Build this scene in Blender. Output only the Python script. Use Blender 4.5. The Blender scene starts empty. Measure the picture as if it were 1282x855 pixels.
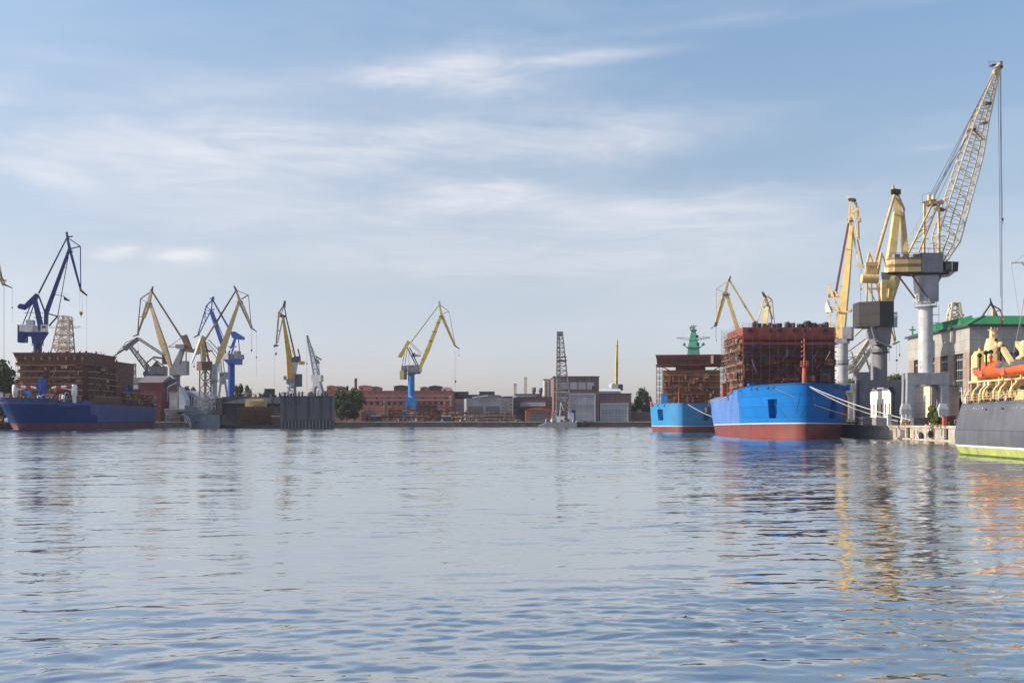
import bpy, math, random
import numpy as np
from mathutils import Vector
random.seed(7)
rng = np.random.default_rng(7)
F = 1375.0          # focal length of the photograph in its own pixels
HZ = 525.0          # row of the horizon
CX = 641.0
EYE = 4.65          # eye height above the water, metres
QZ = 3.2            # height of the quays
scene = bpy.context.scene
COL = scene.collection
R = math.radians
ZUP = Vector((0, 0, 1))

def at(px, py, Y):
    return Vector(((px - CX) / F * Y, Y, EYE + (HZ - py) / F * Y))
def xat(px, Y): return (px - CX) / F * Y
def zat(py, Y): return EYE + (HZ - py) / F * Y

# ---------------------------------------------------------------- materials
MATS = {}
def _n(nt, t, **kw):
    n = nt.nodes.new(t)
    for k, v in kw.items(): setattr(n, k, v)
    return n
def mat(name, col, rough=.55, metal=0.0, var=.22, scale=.35, rust=0.0, streak=0.0, bump=0.0, spec=.4, rustcol=(.10, .042, .02), seams=None):
    m = bpy.data.materials.new(name); m.use_nodes = True
    nt = m.node_tree; L = nt.links
    b = nt.nodes['Principled BSDF']
    b.inputs['Roughness'].default_value = rough; b.inputs['Metallic'].default_value = metal
    b.inputs['Specular IOR Level'].default_value = spec
    tc = _n(nt, 'ShaderNodeTexCoord')
    no = _n(nt, 'ShaderNodeTexNoise'); no.inputs['Scale'].default_value = scale; no.inputs['Detail'].default_value = 6; no.inputs['Roughness'].default_value = .65
    L.new(tc.outputs['Object'], no.inputs['Vector'])
    mx = _n(nt, 'ShaderNodeMix', data_type='RGBA')
    mr = _n(nt, 'ShaderNodeMapRange'); mr.inputs[1].default_value = .3; mr.inputs[2].default_value = .7
    L.new(no.outputs['Fac'], mr.inputs[0]); L.new(mr.outputs[0], mx.inputs[0])
    mx.inputs[6].default_value = (*[c * (1 - var) for c in col], 1)
    mx.inputs[7].default_value = (*[min(1, c * (1 + var)) for c in col], 1)
    out = mx.outputs[2]
    if streak > 0:      # run-down dirt: noise stretched along the height
        mp = _n(nt, 'ShaderNodeMapping'); mp.inputs['Scale'].default_value = (1, 1, .09)
        L.new(tc.outputs['Object'], mp.inputs[0])
        n2 = _n(nt, 'ShaderNodeTexNoise'); n2.inputs['Scale'].default_value = 1.1; n2.inputs['Detail'].default_value = 5
        L.new(mp.outputs[0], n2.inputs['Vector'])
        r2 = _n(nt, 'ShaderNodeMapRange'); r2.inputs[1].default_value = .46; r2.inputs[2].default_value = .72; r2.inputs[4].default_value = streak
        L.new(n2.outputs['Fac'], r2.inputs[0])
        m2 = _n(nt, 'ShaderNodeMix', data_type='RGBA'); L.new(r2.outputs[0], m2.inputs[0]); L.new(out, m2.inputs[6])
        m2.inputs[7].default_value = (*[c * .45 + .012 for c in col], 1)
        out = m2.outputs[2]
    if rust > 0:
        mp = _n(nt, 'ShaderNodeMapping'); mp.inputs['Scale'].default_value = (1, 1, .35)
        L.new(tc.outputs['Object'], mp.inputs[0])
        n3 = _n(nt, 'ShaderNodeTexNoise'); n3.inputs['Scale'].default_value = .55; n3.inputs['Detail'].default_value = 8; n3.inputs['Roughness'].default_value = .7
        L.new(mp.outputs[0], n3.inputs['Vector'])
        r3 = _n(nt, 'ShaderNodeMapRange'); r3.inputs[1].default_value = .64 - rust * .22; r3.inputs[2].default_value = .72 - rust * .1; r3.inputs[4].default_value = .85
        L.new(n3.outputs['Fac'], r3.inputs[0])
        m3 = _n(nt, 'ShaderNodeMix', data_type='RGBA'); L.new(r3.outputs[0], m3.inputs[0]); L.new(out, m3.inputs[6])
        m3.inputs[7].default_value = (*rustcol, 1)
        out = m3.outputs[2]
    if seams:           # plate or panel joints: (width, height) in metres
        sp = _n(nt, 'ShaderNodeSeparateXYZ'); L.new(tc.outputs['Object'], sp.inputs[0])
        ad = _n(nt, 'ShaderNodeMath', operation='ADD'); L.new(sp.outputs[0], ad.inputs[0]); L.new(sp.outputs[1], ad.inputs[1])
        cb = _n(nt, 'ShaderNodeCombineXYZ'); L.new(ad.outputs[0], cb.inputs[0]); L.new(sp.outputs[2], cb.inputs[1])
        br = _n(nt, 'ShaderNodeTexBrick'); br.offset = seams[2] if len(seams) > 2 else 0.0
        br.inputs['Scale'].default_value = 1; br.inputs['Brick Width'].default_value = seams[0]; br.inputs['Row Height'].default_value = seams[1]
        br.inputs['Mortar Size'].default_value = .07; br.inputs['Mortar Smooth'].default_value = .3
        br.inputs['Color1'].default_value = (1, 1, 1, 1); br.inputs['Color2'].default_value = (.86, .86, .86, 1); br.inputs['Mortar'].default_value = (.55, .55, .55, 1)
        L.new(cb.outputs[0], br.inputs['Vector'])
        m4 = _n(nt, 'ShaderNodeMix', data_type='RGBA', blend_type='MULTIPLY'); m4.inputs[0].default_value = 1
        L.new(out, m4.inputs[6]); L.new(br.outputs['Color'], m4.inputs[7]); out = m4.outputs[2]
    L.new(out, b.inputs['Base Color'])
    if bump > 0:
        bp = _n(nt, 'ShaderNodeBump'); bp.inputs['Strength'].default_value = bump; bp.inputs['Distance'].default_value = .3
        L.new(no.outputs['Fac'], bp.inputs['Height']); L.new(bp.outputs[0], b.inputs['Normal'])
    MATS[name] = m
    return m

mat('crane_yellow', (.64, .46, .19), rough=.5, rust=.25, streak=.25)
mat('crane_tan', (.56, .40, .21), rough=.55, rust=.4, streak=.3)
mat('crane_lemon', (.62, .44, .07), rough=.45, rust=.15, streak=.2)
mat('crane_ochre', (.55, .31, .06), rough=.5, rust=.2, streak=.2)
mat('crane_navy', (.008, .028, .18), rough=.45, rust=.05, streak=.2)
mat('crane_blue', (.02, .07, .33), rough=.45, rust=.05, streak=.2)
mat('crane_azure', (.01, .20, .52), rough=.45, streak=.2)
mat('rusty_steel', (.16, .075, .045), rough=.8, var=.45, rust=.5, scale=.6)
mat('crane_rust', (.25, .16, .09), rough=.6, rust=.3, streak=.3)
mat('brown_steel', (.15, .082, .055), rough=.75, var=.4, rust=.3)
mat('dark_steel', (.028, .028, .033), rough=.6, var=.3)
mat('grey_steel', (.21, .207, .23), rough=.5, rust=.2, streak=.4)
mat('dark_grey_steel', (.095, .092, .108), rough=.55, rust=.25, streak=.4)
mat('portal_grey', (.30, .30, .325), rough=.5, rust=.15, streak=.45)
mat('pale_steel', (.44, .44, .46), rough=.5, rust=.2, streak=.35)
mat('white_paint', (.78, .76, .72), rough=.5, rust=.18, streak=.25)
mat('cream_paint', (.56, .42, .20), rough=.5, rust=.12, streak=.25)
mat('pale_lattice', (.62, .52, .38), rough=.6, rust=.35)
mat('grey_lattice', (.23, .21, .205), rough=.6, rust=.3)
mat('rope', (.30, .27, .26), rough=.9, var=.1)
mat('wire', (.10, .10, .13), rough=.6, var=.1)
mat('white_rope', (.72, .69, .62), rough=.9, var=.1)
mat('hook_orange', (.45, .17, .035), rough=.6, rust=.3)
mat('black_house', (.050, .044, .044), rough=.55, rust=.15, streak=.3, seams=(3.2, 2.6))
mat('glass', (.02, .025, .03), rough=.08, var=.1, spec=.8)
mat('hull_blue', (.001, .125, .40), rough=.5, var=.13, scale=.12, streak=.22, seams=(7, 2.6, .5), spec=.12, rust=.05)
mat('hull_blue_worn_sheen', (.07, .165, .43), rough=.45, var=.3, scale=.16, streak=.35, spec=.5)  # worn paint, with the grazing sky reflection mixed into the colour
mat('hull_sky', (.012, .18, .40), rough=.5, var=.15, scale=.1, streak=.15, spec=.5)
mat('hull_navy', (.003, .034, .15), rough=.55, var=.2, scale=.1, streak=.2, spec=.12)
mat('hull_navy_pale', (.055, .09, .22), spec=.2, rough=.5, var=.2, scale=.12, streak=.3)
mat('boot_red', (.15, .032, .026), rough=.5, var=.3, scale=.25, streak=.4)
mat('boot_dark_red', (.13, .04, .05), rough=.55, var=.3, scale=.2, streak=.4)
mat('stripe_white', (.52, .54, .57), rough=.5, var=.08)
mat('primer_red', (.24, .060, .048), rough=.65, var=.25, scale=.4, streak=.3, seams=(6, 2.6))
mat('primer_dark', (.125, .045, .038), rough=.75, var=.35, scale=.5, streak=.45, rust=.3, seams=(4, 2.6))
mat('primer_brown', (.20, .085, .050), rough=.75, var=.4, scale=.45, streak=.4, rust=.3, seams=(5, 2.7))
mat('plank', (.36, .23, .13), rough=.85, var=.4, scale=.8)
mat('scaffold_steel', (.055, .045, .06), rough=.6, var=.3)
mat('scaffold_blue', (.05, .06, .12), rough=.6, var=.3)
mat('mast_green', (.075, .27, .20), rough=.5, streak=.25)
mat('hull_black', (.095, .098, .115), rough=.42, var=.25, scale=.2, streak=.45, rust=.05, seams=(9, 3.3, .5), spec=.5)
mat('hull_lime', (.31, .345, .095), rough=.5, var=.22, scale=.4, streak=.4, rust=.12)
mat('weed_green', (.05, .10, .015), rough=.9, var=.4, scale=1.2)
mat('boat_orange', (.54, .10, .024), rough=.42, var=.15, scale=.6, streak=.15)
mat('canvas', (.075, .072, .08), rough=.9, var=.25, scale=.8)
mat('tarp_blue', (.015, .16, .45), rough=.5, var=.3, scale=.6)
mat('signal_red', (.45, .03, .02), rough=.5, var=.2)
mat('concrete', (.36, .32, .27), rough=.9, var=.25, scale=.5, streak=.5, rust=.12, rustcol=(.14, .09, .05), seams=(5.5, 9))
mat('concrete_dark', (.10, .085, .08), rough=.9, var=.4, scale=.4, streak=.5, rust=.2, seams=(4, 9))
mat('concrete_panel', (.40, .385, .365), rough=.85, var=.13, scale=.3, streak=.4, seams=(3.1, 2.9))
mat('pale_wall', (.74, .63, .50), rough=.85, var=.1, scale=.3, streak=.2, rust=.08, seams=(3.4, 3.0))
mat('white_wall', (.76, .71, .62), rough=.8, var=.1, scale=.3, streak=.2)
mat('beige_wall', (.35, .27, .215), rough=.85, var=.12, scale=.3, streak=.25, seams=(2.6, 2.6))
mat('roof_green', (.025, .19, .075), rough=.55, var=.25, scale=.15, streak=.3, rust=.1)
mat('brick_pink', (.40, .155, .13), rough=.9, var=.16, scale=.12, streak=.25)
mat('brick_dark', (.19, .115, .115), rough=.9, var=.18, scale=.15, streak=.25)
mat('brick_band', (.50, .30, .26), rough=.9, var=.1)
mat('barn_red', (.17, .036, .045), rough=.7, var=.15, scale=.3, streak=.3)
mat('coral_wall', (.42, .12, .075), rough=.85, var=.12, streak=.2)
mat('grey_wall', (.33, .325, .345), rough=.8, var=.1, scale=.2, streak=.25, seams=(6, 40))
mat('gate_grey', (.36, .37, .395), rough=.6, var=.08, scale=.2, streak=.2, seams=(3.5, 3.5))
mat('frame_grey', (.50, .51, .53), rough=.6, var=.08)
mat('slate_roof', (.15, .14, .145), rough=.8, var=.2, scale=.3, streak=.2)
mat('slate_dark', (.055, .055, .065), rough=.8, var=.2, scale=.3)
mat('dock_grey', (.062, .07, .092), rough=.6, var=.2, scale=.2, streak=.5, rust=.1)
mat('dock_dark', (.03, .032, .045), rough=.7, var=.3, scale=.4, streak=.4, rust=.15)
mat('navy_grey', (.21, .225, .25), rough=.5, var=.15, scale=.2, streak=.3)
mat('fresh_ochre', (.55, .38, .17), rough=.8, var=.25, scale=.4)
mat('soil', (.105, .090, .078), rough=1, var=.35, scale=.08)
mat('rubber', (.015, .015, .017), rough=.85, var=.3)
mat('bark', (.055, .042, .032), rough=.95, var=.3, scale=2)
mat('skin_paint', (.5, .32, .22), rough=.7, var=.1)
mat('lamp_white', (.8, .8, .76), rough=.4, var=.05)
def leafmat(name, c0, c1):
    m = bpy.data.materials.new(name); m.use_nodes = True
    nt = m.node_tree; L = nt.links; b = nt.nodes['Principled BSDF']
    b.inputs['Roughness'].default_value = .7; b.inputs['Specular IOR Level'].default_value = .2
    tc = _n(nt, 'ShaderNodeTexCoord')
    no = _n(nt, 'ShaderNodeTexNoise'); no.inputs['Scale'].default_value = .55; no.inputs['Detail'].default_value = 5
    L.new(tc.outputs['Object'], no.inputs['Vector'])
    mr = _n(nt, 'ShaderNodeMapRange'); mr.inputs[1].default_value = .32; mr.inputs[2].default_value = .68
    mx = _n(nt, 'ShaderNodeMix', data_type='RGBA'); L.new(no.outputs['Fac'], mr.inputs[0]); L.new(mr.outputs[0], mx.inputs[0])
    mx.inputs[6].default_value = (*c0, 1); mx.inputs[7].default_value = (*c1, 1)
    L.new(mx.outputs[2], b.inputs['Base Color'])
    MATS[name] = m
leafmat('leaf_mid', (.022, .045, .012), (.075, .105, .028))
leafmat('leaf_dark', (.012, .03, .016), (.04, .068, .03))
leafmat('leaf_olive', (.04, .05, .022), (.10, .105, .05))

# ---------------------------------------------------------------- mesh builder
class MB:
    def __init__(s): s.v = []; s.f = []; s.m = []; s.sm = []
    def add(s, vs, fs, m=0, smooth=False):
        o = len(s.v); s.v.extend([tuple(x) for x in vs])
        for f in fs: s.f.append(tuple(i + o for i in f)); s.m.append(m); s.sm.append(smooth)
        return s
    def hexa(s, a, b, m=0):      # two quads of corners, joined
        s.add(list(a) + list(b), [(3, 2, 1, 0), (4, 5, 6, 7), (0, 1, 5, 4), (1, 2, 6, 5), (2, 3, 7, 6), (3, 0, 4, 7)], m)
        return s
    def box(s, x0, x1, y0, y1, z0, z1, m=0):
        return s.hexa([(x0, y0, z0), (x1, y0, z0), (x1, y1, z0), (x0, y1, z0)], [(x0, y0, z1), (x1, y0, z1), (x1, y1, z1), (x0, y1, z1)], m)
    def beam(s, p, q, w, w2=None, d=None, d2=None, side=None, m=0):
        p = Vector(p); q = Vector(q); ax = (q - p)
        if ax.length < 1e-6: return s
        ax.normalize(); w2 = w if w2 is None else w2; d = w if d is None else d; d2 = (d if w2 == w else d * w2 / w) if d2 is None else d2
        n = Vector(side) if side is not None else (ZUP if abs(ax.z) < .9 else Vector((0, 1, 0)))
        a = ax.cross(n)
        if a.length < 1e-5: n = Vector((1, 0, 0)); a = ax.cross(n)
        a.normalize(); n = a.cross(ax).normalized()
        c = lambda o, W, D: [o - a * W / 2 - n * D / 2, o + a * W / 2 - n * D / 2, o + a * W / 2 + n * D / 2, o - a * W / 2 + n * D / 2]
        return s.hexa(c(p, w, d), c(q, w2, d2), m)
    def tube(s, p, q, r, r2=None, n=8, m=0, caps=True):
        p = Vector(p); q = Vector(q); ax = q - p
        if ax.length < 1e-6: return s
        r2 = r if r2 is None else r2; ax.normalize()
        a = ax.cross(ZUP if abs(ax.z) < .9 else Vector((0, 1, 0))).normalized(); b = ax.cross(a)
        ring = lambda o, rr: [o + (a * math.cos(2 * math.pi * i / n) + b * math.sin(2 * math.pi * i / n)) * rr for i in range(n)]
        A = ring(p, r); B = ring(q, r2)
        s.add(A + B, [(i, (i + 1) % n, n + (i + 1) % n, n + i) for i in range(n)], m, n > 5)
        if caps: s.add(A, [tuple(reversed(range(n)))], m); s.add(B, [tuple(range(n))], m)
        return s
    def path(s, pts, r, n=6, m=0):
        for a, b in zip(pts, pts[1:]): s.tube(a, b, r, n=n, m=m)
        return s
    def prism(s, pts, vec, m=0):
        k = len(pts); vec = Vector(vec); A = [Vector(p) for p in pts]; B = [p + vec for p in A]
        s.add(A + B, [tuple(reversed(range(k))), tuple(range(k, 2 * k))] + [(i, (i + 1) % k, k + (i + 1) % k, k + i) for i in range(k)], m)
        return s
    def lathe(s, c, prof, n=12, m=0, smooth=True, axis=None):
        c = Vector(c); ax = Vector(axis).normalized() if axis is not None else ZUP
        a = ax.cross(Vector((0, 1, 0)) if abs(ax.y) < .9 else Vector((1, 0, 0))).normalized(); b = ax.cross(a)
        vs = []
        for r, z in prof:
            for i in range(n):
                t = 2 * math.pi * i / n; vs.append(c + ax * z + (a * math.cos(t) + b * math.sin(t)) * r)
        fs = []
        for j in range(len(prof) - 1):
            for i in range(n):
                fs.append((j * n + i, j * n + (i + 1) % n, (j + 1) * n + (i + 1) % n, (j + 1) * n + i))
        s.add(vs, fs, m, smooth)
        s.add(vs[:n], [tuple(range(n))], m); s.add(vs[-n:], [tuple(range(n))], m)
        return s
    def lattice(s, p, q, w0, w1, d0, d1, n, rc, rd, side, m=0, m2=None):
        """four-chord lattice girder from p to q; w across (in the plane of side x axis), d along side"""
        p = Vector(p); q = Vector(q); ax = (q - p).normalized(); nn = Vector(side).normalized()
        a = ax.cross(nn).normalized(); nn = a.cross(ax).normalized()
        m2 = m if m2 is None else m2
        def corner(t, i):
            w = (w0 + (w1 - w0) * t) / 2; d = (d0 + (d1 - d0) * t) / 2
            sx = (-1, 1, 1, -1)[i]; sy = (-1, -1, 1, 1)[i]
            return p.lerp(q, t) + a * w * sx + nn * d * sy
        for i in range(4): s.beam(corner(0, i), corner(1, i), rc * 2, m=m)
        for k in range(n):
            t0 = k / n; t1 = (k + 1) / n
            for i in range(4):
                j = (i + 1) % 4
                x, y = (corner(t0, i), corner(t1, j)) if (k + i) % 2 == 0 else (corner(t0, j), corner(t1, i))
                s.beam(x, y, rd * 2, m=m2)
                if rc > 0: s.beam(corner(t1, i), corner(t1, j), rd * 2, m=m2)
        return s
    def obj(s, name, mats, parent=None, base=None):
        if isinstance(mats, str): mats = [mats]
        base = Vector(base) if base is not None else (Vector(parent['_base']) if parent is not None and '_base' in parent else Vector((0, 0, 0)))
        me = bpy.data.meshes.new(name)
        bx, by, bz = base
        me.from_pydata([(x - bx, y - by, z - bz) for x, y, z in s.v], [], s.f)
        for mm in mats: me.materials.append(MATS[mm])
        me.polygons.foreach_set('material_index', s.m); me.polygons.foreach_set('use_smooth', s.sm)
        me.update()
        o = bpy.data.objects.new(name, me); COL.objects.link(o)
        if parent is not None: o.parent = parent
        else: o.location = base
        if parent is not None: o['_base'] = list(base)
        return o

ROOTS = []
def thing(name, label, cat, base, group=None, kind=None):
    o = bpy.data.objects.new(name, None); o.empty_display_size = 1; COL.objects.link(o)
    o.location = base; o['_base'] = list(base); o['label'] = label; o['category'] = cat
    if group: o['group'] = group
    if kind: o['kind'] = kind
    ROOTS.append(o)
    return o
def tag(o, label, cat, group=None, kind=None):
    o['label'] = label; o['category'] = cat
    if group: o['group'] = group
    if kind: o['kind'] = kind
    return o
def structure(o): o['kind'] = 'structure'; return o
def dup(root, loc, label=None, rotz=None, scale=None):
    r = root.copy(); COL.objects.link(r); r.location = loc
    if label: r['label'] = label
    if rotz is not None: r.rotation_euler = (0, 0, rotz)
    if scale is not None: r.scale = scale
    for ch in list(root.children):
        c = ch.copy(); COL.objects.link(c); c.parent = r
        for g in list(ch.children):
            d = g.copy(); COL.objects.link(d); d.parent = c
    return r

# ---------------------------------------------------------------- camera, sky, sun
cam = bpy.data.cameras.new('camera'); camo = bpy.data.objects.new('camera', cam); COL.objects.link(camo)
cam.sensor_width = 36; cam.lens = F * 36 / 1282; cam.shift_y = (HZ - 427.5) / 1282
camo.location = (0, 0, EYE); camo.rotation_euler = (R(90), 0, 0)
cam.clip_start = .5; cam.clip_end = 20000
scene.camera = camo
SUN = Vector((-.985, -.06, 0)).normalized()
ELEV = 33.0
to_sun = Vector((SUN.x * math.cos(R(ELEV)), SUN.y * math.cos(R(ELEV)), math.sin(R(ELEV))))
sl = bpy.data.lights.new('sun', 'SUN'); so = bpy.data.objects.new('sun', sl); COL.objects.link(so)
sl.energy = 4.2; sl.angle = R(.53); sl.color = (1, .90, .76)
so.rotation_euler = to_sun.to_track_quat('Z', 'Y').to_euler(); so.location = (0, 0, 300)

world = bpy.data.worlds.new('World'); scene.world = world; world.use_nodes = True
nt = world.node_tree; L = nt.links
for n in list(nt.nodes): nt.nodes.remove(n)
wo = _n(nt, 'ShaderNodeOutputWorld'); bg = _n(nt, 'ShaderNodeBackground'); L.new(bg.outputs[0], wo.inputs[0])
bg.inputs[1].default_value = .10
sky = _n(nt, 'ShaderNodeTexSky', sky_type='NISHITA'); sky.sun_disc = False
sky.sun_elevation = R(ELEV); sky.sun_rotation = math.atan2(SUN.x, SUN.y)
sky.air_density = 1.0; sky.dust_density = SKY_DUST = 1.0; sky.ozone_density = 1.6
tc = _n(nt, 'ShaderNodeTexCoord')
def M(op, a, b=None, c=None):
    n = _n(nt, 'ShaderNodeMath', operation=op)
    for i, x in enumerate((a, b, c)):
        if x is None: continue
        if isinstance(x, (int, float)): n.inputs[i].default_value = x
        else: L.new(x, n.inputs[i])
    return n.outputs[0]
sep = _n(nt, 'ShaderNodeSeparateXYZ'); L.new(tc.outputs['Generated'], sep.inputs[0])
DX, DY, DZ = sep.outputs
yy = M('MAXIMUM', DY, .05)
U = M('DIVIDE', DX, yy); V = M('DIVIDE', DZ, yy)
def noise(sx, sy, sz, scale, detail=6, rough=.6, dist=0.0, off=0.0):
    mp = _n(nt, 'ShaderNodeMapping'); mp.inputs['Scale'].default_value = (sx, sy, sz); mp.inputs['Location'].default_value = (off, off * .7, off * .3)
    L.new(tc.outputs['Generated'], mp.inputs[0])
    n = _n(nt, 'ShaderNodeTexNoise'); n.inputs['Scale'].default_value = scale; n.inputs['Detail'].default_value = detail
    n.inputs['Roughness'].default_value = rough; n.inputs['Distortion'].default_value = dist
    L.new(mp.outputs[0], n.inputs['Vector'])
    return n.outputs['Fac']
warpU = M('MULTIPLY', M('SUBTRACT', noise(1, 1, 2.5, 6, 5), .5), .10)
warpV = M('MULTIPLY', M('SUBTRACT', noise(1, 1, 2.5, 7, 6, .65, off=3.1), .5), .065)
UWl = M('ADD', U, warpU); VWl = M('ADD', V, warpV)
UWs = M('ADD', U, M('MULTIPLY', warpU, .4)); VWs = M('ADD', V, M('MULTIPLY', warpV, .28))
blobs = [  # px, py, half width, half height, tilt, amount
    (585, 88, 95, 26, 6, .40), (490, 98, 70, 11, 3, .28), (735, 72, 90, 7.5, 6, .32), (620, 112, 60, 20, 0, .24),
    (650, 172, 220, 26, 4, .28), (150, 180, 190, 42, 0, .36), (380, 190, 230, 36, 4, .30), (790, 180, 75, 22, 3, .22),
    (610, 245, 95, 18, 6, .32), (760, 268, 230, 28, -2, .28), (330, 262, 260, 30, 0, .26), (45, 222, 70, 14, -18, .30),
    (230, 319, 29, 8.5, 1, .5), (214, 322, 18, 5, 0, .3), (143, 317, 26, 7.5, 3, .42), (165, 310, 14, 4, 6, .3), (0, 112, 50, 26, 20, .28), (1165, 184, 34, 4, 3, .12), (970, 250, 180, 18, 5, .2),
    (900, 30, 120, 9, 6, .10), (850, 310, 300, 34, 0, .2), (500, 330, 250, 26, 0, .2), (250, 112, 170, 18, 6, .14)]
acc = None
for (px, py, a, b, rot, amt) in blobs:
    UW, VW = (UWs, VWs) if b < 10 else (UWl, VWl)
    cu, cv = (px - CX) / F, (HZ - py) / F
    c, s_ = math.cos(R(rot)), math.sin(R(rot))
    du = M('SUBTRACT', UW, cu); dv = M('SUBTRACT', VW, cv)
    p = M('DIVIDE', M('ADD', M('MULTIPLY', du, c), M('MULTIPLY', dv, s_)), a / F)
    q = M('DIVIDE', M('SUBTRACT', M('MULTIPLY', dv, c), M('MULTIPLY', du, s_)), b / F)
    g = M('MULTIPLY', M('EXPONENT', M('MULTIPLY', M('ADD', M('MULTIPLY', p, p), M('MULTIPLY', q, q)), -.9)), amt)
    acc = g if acc is None else M('ADD', acc, g)
wisps = noise(.8, .8, 4.6, 11, 12, .68, 1.1, off=1.7)
wf = _n(nt, 'ShaderNodeMapRange'); wf.inputs[1].default_value = .30; wf.inputs[2].default_value = .72; wf.inputs[3].default_value = .40; wf.inputs[4].default_value = 1.45
L.new(wisps, wf.inputs[0])
gen = noise(1, 1, 5, 2.2, 8, .6, .4, off=7.7)
gf = _n(nt, 'ShaderNodeMapRange'); gf.inputs[1].default_value = .45; gf.inputs[2].default_value = .8; gf.inputs[4].default_value = .22
L.new(gen, gf.inputs[0])
dens = M('MINIMUM', M('ADD', M('MULTIPLY', acc, wf.outputs[0]), gf.outputs[0]), .9)
HAZE = True
CLOUD = (6.35, 6.15, 6.3)
hs = _n(nt, 'ShaderNodeMix', data_type='RGBA', blend_type='MULTIPLY'); hs.inputs[0].default_value = 1
L.new(sky.outputs[0], hs.inputs[6])
ra = _n(nt, 'ShaderNodeValToRGB'); L.new(DZ, ra.inputs[0])
e = ra.color_ramp.elements
e[0].position = 0.0; e[0].color = (.93, .885, 1.22, 1); e[1].position = 1; e[1].color = (1.05, 1.05, 1.08, 1)
for p_, c_ in ((.055, (.99, .91, 1.08)), (.13, (1.15, .97, .93)), (.22, (1.12, 1.03, .97)), (.36, (1.14, 1.20, 1.17))):
    q_ = e.new(p_); q_.color = (*c_, 1)
L.new(ra.outputs[0], hs.inputs[7])
cm = _n(nt, 'ShaderNodeMix', data_type='RGBA'); L.new(dens, cm.inputs[0]); L.new(hs.outputs[2], cm.inputs[6])
cm.inputs[7].default_value = (*CLOUD, 1)
L.new(cm.outputs[2], bg.inputs[0])
vs = scene.view_settings
scene.display_settings.display_device = 'sRGB'
vs.view_transform = 'Standard'; vs.look = 'None'; vs.gamma = 1; vs.use_curve_mapping = False; vs.exposure = 0.62
scene.cycles.use_denoising = True
scene.cycles.max_bounces = 6; scene.cycles.transparent_max_bounces = 6
scene.cycles.sample_clamp_indirect = 4

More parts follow.
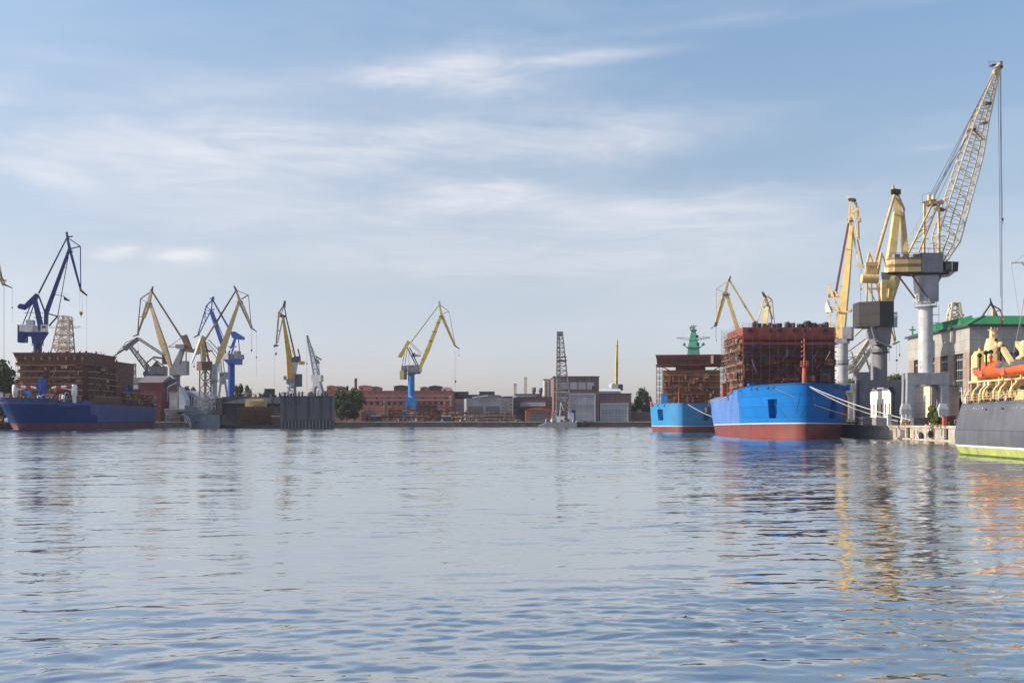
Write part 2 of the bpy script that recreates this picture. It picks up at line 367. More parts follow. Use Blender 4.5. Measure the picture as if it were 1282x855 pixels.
# ---------------------------------------------------------------- water
def build_water():
    # real waves: a sum of directional wave trains on a graded grid that opens out from the viewpoint's bank
    rows = []
    y = 9.0
    while y < 420:
        rows.append(y); y += max(.03, y * y / 6397 * .75)
    rows = np.array(rows + [460, 520, 620, 760, 1000, 1600, 3500, 9000])
    nc = 560
    s = np.linspace(-1, 1, nc); s = np.sign(s) * (np.abs(s) * .62 + np.abs(s) ** 3 * .12)
    Y = np.repeat(rows[:, None], nc, 1); X = s[None, :] * Y * .95
    Xs = X.copy()
    far = rows > 430
    X[far] = s[None, :] * Y[far] * 4.0
    Z = np.zeros_like(X)
    dyy = np.gradient(rows)[:, None] * np.ones((1, nc)); dxx = np.gradient(X, axis=1)
    r = np.random.default_rng(3)
    def lowf(scale, seed):
        q = np.random.default_rng(seed); o = np.zeros_like(X)
        for _ in range(7):
            a = q.uniform(0, 6.28); k = q.uniform(.5, 1.6) * 2 * math.pi / scale
            o += np.sin(k * (X * math.cos(a) * .45 + Y * math.sin(a) * 1.2) + q.uniform(0, 6.28))
        return o / 3.0
    patch = np.clip(.75 + .5 * lowf(38, 1), .15, 1.5)
    patch2 = np.clip(.8 + .4 * lowf(16, 2), .25, 1.4)
    N = 110
    for i in range(N):
        lam = 10 ** r.uniform(math.log10(.35), math.log10(7.5))
        th = r.normal(math.pi / 2 + .12, .24 if lam > 1.2 else .42)
        k = 2 * math.pi / lam
        slope = (.0050 if lam > 2.2 else .0120 if lam > .8 else .0150) * r.uniform(.5, 1.4)
        amp = slope / k
        att = np.exp(-(dyy * abs(math.sin(th)) / (lam * .35)) ** 2) * np.exp(-(np.abs(dxx) * abs(math.cos(th)) / (lam * .35)) ** 2)
        Z += amp * att * (patch if lam > 1.2 else patch2 * patch) * np.sin(k * (X * math.cos(th) + Y * math.sin(th)) + r.uniform(0, 6.28) + .8 * np.sin(k * .13 * (X * math.sin(th) - Y * math.cos(th) * .3) + i))
    Z[far] = 0
    nr = len(rows)
    co = np.stack([X, Y, Z], -1).reshape(-1, 3).astype(np.float32)
    idx = np.arange(nr * nc).reshape(nr, nc)
    q = np.stack([idx[:-1, :-1], idx[:-1, 1:], idx[1:, 1:], idx[1:, :-1]], -1).reshape(-1, 4)
    me = bpy.data.meshes.new('water')
    me.vertices.add(len(co)); me.vertices.foreach_set('co', co.ravel())
    me.loops.add(q.size); me.loops.foreach_set('vertex_index', q.ravel().astype(np.int32))
    me.polygons.add(len(q)); me.polygons.foreach_set('loop_start', np.arange(0, q.size, 4, dtype=np.int32))
    me.polygons.foreach_set('use_smooth', np.ones(len(q), bool))
    me.update(); me.validate()
    m = bpy.data.materials.new('river_water'); m.use_nodes = True
    nt = m.node_tree; L = nt.links; b = nt.nodes['Principled BSDF']
    b.inputs['Base Color'].default_value = (.022, .032, .052, 1); b.inputs['Roughness'].default_value = .045
    b.inputs['IOR'].default_value = 1.6; b.inputs['Specular IOR Level'].default_value = .5
    tc = _n(nt, 'ShaderNodeTexCoord')
    geo = _n(nt, 'ShaderNodeNewGeometry'); sp = _n(nt, 'ShaderNodeSeparateXYZ'); L.new(geo.outputs['Position'], sp.inputs[0])
    def vm(op, a, c):
        n = _n(nt, 'ShaderNodeVectorMath', operation=op)
        for i, x in enumerate((a, c)):
            if x is None: continue
            if isinstance(x, tuple): n.inputs[i].default_value = x
            else: L.new(x, n.inputs[i])
        return n.outputs[0]
    # breeze: the river is sheltered close to this bank and ruffled further out, in drifting patches
    wn = _n(nt, 'ShaderNodeMapRange', interpolation_type='SMOOTHSTEP'); L.new(sp.outputs[1], wn.inputs[0])
    wn.inputs[1].default_value = 18; wn.inputs[2].default_value = 130; wn.inputs[3].default_value = .30; wn.inputs[4].default_value = 1.0
    mp = _n(nt, 'ShaderNodeMapping'); mp.inputs['Scale'].default_value = (.012, .035, 1); L.new(tc.outputs['Object'], mp.inputs[0])
    pn = _n(nt, 'ShaderNodeTexNoise'); pn.inputs['Scale'].default_value = 1; pn.inputs['Detail'].default_value = 5; L.new(mp.outputs[0], pn.inputs['Vector'])
    pr = _n(nt, 'ShaderNodeMapRange'); L.new(pn.outputs['Fac'], pr.inputs[0]); pr.inputs[1].default_value = .35; pr.inputs[2].default_value = .65; pr.inputs[3].default_value = .45; pr.inputs[4].default_value = 1.35
    mu = _n(nt, 'ShaderNodeMath', operation='MULTIPLY'); L.new(wn.outputs[0], mu.inputs[0]); L.new(pr.outputs[0], mu.inputs[1])
    tot = geo.outputs['Normal']
    for sc_, sx, k in ((.55, .4, .24), (2.0, .5, .26), (6.0, .6, .18)):
        mp = _n(nt, 'ShaderNodeMapping'); mp.inputs['Scale'].default_value = (sx, 1, 1); L.new(tc.outputs['Object'], mp.inputs[0])
        n = _n(nt, 'ShaderNodeTexNoise'); n.inputs['Scale'].default_value = sc_; n.inputs['Detail'].default_value = 2; n.inputs['Roughness'].default_value = .5
        L.new(mp.outputs[0], n.inputs['Vector'])
        d = vm('MULTIPLY', vm('SUBTRACT', n.outputs['Color'], (.5, .5, .5)), (k * .6, k, 0))
        s_ = _n(nt, 'ShaderNodeVectorMath', operation='SCALE'); L.new(d, s_.inputs[0]); L.new(mu.outputs[0], s_.inputs['Scale'])
        tot = vm('ADD', tot, s_.outputs[0])
    # facets that lean towards the observer fill more of the view at a low angle than those that lean away
    inc = vm('MULTIPLY', geo.outputs['Incoming'], (.055, .055, 0))
    s_ = _n(nt, 'ShaderNodeVectorMath', operation='SCALE'); L.new(inc, s_.inputs[0]); L.new(mu.outputs[0], s_.inputs['Scale'])
    tot = vm('ADD', tot, s_.outputs[0])
    nn = vm('NORMALIZE', tot, None)
    L.new(nn, b.inputs['Normal'])
    gl = _n(nt, 'ShaderNodeBsdfGlossy'); gl.inputs['Color'].default_value = (.97, .945, .90, 1); gl.inputs['Roughness'].default_value = .05; L.new(nn, gl.inputs['Normal'])
    ms = _n(nt, 'ShaderNodeMixShader'); ms.inputs[0].default_value = .58
    L.new(b.outputs[0], ms.inputs[1]); L.new(gl.outputs[0], ms.inputs[2]); L.new(ms.outputs[0], nt.nodes['Material Output'].inputs['Surface'])
    MATS['river_water'] = m; me.materials.append(m)
    o = bpy.data.objects.new('water', me); COL.objects.link(o); structure(o)
build_water()

# ---------------------------------------------------------------- air
def build_haze():
    b = MB(); b.box(-1500, 1500, -60, 2200, -1, 190)
    m = bpy.data.materials.new('haze_air'); m.use_nodes = True; n = m.node_tree
    n.nodes.remove(n.nodes['Principled BSDF']); v = n.nodes.new('ShaderNodeVolumePrincipled')
    v.inputs['Color'].default_value = (.90, .90, .97, 1); v.inputs['Density'].default_value = .00005
    n.links.new(v.outputs[0], n.nodes['Material Output'].inputs['Volume']); MATS['haze_air'] = m
    o = b.obj('haze', 'haze_air'); o['kind'] = 'stuff'
if HAZE: build_haze()

# ---------------------------------------------------------------- land
land = [(-3000, 470), (-246, 470), (-246, 664), (-121, 664), (-121, 712), (91, 712), (91, 95), (3000, 95), (9000, 9000), (-9000, 9000)]
g = MB(); g.add([(x, y, QZ) for x, y in land], [tuple(range(len(land)))])
structure(g.obj('ground', 'soil'))
def quay(a, b, label, m, top=QZ + .02, cap='concrete', wide=1.2, group=None):
    """vertical quay face with a slightly proud coping; (a -> b) with the land on the left"""
    a = Vector((*a, 0)); b = Vector((*b, 0)); d = (b - a).normalized(); n = Vector((d.y, -d.x, 0))
    t = thing('quay_wall', label, 'quay', (a + b) / 2, group)
    w = MB(); p0 = a - n * .6; p1 = b - n * .6; q0 = a + n * .05; q1 = b + n * .05
    w.hexa([q0 - ZUP * 2, q1 - ZUP * 2, p1 - ZUP * 2, p0 - ZUP * 2], [v + ZUP * (top - .45) for v in (q0, q1, p1, p0)])
    w.obj('face', m, t)
    c = MB(); q0 = a + n * .3; q1 = b + n * .3; p0 = a - n * wide; p1 = b - n * wide
    c.hexa([v + ZUP * (top - .45) for v in (q0, q1, p1, p0)], [v + ZUP * (top + .12) for v in (q0, q1, p1, p0)])
    c.obj('coping', cap, t)
    return t
# ---------------------------------------------------------------- cranes
class Crane:
    """A slewing crane whose jib turns in a vertical plane at azimuth ang (radians from the X axis) about its column."""
    def __init__(s, name, label, cat, px0, Y0, ang=0.0, zb=QZ, group='cranes along the shipyard quays'):
        s.Y0 = Y0; s.X0 = xat(px0, Y0); s.u = Y0 / F; s.zb = zb
        s.ca, s.sa = math.cos(ang), math.sin(ang); s.n = Vector((-s.sa, s.ca, 0))
        s.root = thing(name, label, cat, (s.X0, Y0, zb), group); s.parts = {}; s.order = []; s.subs = {}
    def c(s, px, py, o=0):
        k = (px - CX) / F; r = (k * s.Y0 - s.X0) / (s.ca - k * s.sa); y = s.Y0 + r * s.sa
        return Vector((s.X0 + r * s.ca, y, EYE + (HZ - py) / F * y)) + s.n * (o * s.u)
    def mb(s, part, m):
        if part not in s.parts: s.parts[part] = (MB(), [m]); s.order.append(part)
        b, ms = s.parts[part]
        if m not in ms: ms.append(m)
        return b, ms.index(m)
    def P(s, a): return s.c(*a)
    def bar(s, part, m, a, b, w, w2=None, d=None, d2=None):
        mb, i = s.mb(part, m); u = s.u; w2 = w if w2 is None else w2; d = w if d is None else d; d2 = d * w2 / w if d2 is None else d2
        mb.beam(s.P(a), s.P(b), w * u, w2 * u, d * u, d2 * u, side=s.n, m=i); return s
    def tube(s, part, m, a, b, r, r2=None, n=10):
        mb, i = s.mb(part, m); mb.tube(s.P(a), s.P(b), r * s.u, None if r2 is None else r2 * s.u, n=n, m=i); return s
    def poly(s, part, m, pts, o0, o1):
        mb, i = s.mb(part, m); mb.prism([s.c(p[0], p[1], o0) for p in pts], s.n * ((o1 - o0) * s.u), m=i); return s
    def rect(s, part, m, x0, x1, y0, y1, o0, o1): return s.poly(part, m, [(x0, y0), (x1, y0), (x1, y1), (x0, y1)], o0, o1)
    def lat(s, part, m, a, b, w0, w1, d0, d1, n, rc=.16, rd=.09):
        mb, i = s.mb(part, m); u = s.u
        mb.lattice(s.P(a), s.P(b), w0 * u, w1 * u, d0 * u, d1 * u, n, rc, rd, s.n, m=i); return s
    def rope(s, part, a, b, r=.05, m='wire'):
        mb, i = s.mb(part, m); mb.tube(s.P(a), s.P(b), r, n=4, m=i, caps=False); return s
    def deck(s, part, px, py, r, m='dark_steel', h=1.1, n=8, half=None):
        """walkway: a thin round deck with posts and a handrail"""
        s.nd = getattr(s, 'nd', 0) + 1
        mb, i = s.mb('%s#d%d' % (part, s.nd), m); c = s.c(px, py); rr = r * s.u
        mb.tube(c - ZUP * .1, c + ZUP * .1, rr, n=n, m=i)
        k = [c + Vector((math.cos(2 * math.pi * j / n), math.sin(2 * math.pi * j / n), 0)) * rr * .97 for j in range(n)]
        for j in range(n):
            mb.beam(k[j], k[j] + ZUP * h, .07, m=i); mb.beam(k[j] + ZUP * h, k[(j + 1) % n] + ZUP * h, .06, m=i); mb.beam(k[j] + ZUP * h * .5, k[(j + 1) % n] + ZUP * h * .5, .05, m=i)
        return s
    def hook(s, px, py, r, ptop, m='hook_orange', sep=.8):
        s.rope('hoist_rope', (ptop[0] - sep / 2, ptop[1], -.3), (px - sep / 2, py, -.3)); s.rope('hoist_rope', (ptop[0] + sep / 2, ptop[1], .3), (px + sep / 2, py, .3))
        mb, i = s.mb('hook_block', m); c = s.c(px, py); u = s.u
        mb.lathe(c, [(r * .25 * u, r * .9 * u), (r * .9 * u, r * .4 * u), (r * u, 0), (r * .7 * u, -r * .7 * u), (r * .25 * u, -r * 1.2 * u)], 10, i)
        mb.tube(c - ZUP * r * 1.2 * u, c - ZUP * r * 2.1 * u, r * .16 * u, n=6, m=i)
        mb.beam(c - ZUP * r * 2.1 * u, c - ZUP * r * 2.1 * u + s.n * .0 + Vector((r * .4 * u, 0, r * .3 * u)), r * .2 * u, m=i)
        return s
    def rails(s, part, a, b, step=2.4, h=1.1, off=0, m='dark_steel'):
        """handrail along a sloping member"""
        if part in ('walkway', 'mast_ladder'): s.nd = getattr(s, 'nd', 0) + 1; part = 'handrail#r%d' % s.nd
        mb, i = s.mb(part, m); p = s.P(a); q = s.P(b); k = max(1, int((q - p).length / step))
        for j in range(k + 1): v = p.lerp(q, j / k); mb.beam(v, v + ZUP * h, .06, m=i)
        mb.beam(p + ZUP * h, q + ZUP * h, .06, m=i); return s
    def portal(s, part, m, px0, px1, ytop, ybot, yarch, depth, leg, zb=None):
        """portal base: four legs on bogies under a box frame (depth in metres)"""
        u = s.u; zb = s.zb if zb is None else zb
        x0, x1 = xat(px0, s.Y0), xat(px1, s.Y0); z1 = zat(ytop, s.Y0); za = zat(yarch, s.Y0); zl = zb + 1.6; d = depth / 2; w = leg * u
        frame, i = s.mb(part, m)
        for sy in (-1, 1):
            y = s.Y0 + sy * d
            frame.box(x0, x1, y - w * .35, y + w * .35, za + w * .3, z1, i)
            for (xa, xb, sg) in ((x0, x0 + w, 1), (x1 - w, x1, -1)):
                k = 'leg#%d%d' % (sy, sg); lb, li = s.mb(k, m)
                lb.hexa([(xa - (w * .12 if sg > 0 else 0), y - w * .4, zl), (xb + (w * .12 if sg < 0 else 0), y - w * .4, zl), (xb + (w * .12 if sg < 0 else 0), y + w * .4, zl), (xa - (w * .12 if sg > 0 else 0), y + w * .4, zl)],
                        [(xa, y - w * .33, za + w * .3 - .003), (xb, y - w * .33, za + w * .3 - .003), (xb, y + w * .33, za + w * .3 - .003), (xa, y + w * .33, za + w * .3 - .003)], li)
                # haunch that rounds the inside of the arch
                hx = xb if sg > 0 else xa
                lb.prism([(hx, y - w * .3, za + w * .3 - .01), (hx + sg * w * .38, y - w * .3, za + w * .3 - .01), (hx, y - w * .3, za - w * .4)], (0, w * .6, 0), li)
                gk = 'bogie#%d%d' % (sy, sg); gb, gi = s.mb(gk, 'pale_steel'); xm = (xa + xb) / 2
                gb.beam((xm - w * .7, y, zb + 1.15), (xm + w * .7, y, zb + 1.15), .8, d=1.0, m=gi)
                gb.beam((xm, y, zb + 1.2), (xm, y, zl), .9, m=gi)
                wb, wi = s.mb(gk, 'dark_steel')
                for q in (-.55, -.2, .2, .55): wb.tube((xm + q * w, y - .25, zb + .45), (xm + q * w, y + .25, zb + .45), .44, n=10, m=wi)
        frame.box(x0 + w * .2, x1 - w * .2, s.Y0 - d + w * .35, s.Y0 + d - w * .35, z1 - w * .8, z1 - .004, i)
        return s
    def done(s):
        objs = {}
        for k in s.order:
            b, ms = s.parts[k]; name = k.split('>')[-1].split('#')[0]
            par = s.root
            if '>' in k: par = objs[k.split('>')[0]]
            objs[k] = b.obj(name, ms, par, base=s.root['_base'])
        return s


Y_ = 'crane_yellow'; T_ = 'crane_tan'; D_ = 'dark_steel'; G_ = 'grey_steel'; P_ = 'pale_steel'

# far left: only the jib nose reaches into the frame
k = Crane('luffing_crane', 'tan crane jib nose poking in at the left edge of the frame', 'crane', -72, 560, .05)
k.lat('jib', T_, (-34, 268), (5, 357), 5, 2.6, 4, 2.4, 8, .22, .12); k.bar('jib', D_, (4, 356), (15.5, 360.5), 2.2, 1.0)
k.bar('boom', T_, (-62, 440), (-30, 285), 8, 3, 6, 3); k.bar('tie', T_, (-35, 268), (-88, 345), 1.6)
k.bar('stay', T_, (-34, 268), (-8, 290), .9).bar('stay', T_, (-8, 290), (3, 350), .9).bar('stay', T_, (-30, 285), (-8, 290), .9)
k.poly('mast', G_, [(-78, 440), (-68, 440), (-84, 345), (-90, 345)], -2, 2).rect('machinery_house', P_, -95, -60, 432, 452, -6, 6)
k.tube('column', G_, (-72, 452), (-72, 500), 6, 6, 14).portal('portal', G_, -90, -54, 500, 530, 510, 12, 8)
k.deck('platform', 6, 352, 2.2, h=.9).hook(5, 452, 1.6, (5, 359), D_, 1.0); k.rope('hoist_rope', (15.3, 361), (15.3, 386)); k.tube('ball_hook', D_, (15.3, 384), (15.3, 386.5), .6); k.rope('hoist_rope', (15.3, 386), (15.3, 404))
k.done()

# navy blue crane over the left icebreaker
N_ = 'crane_navy'
k = Crane('luffing_crane', 'dark blue double-link crane rising over the left icebreaker with a white machinery house', 'crane', 47.2, 600, .06)
k.tube('column', N_, (47.2, 427), (47.2, 505), 5, 5.2, 16).portal('portal', N_, 30, 64, 504, 531, 512, 14, 8)
k.poly('slewing_head', N_, [(31, 416), (60, 416), (53.5, 426), (52.5, 431), (42, 431), (40.5, 421.5), (31, 421)], -4.5, 4.5)
k.poly('ballast_box', N_, [(25, 414.5), (33, 416), (33, 429), (25, 429)], -6, 6).rect('ballast_box', 'rusty_steel', 24.2, 25, 407, 429, -6.2, 6.2)
k.rect('machinery_house', 'white_paint', 26, 43, 407, 416, -6, 6).rect('machinery_house', P_, 43, 49, 408, 416, -5, 5)
k.rect('machinery_house>roof_unit', P_, 33.5, 43, 401, 407, -3, 3)
k.rect('operator_cab', 'white_paint', 53.5, 61, 407, 416, -7, -2).rect('operator_cab>cab_window', 'glass', 55, 60.2, 408.5, 411.5, -7.15, -6.9)
k.bar('mast#1', N_, (52, 413, -3), (44, 377, -1.6), 5.4, 4.6, 1.6, 1.4).bar('mast#2', N_, (52, 413, 3), (44, 377, 1.6), 5.4, 4.6, 1.6, 1.4)
k.poly('counterweight_arm', N_, [(45.4, 367.4), (48.6, 369.2), (45.6, 377), (34, 386), (31.5, 381)], -2.4, 2.4)
k.poly('counterweight', N_, [(23, 384.3), (26, 380.6), (30.5, 381), (33.4, 385.5), (30, 388), (24.5, 386.8)], -4.2, 4.2)
k.bar('luffing_rod#1', N_, (40, 380, -2), (29.3, 406, -2), 1.0).bar('luffing_rod#2', N_, (42, 380, 2), (34.5, 402, 2), 1.0)
k.bar('stay#1', N_, (47.5, 369), (56, 391.5), .9).bar('stay#2', N_, (49.3, 371), (56.5, 390), .8)
k.bar('tie', N_, (48.4, 367.5), (83.4, 298.6), 1.4, 1.2, 2.2, 1.6)
k.bar('boom', N_, (57.6, 408), (58, 391), 3.8, 4.2, 5, 4.4).bar('boom', N_, (58, 391.6), (87.2, 311), 4.6, 2.8, 4.4, 2.6)
k.bar('fly_jib', N_, (84, 296.5), (87.2, 311), 2.2, 3, 2).bar('fly_jib', N_, (87.2, 311), (101, 363), 2.9, 1.9, 2.4, 1.7).bar('fly_jib', 'hook_orange', (100.6, 361), (101.2, 364), 2.2, 2.2).bar('fly_jib', D_, (100.6, 363), (109, 370), 2.6, 1.7)
k.bar('jib_head', D_, (83.8, 291.6), (84.4, 297), 1.6, 2.4).tube('jib_head', D_, (82.4, 291.8), (84.8, 291.8), 1.3).bar('jib_head', D_, (84.5, 297), (91, 296), 1.4)
k.bar('kingpost', N_, (88, 311.6), (100.5, 308.6), 1.2).bar('jib_stay#1', N_, (85, 298), (100.5, 308.6), 1.1).bar('jib_stay#2', N_, (100.6, 308.6), (101.2, 360), 1.0)
k.bar('ballast_link', N_, (59.5, 392.5), (72, 396), 1.5).bar('ballast_link', N_, (72, 396), (61.5, 408), 1.6).bar('ballast_rope', 'brown_steel', (72.3, 396), (85.2, 322), .8)
k.bar('walkway', D_, (67, 369), (80, 370.4), .5, d=2).rails('walkway', (70, 369), (84, 370.5)).poly('walkway', D_, [(80, 371), (84, 374), (87.5, 376), (86, 377), (81, 376)], -2, 2).rails('walkway', (80, 375), (88, 375))
k.bar('walkway#2', D_, (30, 391.5), (56, 391.5), .5, d=1.5).bar('walkway#3', D_, (42, 397.5), (54, 397.5), .6, d=2)
k.deck('platform', 47.2, 432.4, 7.6).deck('platform', 88.5, 315.3, 3).hook(101.5, 392, 2.3, (101.4, 366), 'hook_orange', 3)
k.rope('hoist_rope', (108.6, 371), (108.6, 440))
for j in range(6): k.deck('platform', 60.5 + j * 4.6, 385 - j * 12.4, 2.6, h=.4)
k.done()

# tan crane over the red warehouse
k = Crane('luffing_crane', 'tan crane on a slanted grey tower above the dark red warehouse', 'crane', 220, 745, math.pi - .12)
k.tube('column', G_, (220.5, 470), (220.5, 492), 5, 5, 14).portal('portal', G_, 210, 233, 490, 528, 500, 10, 7)
k.poly('tower', G_, [(214.5, 462), (223.5, 462), (233, 431), (227, 436)], -2.6, 2.6)
k.poly('machinery_house', G_, [(214, 461), (229, 455), (229, 452), (235, 452), (235, 469.5), (214, 470)], -5, 5)
k.rect('machinery_house', 'dark_grey_steel', 221, 227, 464, 465.6, -5.2, -4.9)
k.poly('tower_head', G_, [(221, 431.5), (232.5, 431), (232.5, 436.5), (229, 438), (221, 436)], -4, 4)
k.poly('counterweight_arm', 'brown_steel', [(229.8, 420), (233.5, 419), (240, 436), (234, 438), (226.5, 420.5)], -2.5, 2.5)
k.poly('counterweight', 'brown_steel', [(233.4, 437), (239, 436), (242, 438), (241.4, 441.4), (233.6, 440.6)], -4.5, 4.5)
k.bar('luffing_rod#1', G_, (233, 441), (233, 453), 1.1).bar('luffing_rod#2', G_, (211, 434.6), (222, 434.2), .9).bar('luffing_rod#3', T_, (211, 434.4), (227.5, 423), .7)
k.bar('boom', T_, (188.2, 379.6), (204.3, 432), 2.7, 7.2, 2.6, 6).bar('boom', T_, (204.2, 431), (214.6, 461), 7.2, 3.2, 6, 5)
k.bar('tie', 'brown_steel', (190.4, 365), (232, 430), 1.7, 1.9)
k.bar('jib_head', D_, (191.6, 358.6), (189.6, 365), 1.2, 2.6)
k.bar('fly_jib', T_, (189.4, 365), (186.2, 379.5), 2.6, 4.2, 2.2, 3.4).lat('fly_jib', T_, (186.2, 379), (179.5, 398), 4.2, 2.8, 3.4, 2.6, 4, .28, .14).bar('fly_jib', 'brown_steel', (179.8, 397), (172.2, 419), 2.2, 1.4).bar('fly_jib', D_, (174, 418.4), (166.6, 421.2), 1.6, 1.0)
k.bar('jib_stay#1', 'brown_steel', (189, 365), (176, 374.2), 1.1).bar('jib_stay#2', 'brown_steel', (176, 374), (173.6, 401), 1.0).bar('jib_stay#3', 'brown_steel', (173.6, 400), (172.6, 417), 1.2)
k.bar('kingpost', 'crane_ochre', (176.4, 374.6), (184, 378.2), .8).bar('kingpost#2', 'brown_steel', (174, 396.4), (179.4, 397.4), .8)
k.deck('platform', 187.6, 380.6, 2.8, h=.8).deck('platform', 220.5, 470.6, 7).hook(173, 440, 1.1, (172.6, 420), D_, 1)
k.done()

# grey lattice crane behind the red warehouse
L_ = 'grey_lattice'
k = Crane('luffing_crane', 'rusty grey lattice crane folded low behind the red warehouse', 'crane', 199, 760, math.pi + .1)
k.lat('boom', L_, (187, 464), (162.5, 433), 6.5, 3.6, 4, 3, 9, .32, .17)
k.bar('boom_foot', L_, (184, 455), (184, 466), 3, 3)
k.lat('fly_jib', L_, (173, 424), (156, 437), 3.4, 5, 3, 3, 5, .3, .16).bar('fly_jib', L_, (173.5, 423.4), (157, 436.6), 2, 2.6).bar('fly_jib', L_, (157, 436), (140.5, 447.4), 2.6, 1.1)
k.bar('jib_stay#1', L_, (170, 424), (158, 428.6), .7).bar('jib_stay#2', L_, (158, 428.6), (146, 443), .7)
k.lat('tie', L_, (173.5, 424), (205, 444.6), 2.6, 2.6, 2.4, 2.4, 9, .22, .13)
k.bar('rocker', 'brown_steel', (182, 455.6), (192.5, 447), 1.5).bar('rocker', 'brown_steel', (192.5, 447), (206, 449), 2.2).bar('rocker', L_, (192, 449), (206, 459), 1.4).bar('rocker', L_, (198, 452), (191, 459), 1.2)
k.rect('counterweight', 'brown_steel', 203.5, 211, 444, 456, -3, 3)
k.poly('gable', 'brown_steel', [(190, 459), (195.5, 452.6), (202, 459)], -3, 3)
k.rect('machinery_house', G_, 188, 209, 459, 468.4, -5, 5).rect('machinery_house', 'dark_grey_steel', 181, 209, 468.2, 472, -4, 4)
k.tube('slewing_ring', 'dark_grey_steel', (184, 468, -4), (184, 468, 4), 4.2)
k.lat('tower', L_, (197, 472), (197, 512), 12, 16, 12, 16, 4, .4, .22).portal('portal', L_, 184, 212, 510, 530, 516, 14, 6)
k.hook(146, 451.6, 1.3, (146, 444.6), D_, 1)
k.done()

# yellow crane beside the grey naval ship
k = Crane('luffing_crane', 'yellow crane with a wide leaning boom by the grey ship', 'crane', 266.5, 640, .08)
k.tube('column', P_, (266.5, 462), (266.5, 478), 6, 6, 16).tube('column', P_, (267.5, 478), (267.5, 500), 4.4, 4.4, 16).portal('portal', 'dark_grey_steel', 254, 281, 499, 529, 506, 10, 6)
k.deck('platform', 266.5, 477.6, 8.5).deck('platform', 300.2, 378.6, 4, h=.8)
k.bar('boom', Y_, (270.5, 458), (277.5, 440), 3.4, 7.2, 5, 6).bar('boom', Y_, (277.2, 441), (299.4, 378), 7.2, 2.8, 6, 2.8)
k.bar('tie', 'brown_steel', (295, 364.6), (270, 405), 1.5, 2.0).bar('tie', T_, (270, 405), (250, 436), 2.0, 2.2)
k.bar('jib_head', D_, (293, 358), (296, 364), 1.4, 2.6)
k.bar('fly_jib', T_, (295.6, 363.4), (300.4, 377), 2.2, 3.2, 2.2, 2.8).lat('fly_jib', T_, (300.4, 377), (315, 410), 4, 2, 3, 2, 9, .24, .13).bar('fly_jib', T_, (300, 378), (314.4, 410.4), 1.2).bar('fly_jib', D_, (313.4, 409.6), (321.4, 415.2), 2, 1)
k.bar('kingpost', 'brown_steel', (302, 374.6), (311, 369.4), 1.2).bar('jib_stay#1', T_, (297, 364), (311, 369.4), .9).bar('jib_stay#2', T_, (311, 369.4), (314.6, 408), .9)
k.bar('counterweight_arm', T_, (255.6, 421), (246, 440), 4.6, 5.4, 4).tube('counterweight', Y_, (246.4, 440, -4), (246.4, 440, 4), 4)
k.bar('mast#1', 'brown_steel', (255, 428), (253.6, 452), 2.2).bar('mast#2', 'brown_steel', (257, 428), (262, 455), 2).bar('mast#3', T_, (259, 436), (256, 452), 1.6).bar('mast#4', 'brown_steel', (254, 430), (262.4, 441), 1.4)
k.bar('luffing_rod#1', P_, (261, 425), (278, 443), 1.2).bar('luffing_rod#2', P_, (259, 428), (276, 447), 1.0).bar('luffing_rod#3', T_, (260, 433), (274, 452), .9)
k.rect('machinery_house', P_, 262, 272, 456, 464, -5, 5)
k.hook(315, 438.4, 1.2, (315, 413), D_, .8).rope('hoist_rope', (321, 415), (321, 470)).tube('ball_hook', D_, (321, 446), (321, 448.4), .6)
k.done()

# brown lattice-tower crane just in front
k = Crane('luffing_crane', 'rusty crane on a square lattice tower with a boxed cabin, left of yellow boom', 'crane', 256.5, 626, -2.2)
k.lat('tower', L_, (257, 463), (257, 520), 9.5, 10, 9.5, 10, 7, .32, .18).portal('portal', L_, 246, 268, 512, 529, 518, 10, 5)
k.rect('machinery_house', 'brown_steel', 249.4, 262.6, 452.4, 463.6, -5, 5).rect('machinery_house', P_, 252, 261, 455.4, 461.6, -5.2, -4.8)
k.lat('boom', T_, (255, 452), (253, 430), 4, 3, 3, 3, 5, .3, .16).bar('fly_jib', T_, (251.6, 424), (246.6, 438), 3, 3.4).bar('fly_jib', P_, (246.6, 438), (239.6, 455), 2.8, 1.2)
k.bar('tie', T_, (252, 424), (259.4, 444), 1.2).bar('rocker', 'brown_steel', (259, 444), (262, 452), 2).bar('rocker', 'brown_steel', (254, 440), (266, 439), 1.6)
k.hook(242.8, 458.6, 1.1, (242, 450), D_, .8)
k.done()

# royal blue crane
B_ = 'crane_blue'
k = Crane('luffing_crane', 'royal blue crane with an open lattice fly jib behind the floating dock', 'crane', 289.6, 690, math.pi - .1)
k.tube('column', B_, (289.6, 455), (289.6, 500), 4.4, 4.4, 16).portal('portal', B_, 274, 306, 498, 530, 506, 16, 7)
k.poly('slewing_head', B_, [(281, 450), (299, 450), (294, 455), (285.6, 455)], -5, 5)
k.rect('machinery_house', 'white_paint', 281, 287.5, 442.4, 450, -5, 5).rect('machinery_house', G_, 287.5, 293, 443, 450, -4, 4).rect('machinery_house', 'grey_steel', 294, 300.4, 439.6, 450, -4, 4)
k.rect('ballast_box', B_, 294.4, 302, 449.4, 456.6, -5, 5).rect('ballast_box', G_, 300.6, 304.4, 444, 450, -4, 4)
k.bar('mast#1', B_, (293, 424, -2.5), (284, 446, -2.5), 1.7).bar('mast#2', B_, (296, 424, 2.5), (290, 446, 2.5), 1.5).bar('mast#3', B_, (286, 434), (296, 434), 1.2).bar('mast#4', 'white_paint', (287, 437.8), (292.4, 437.8), 2.6)
k.bar('luffing_rod', G_, (298.6, 425), (300, 441), .9)
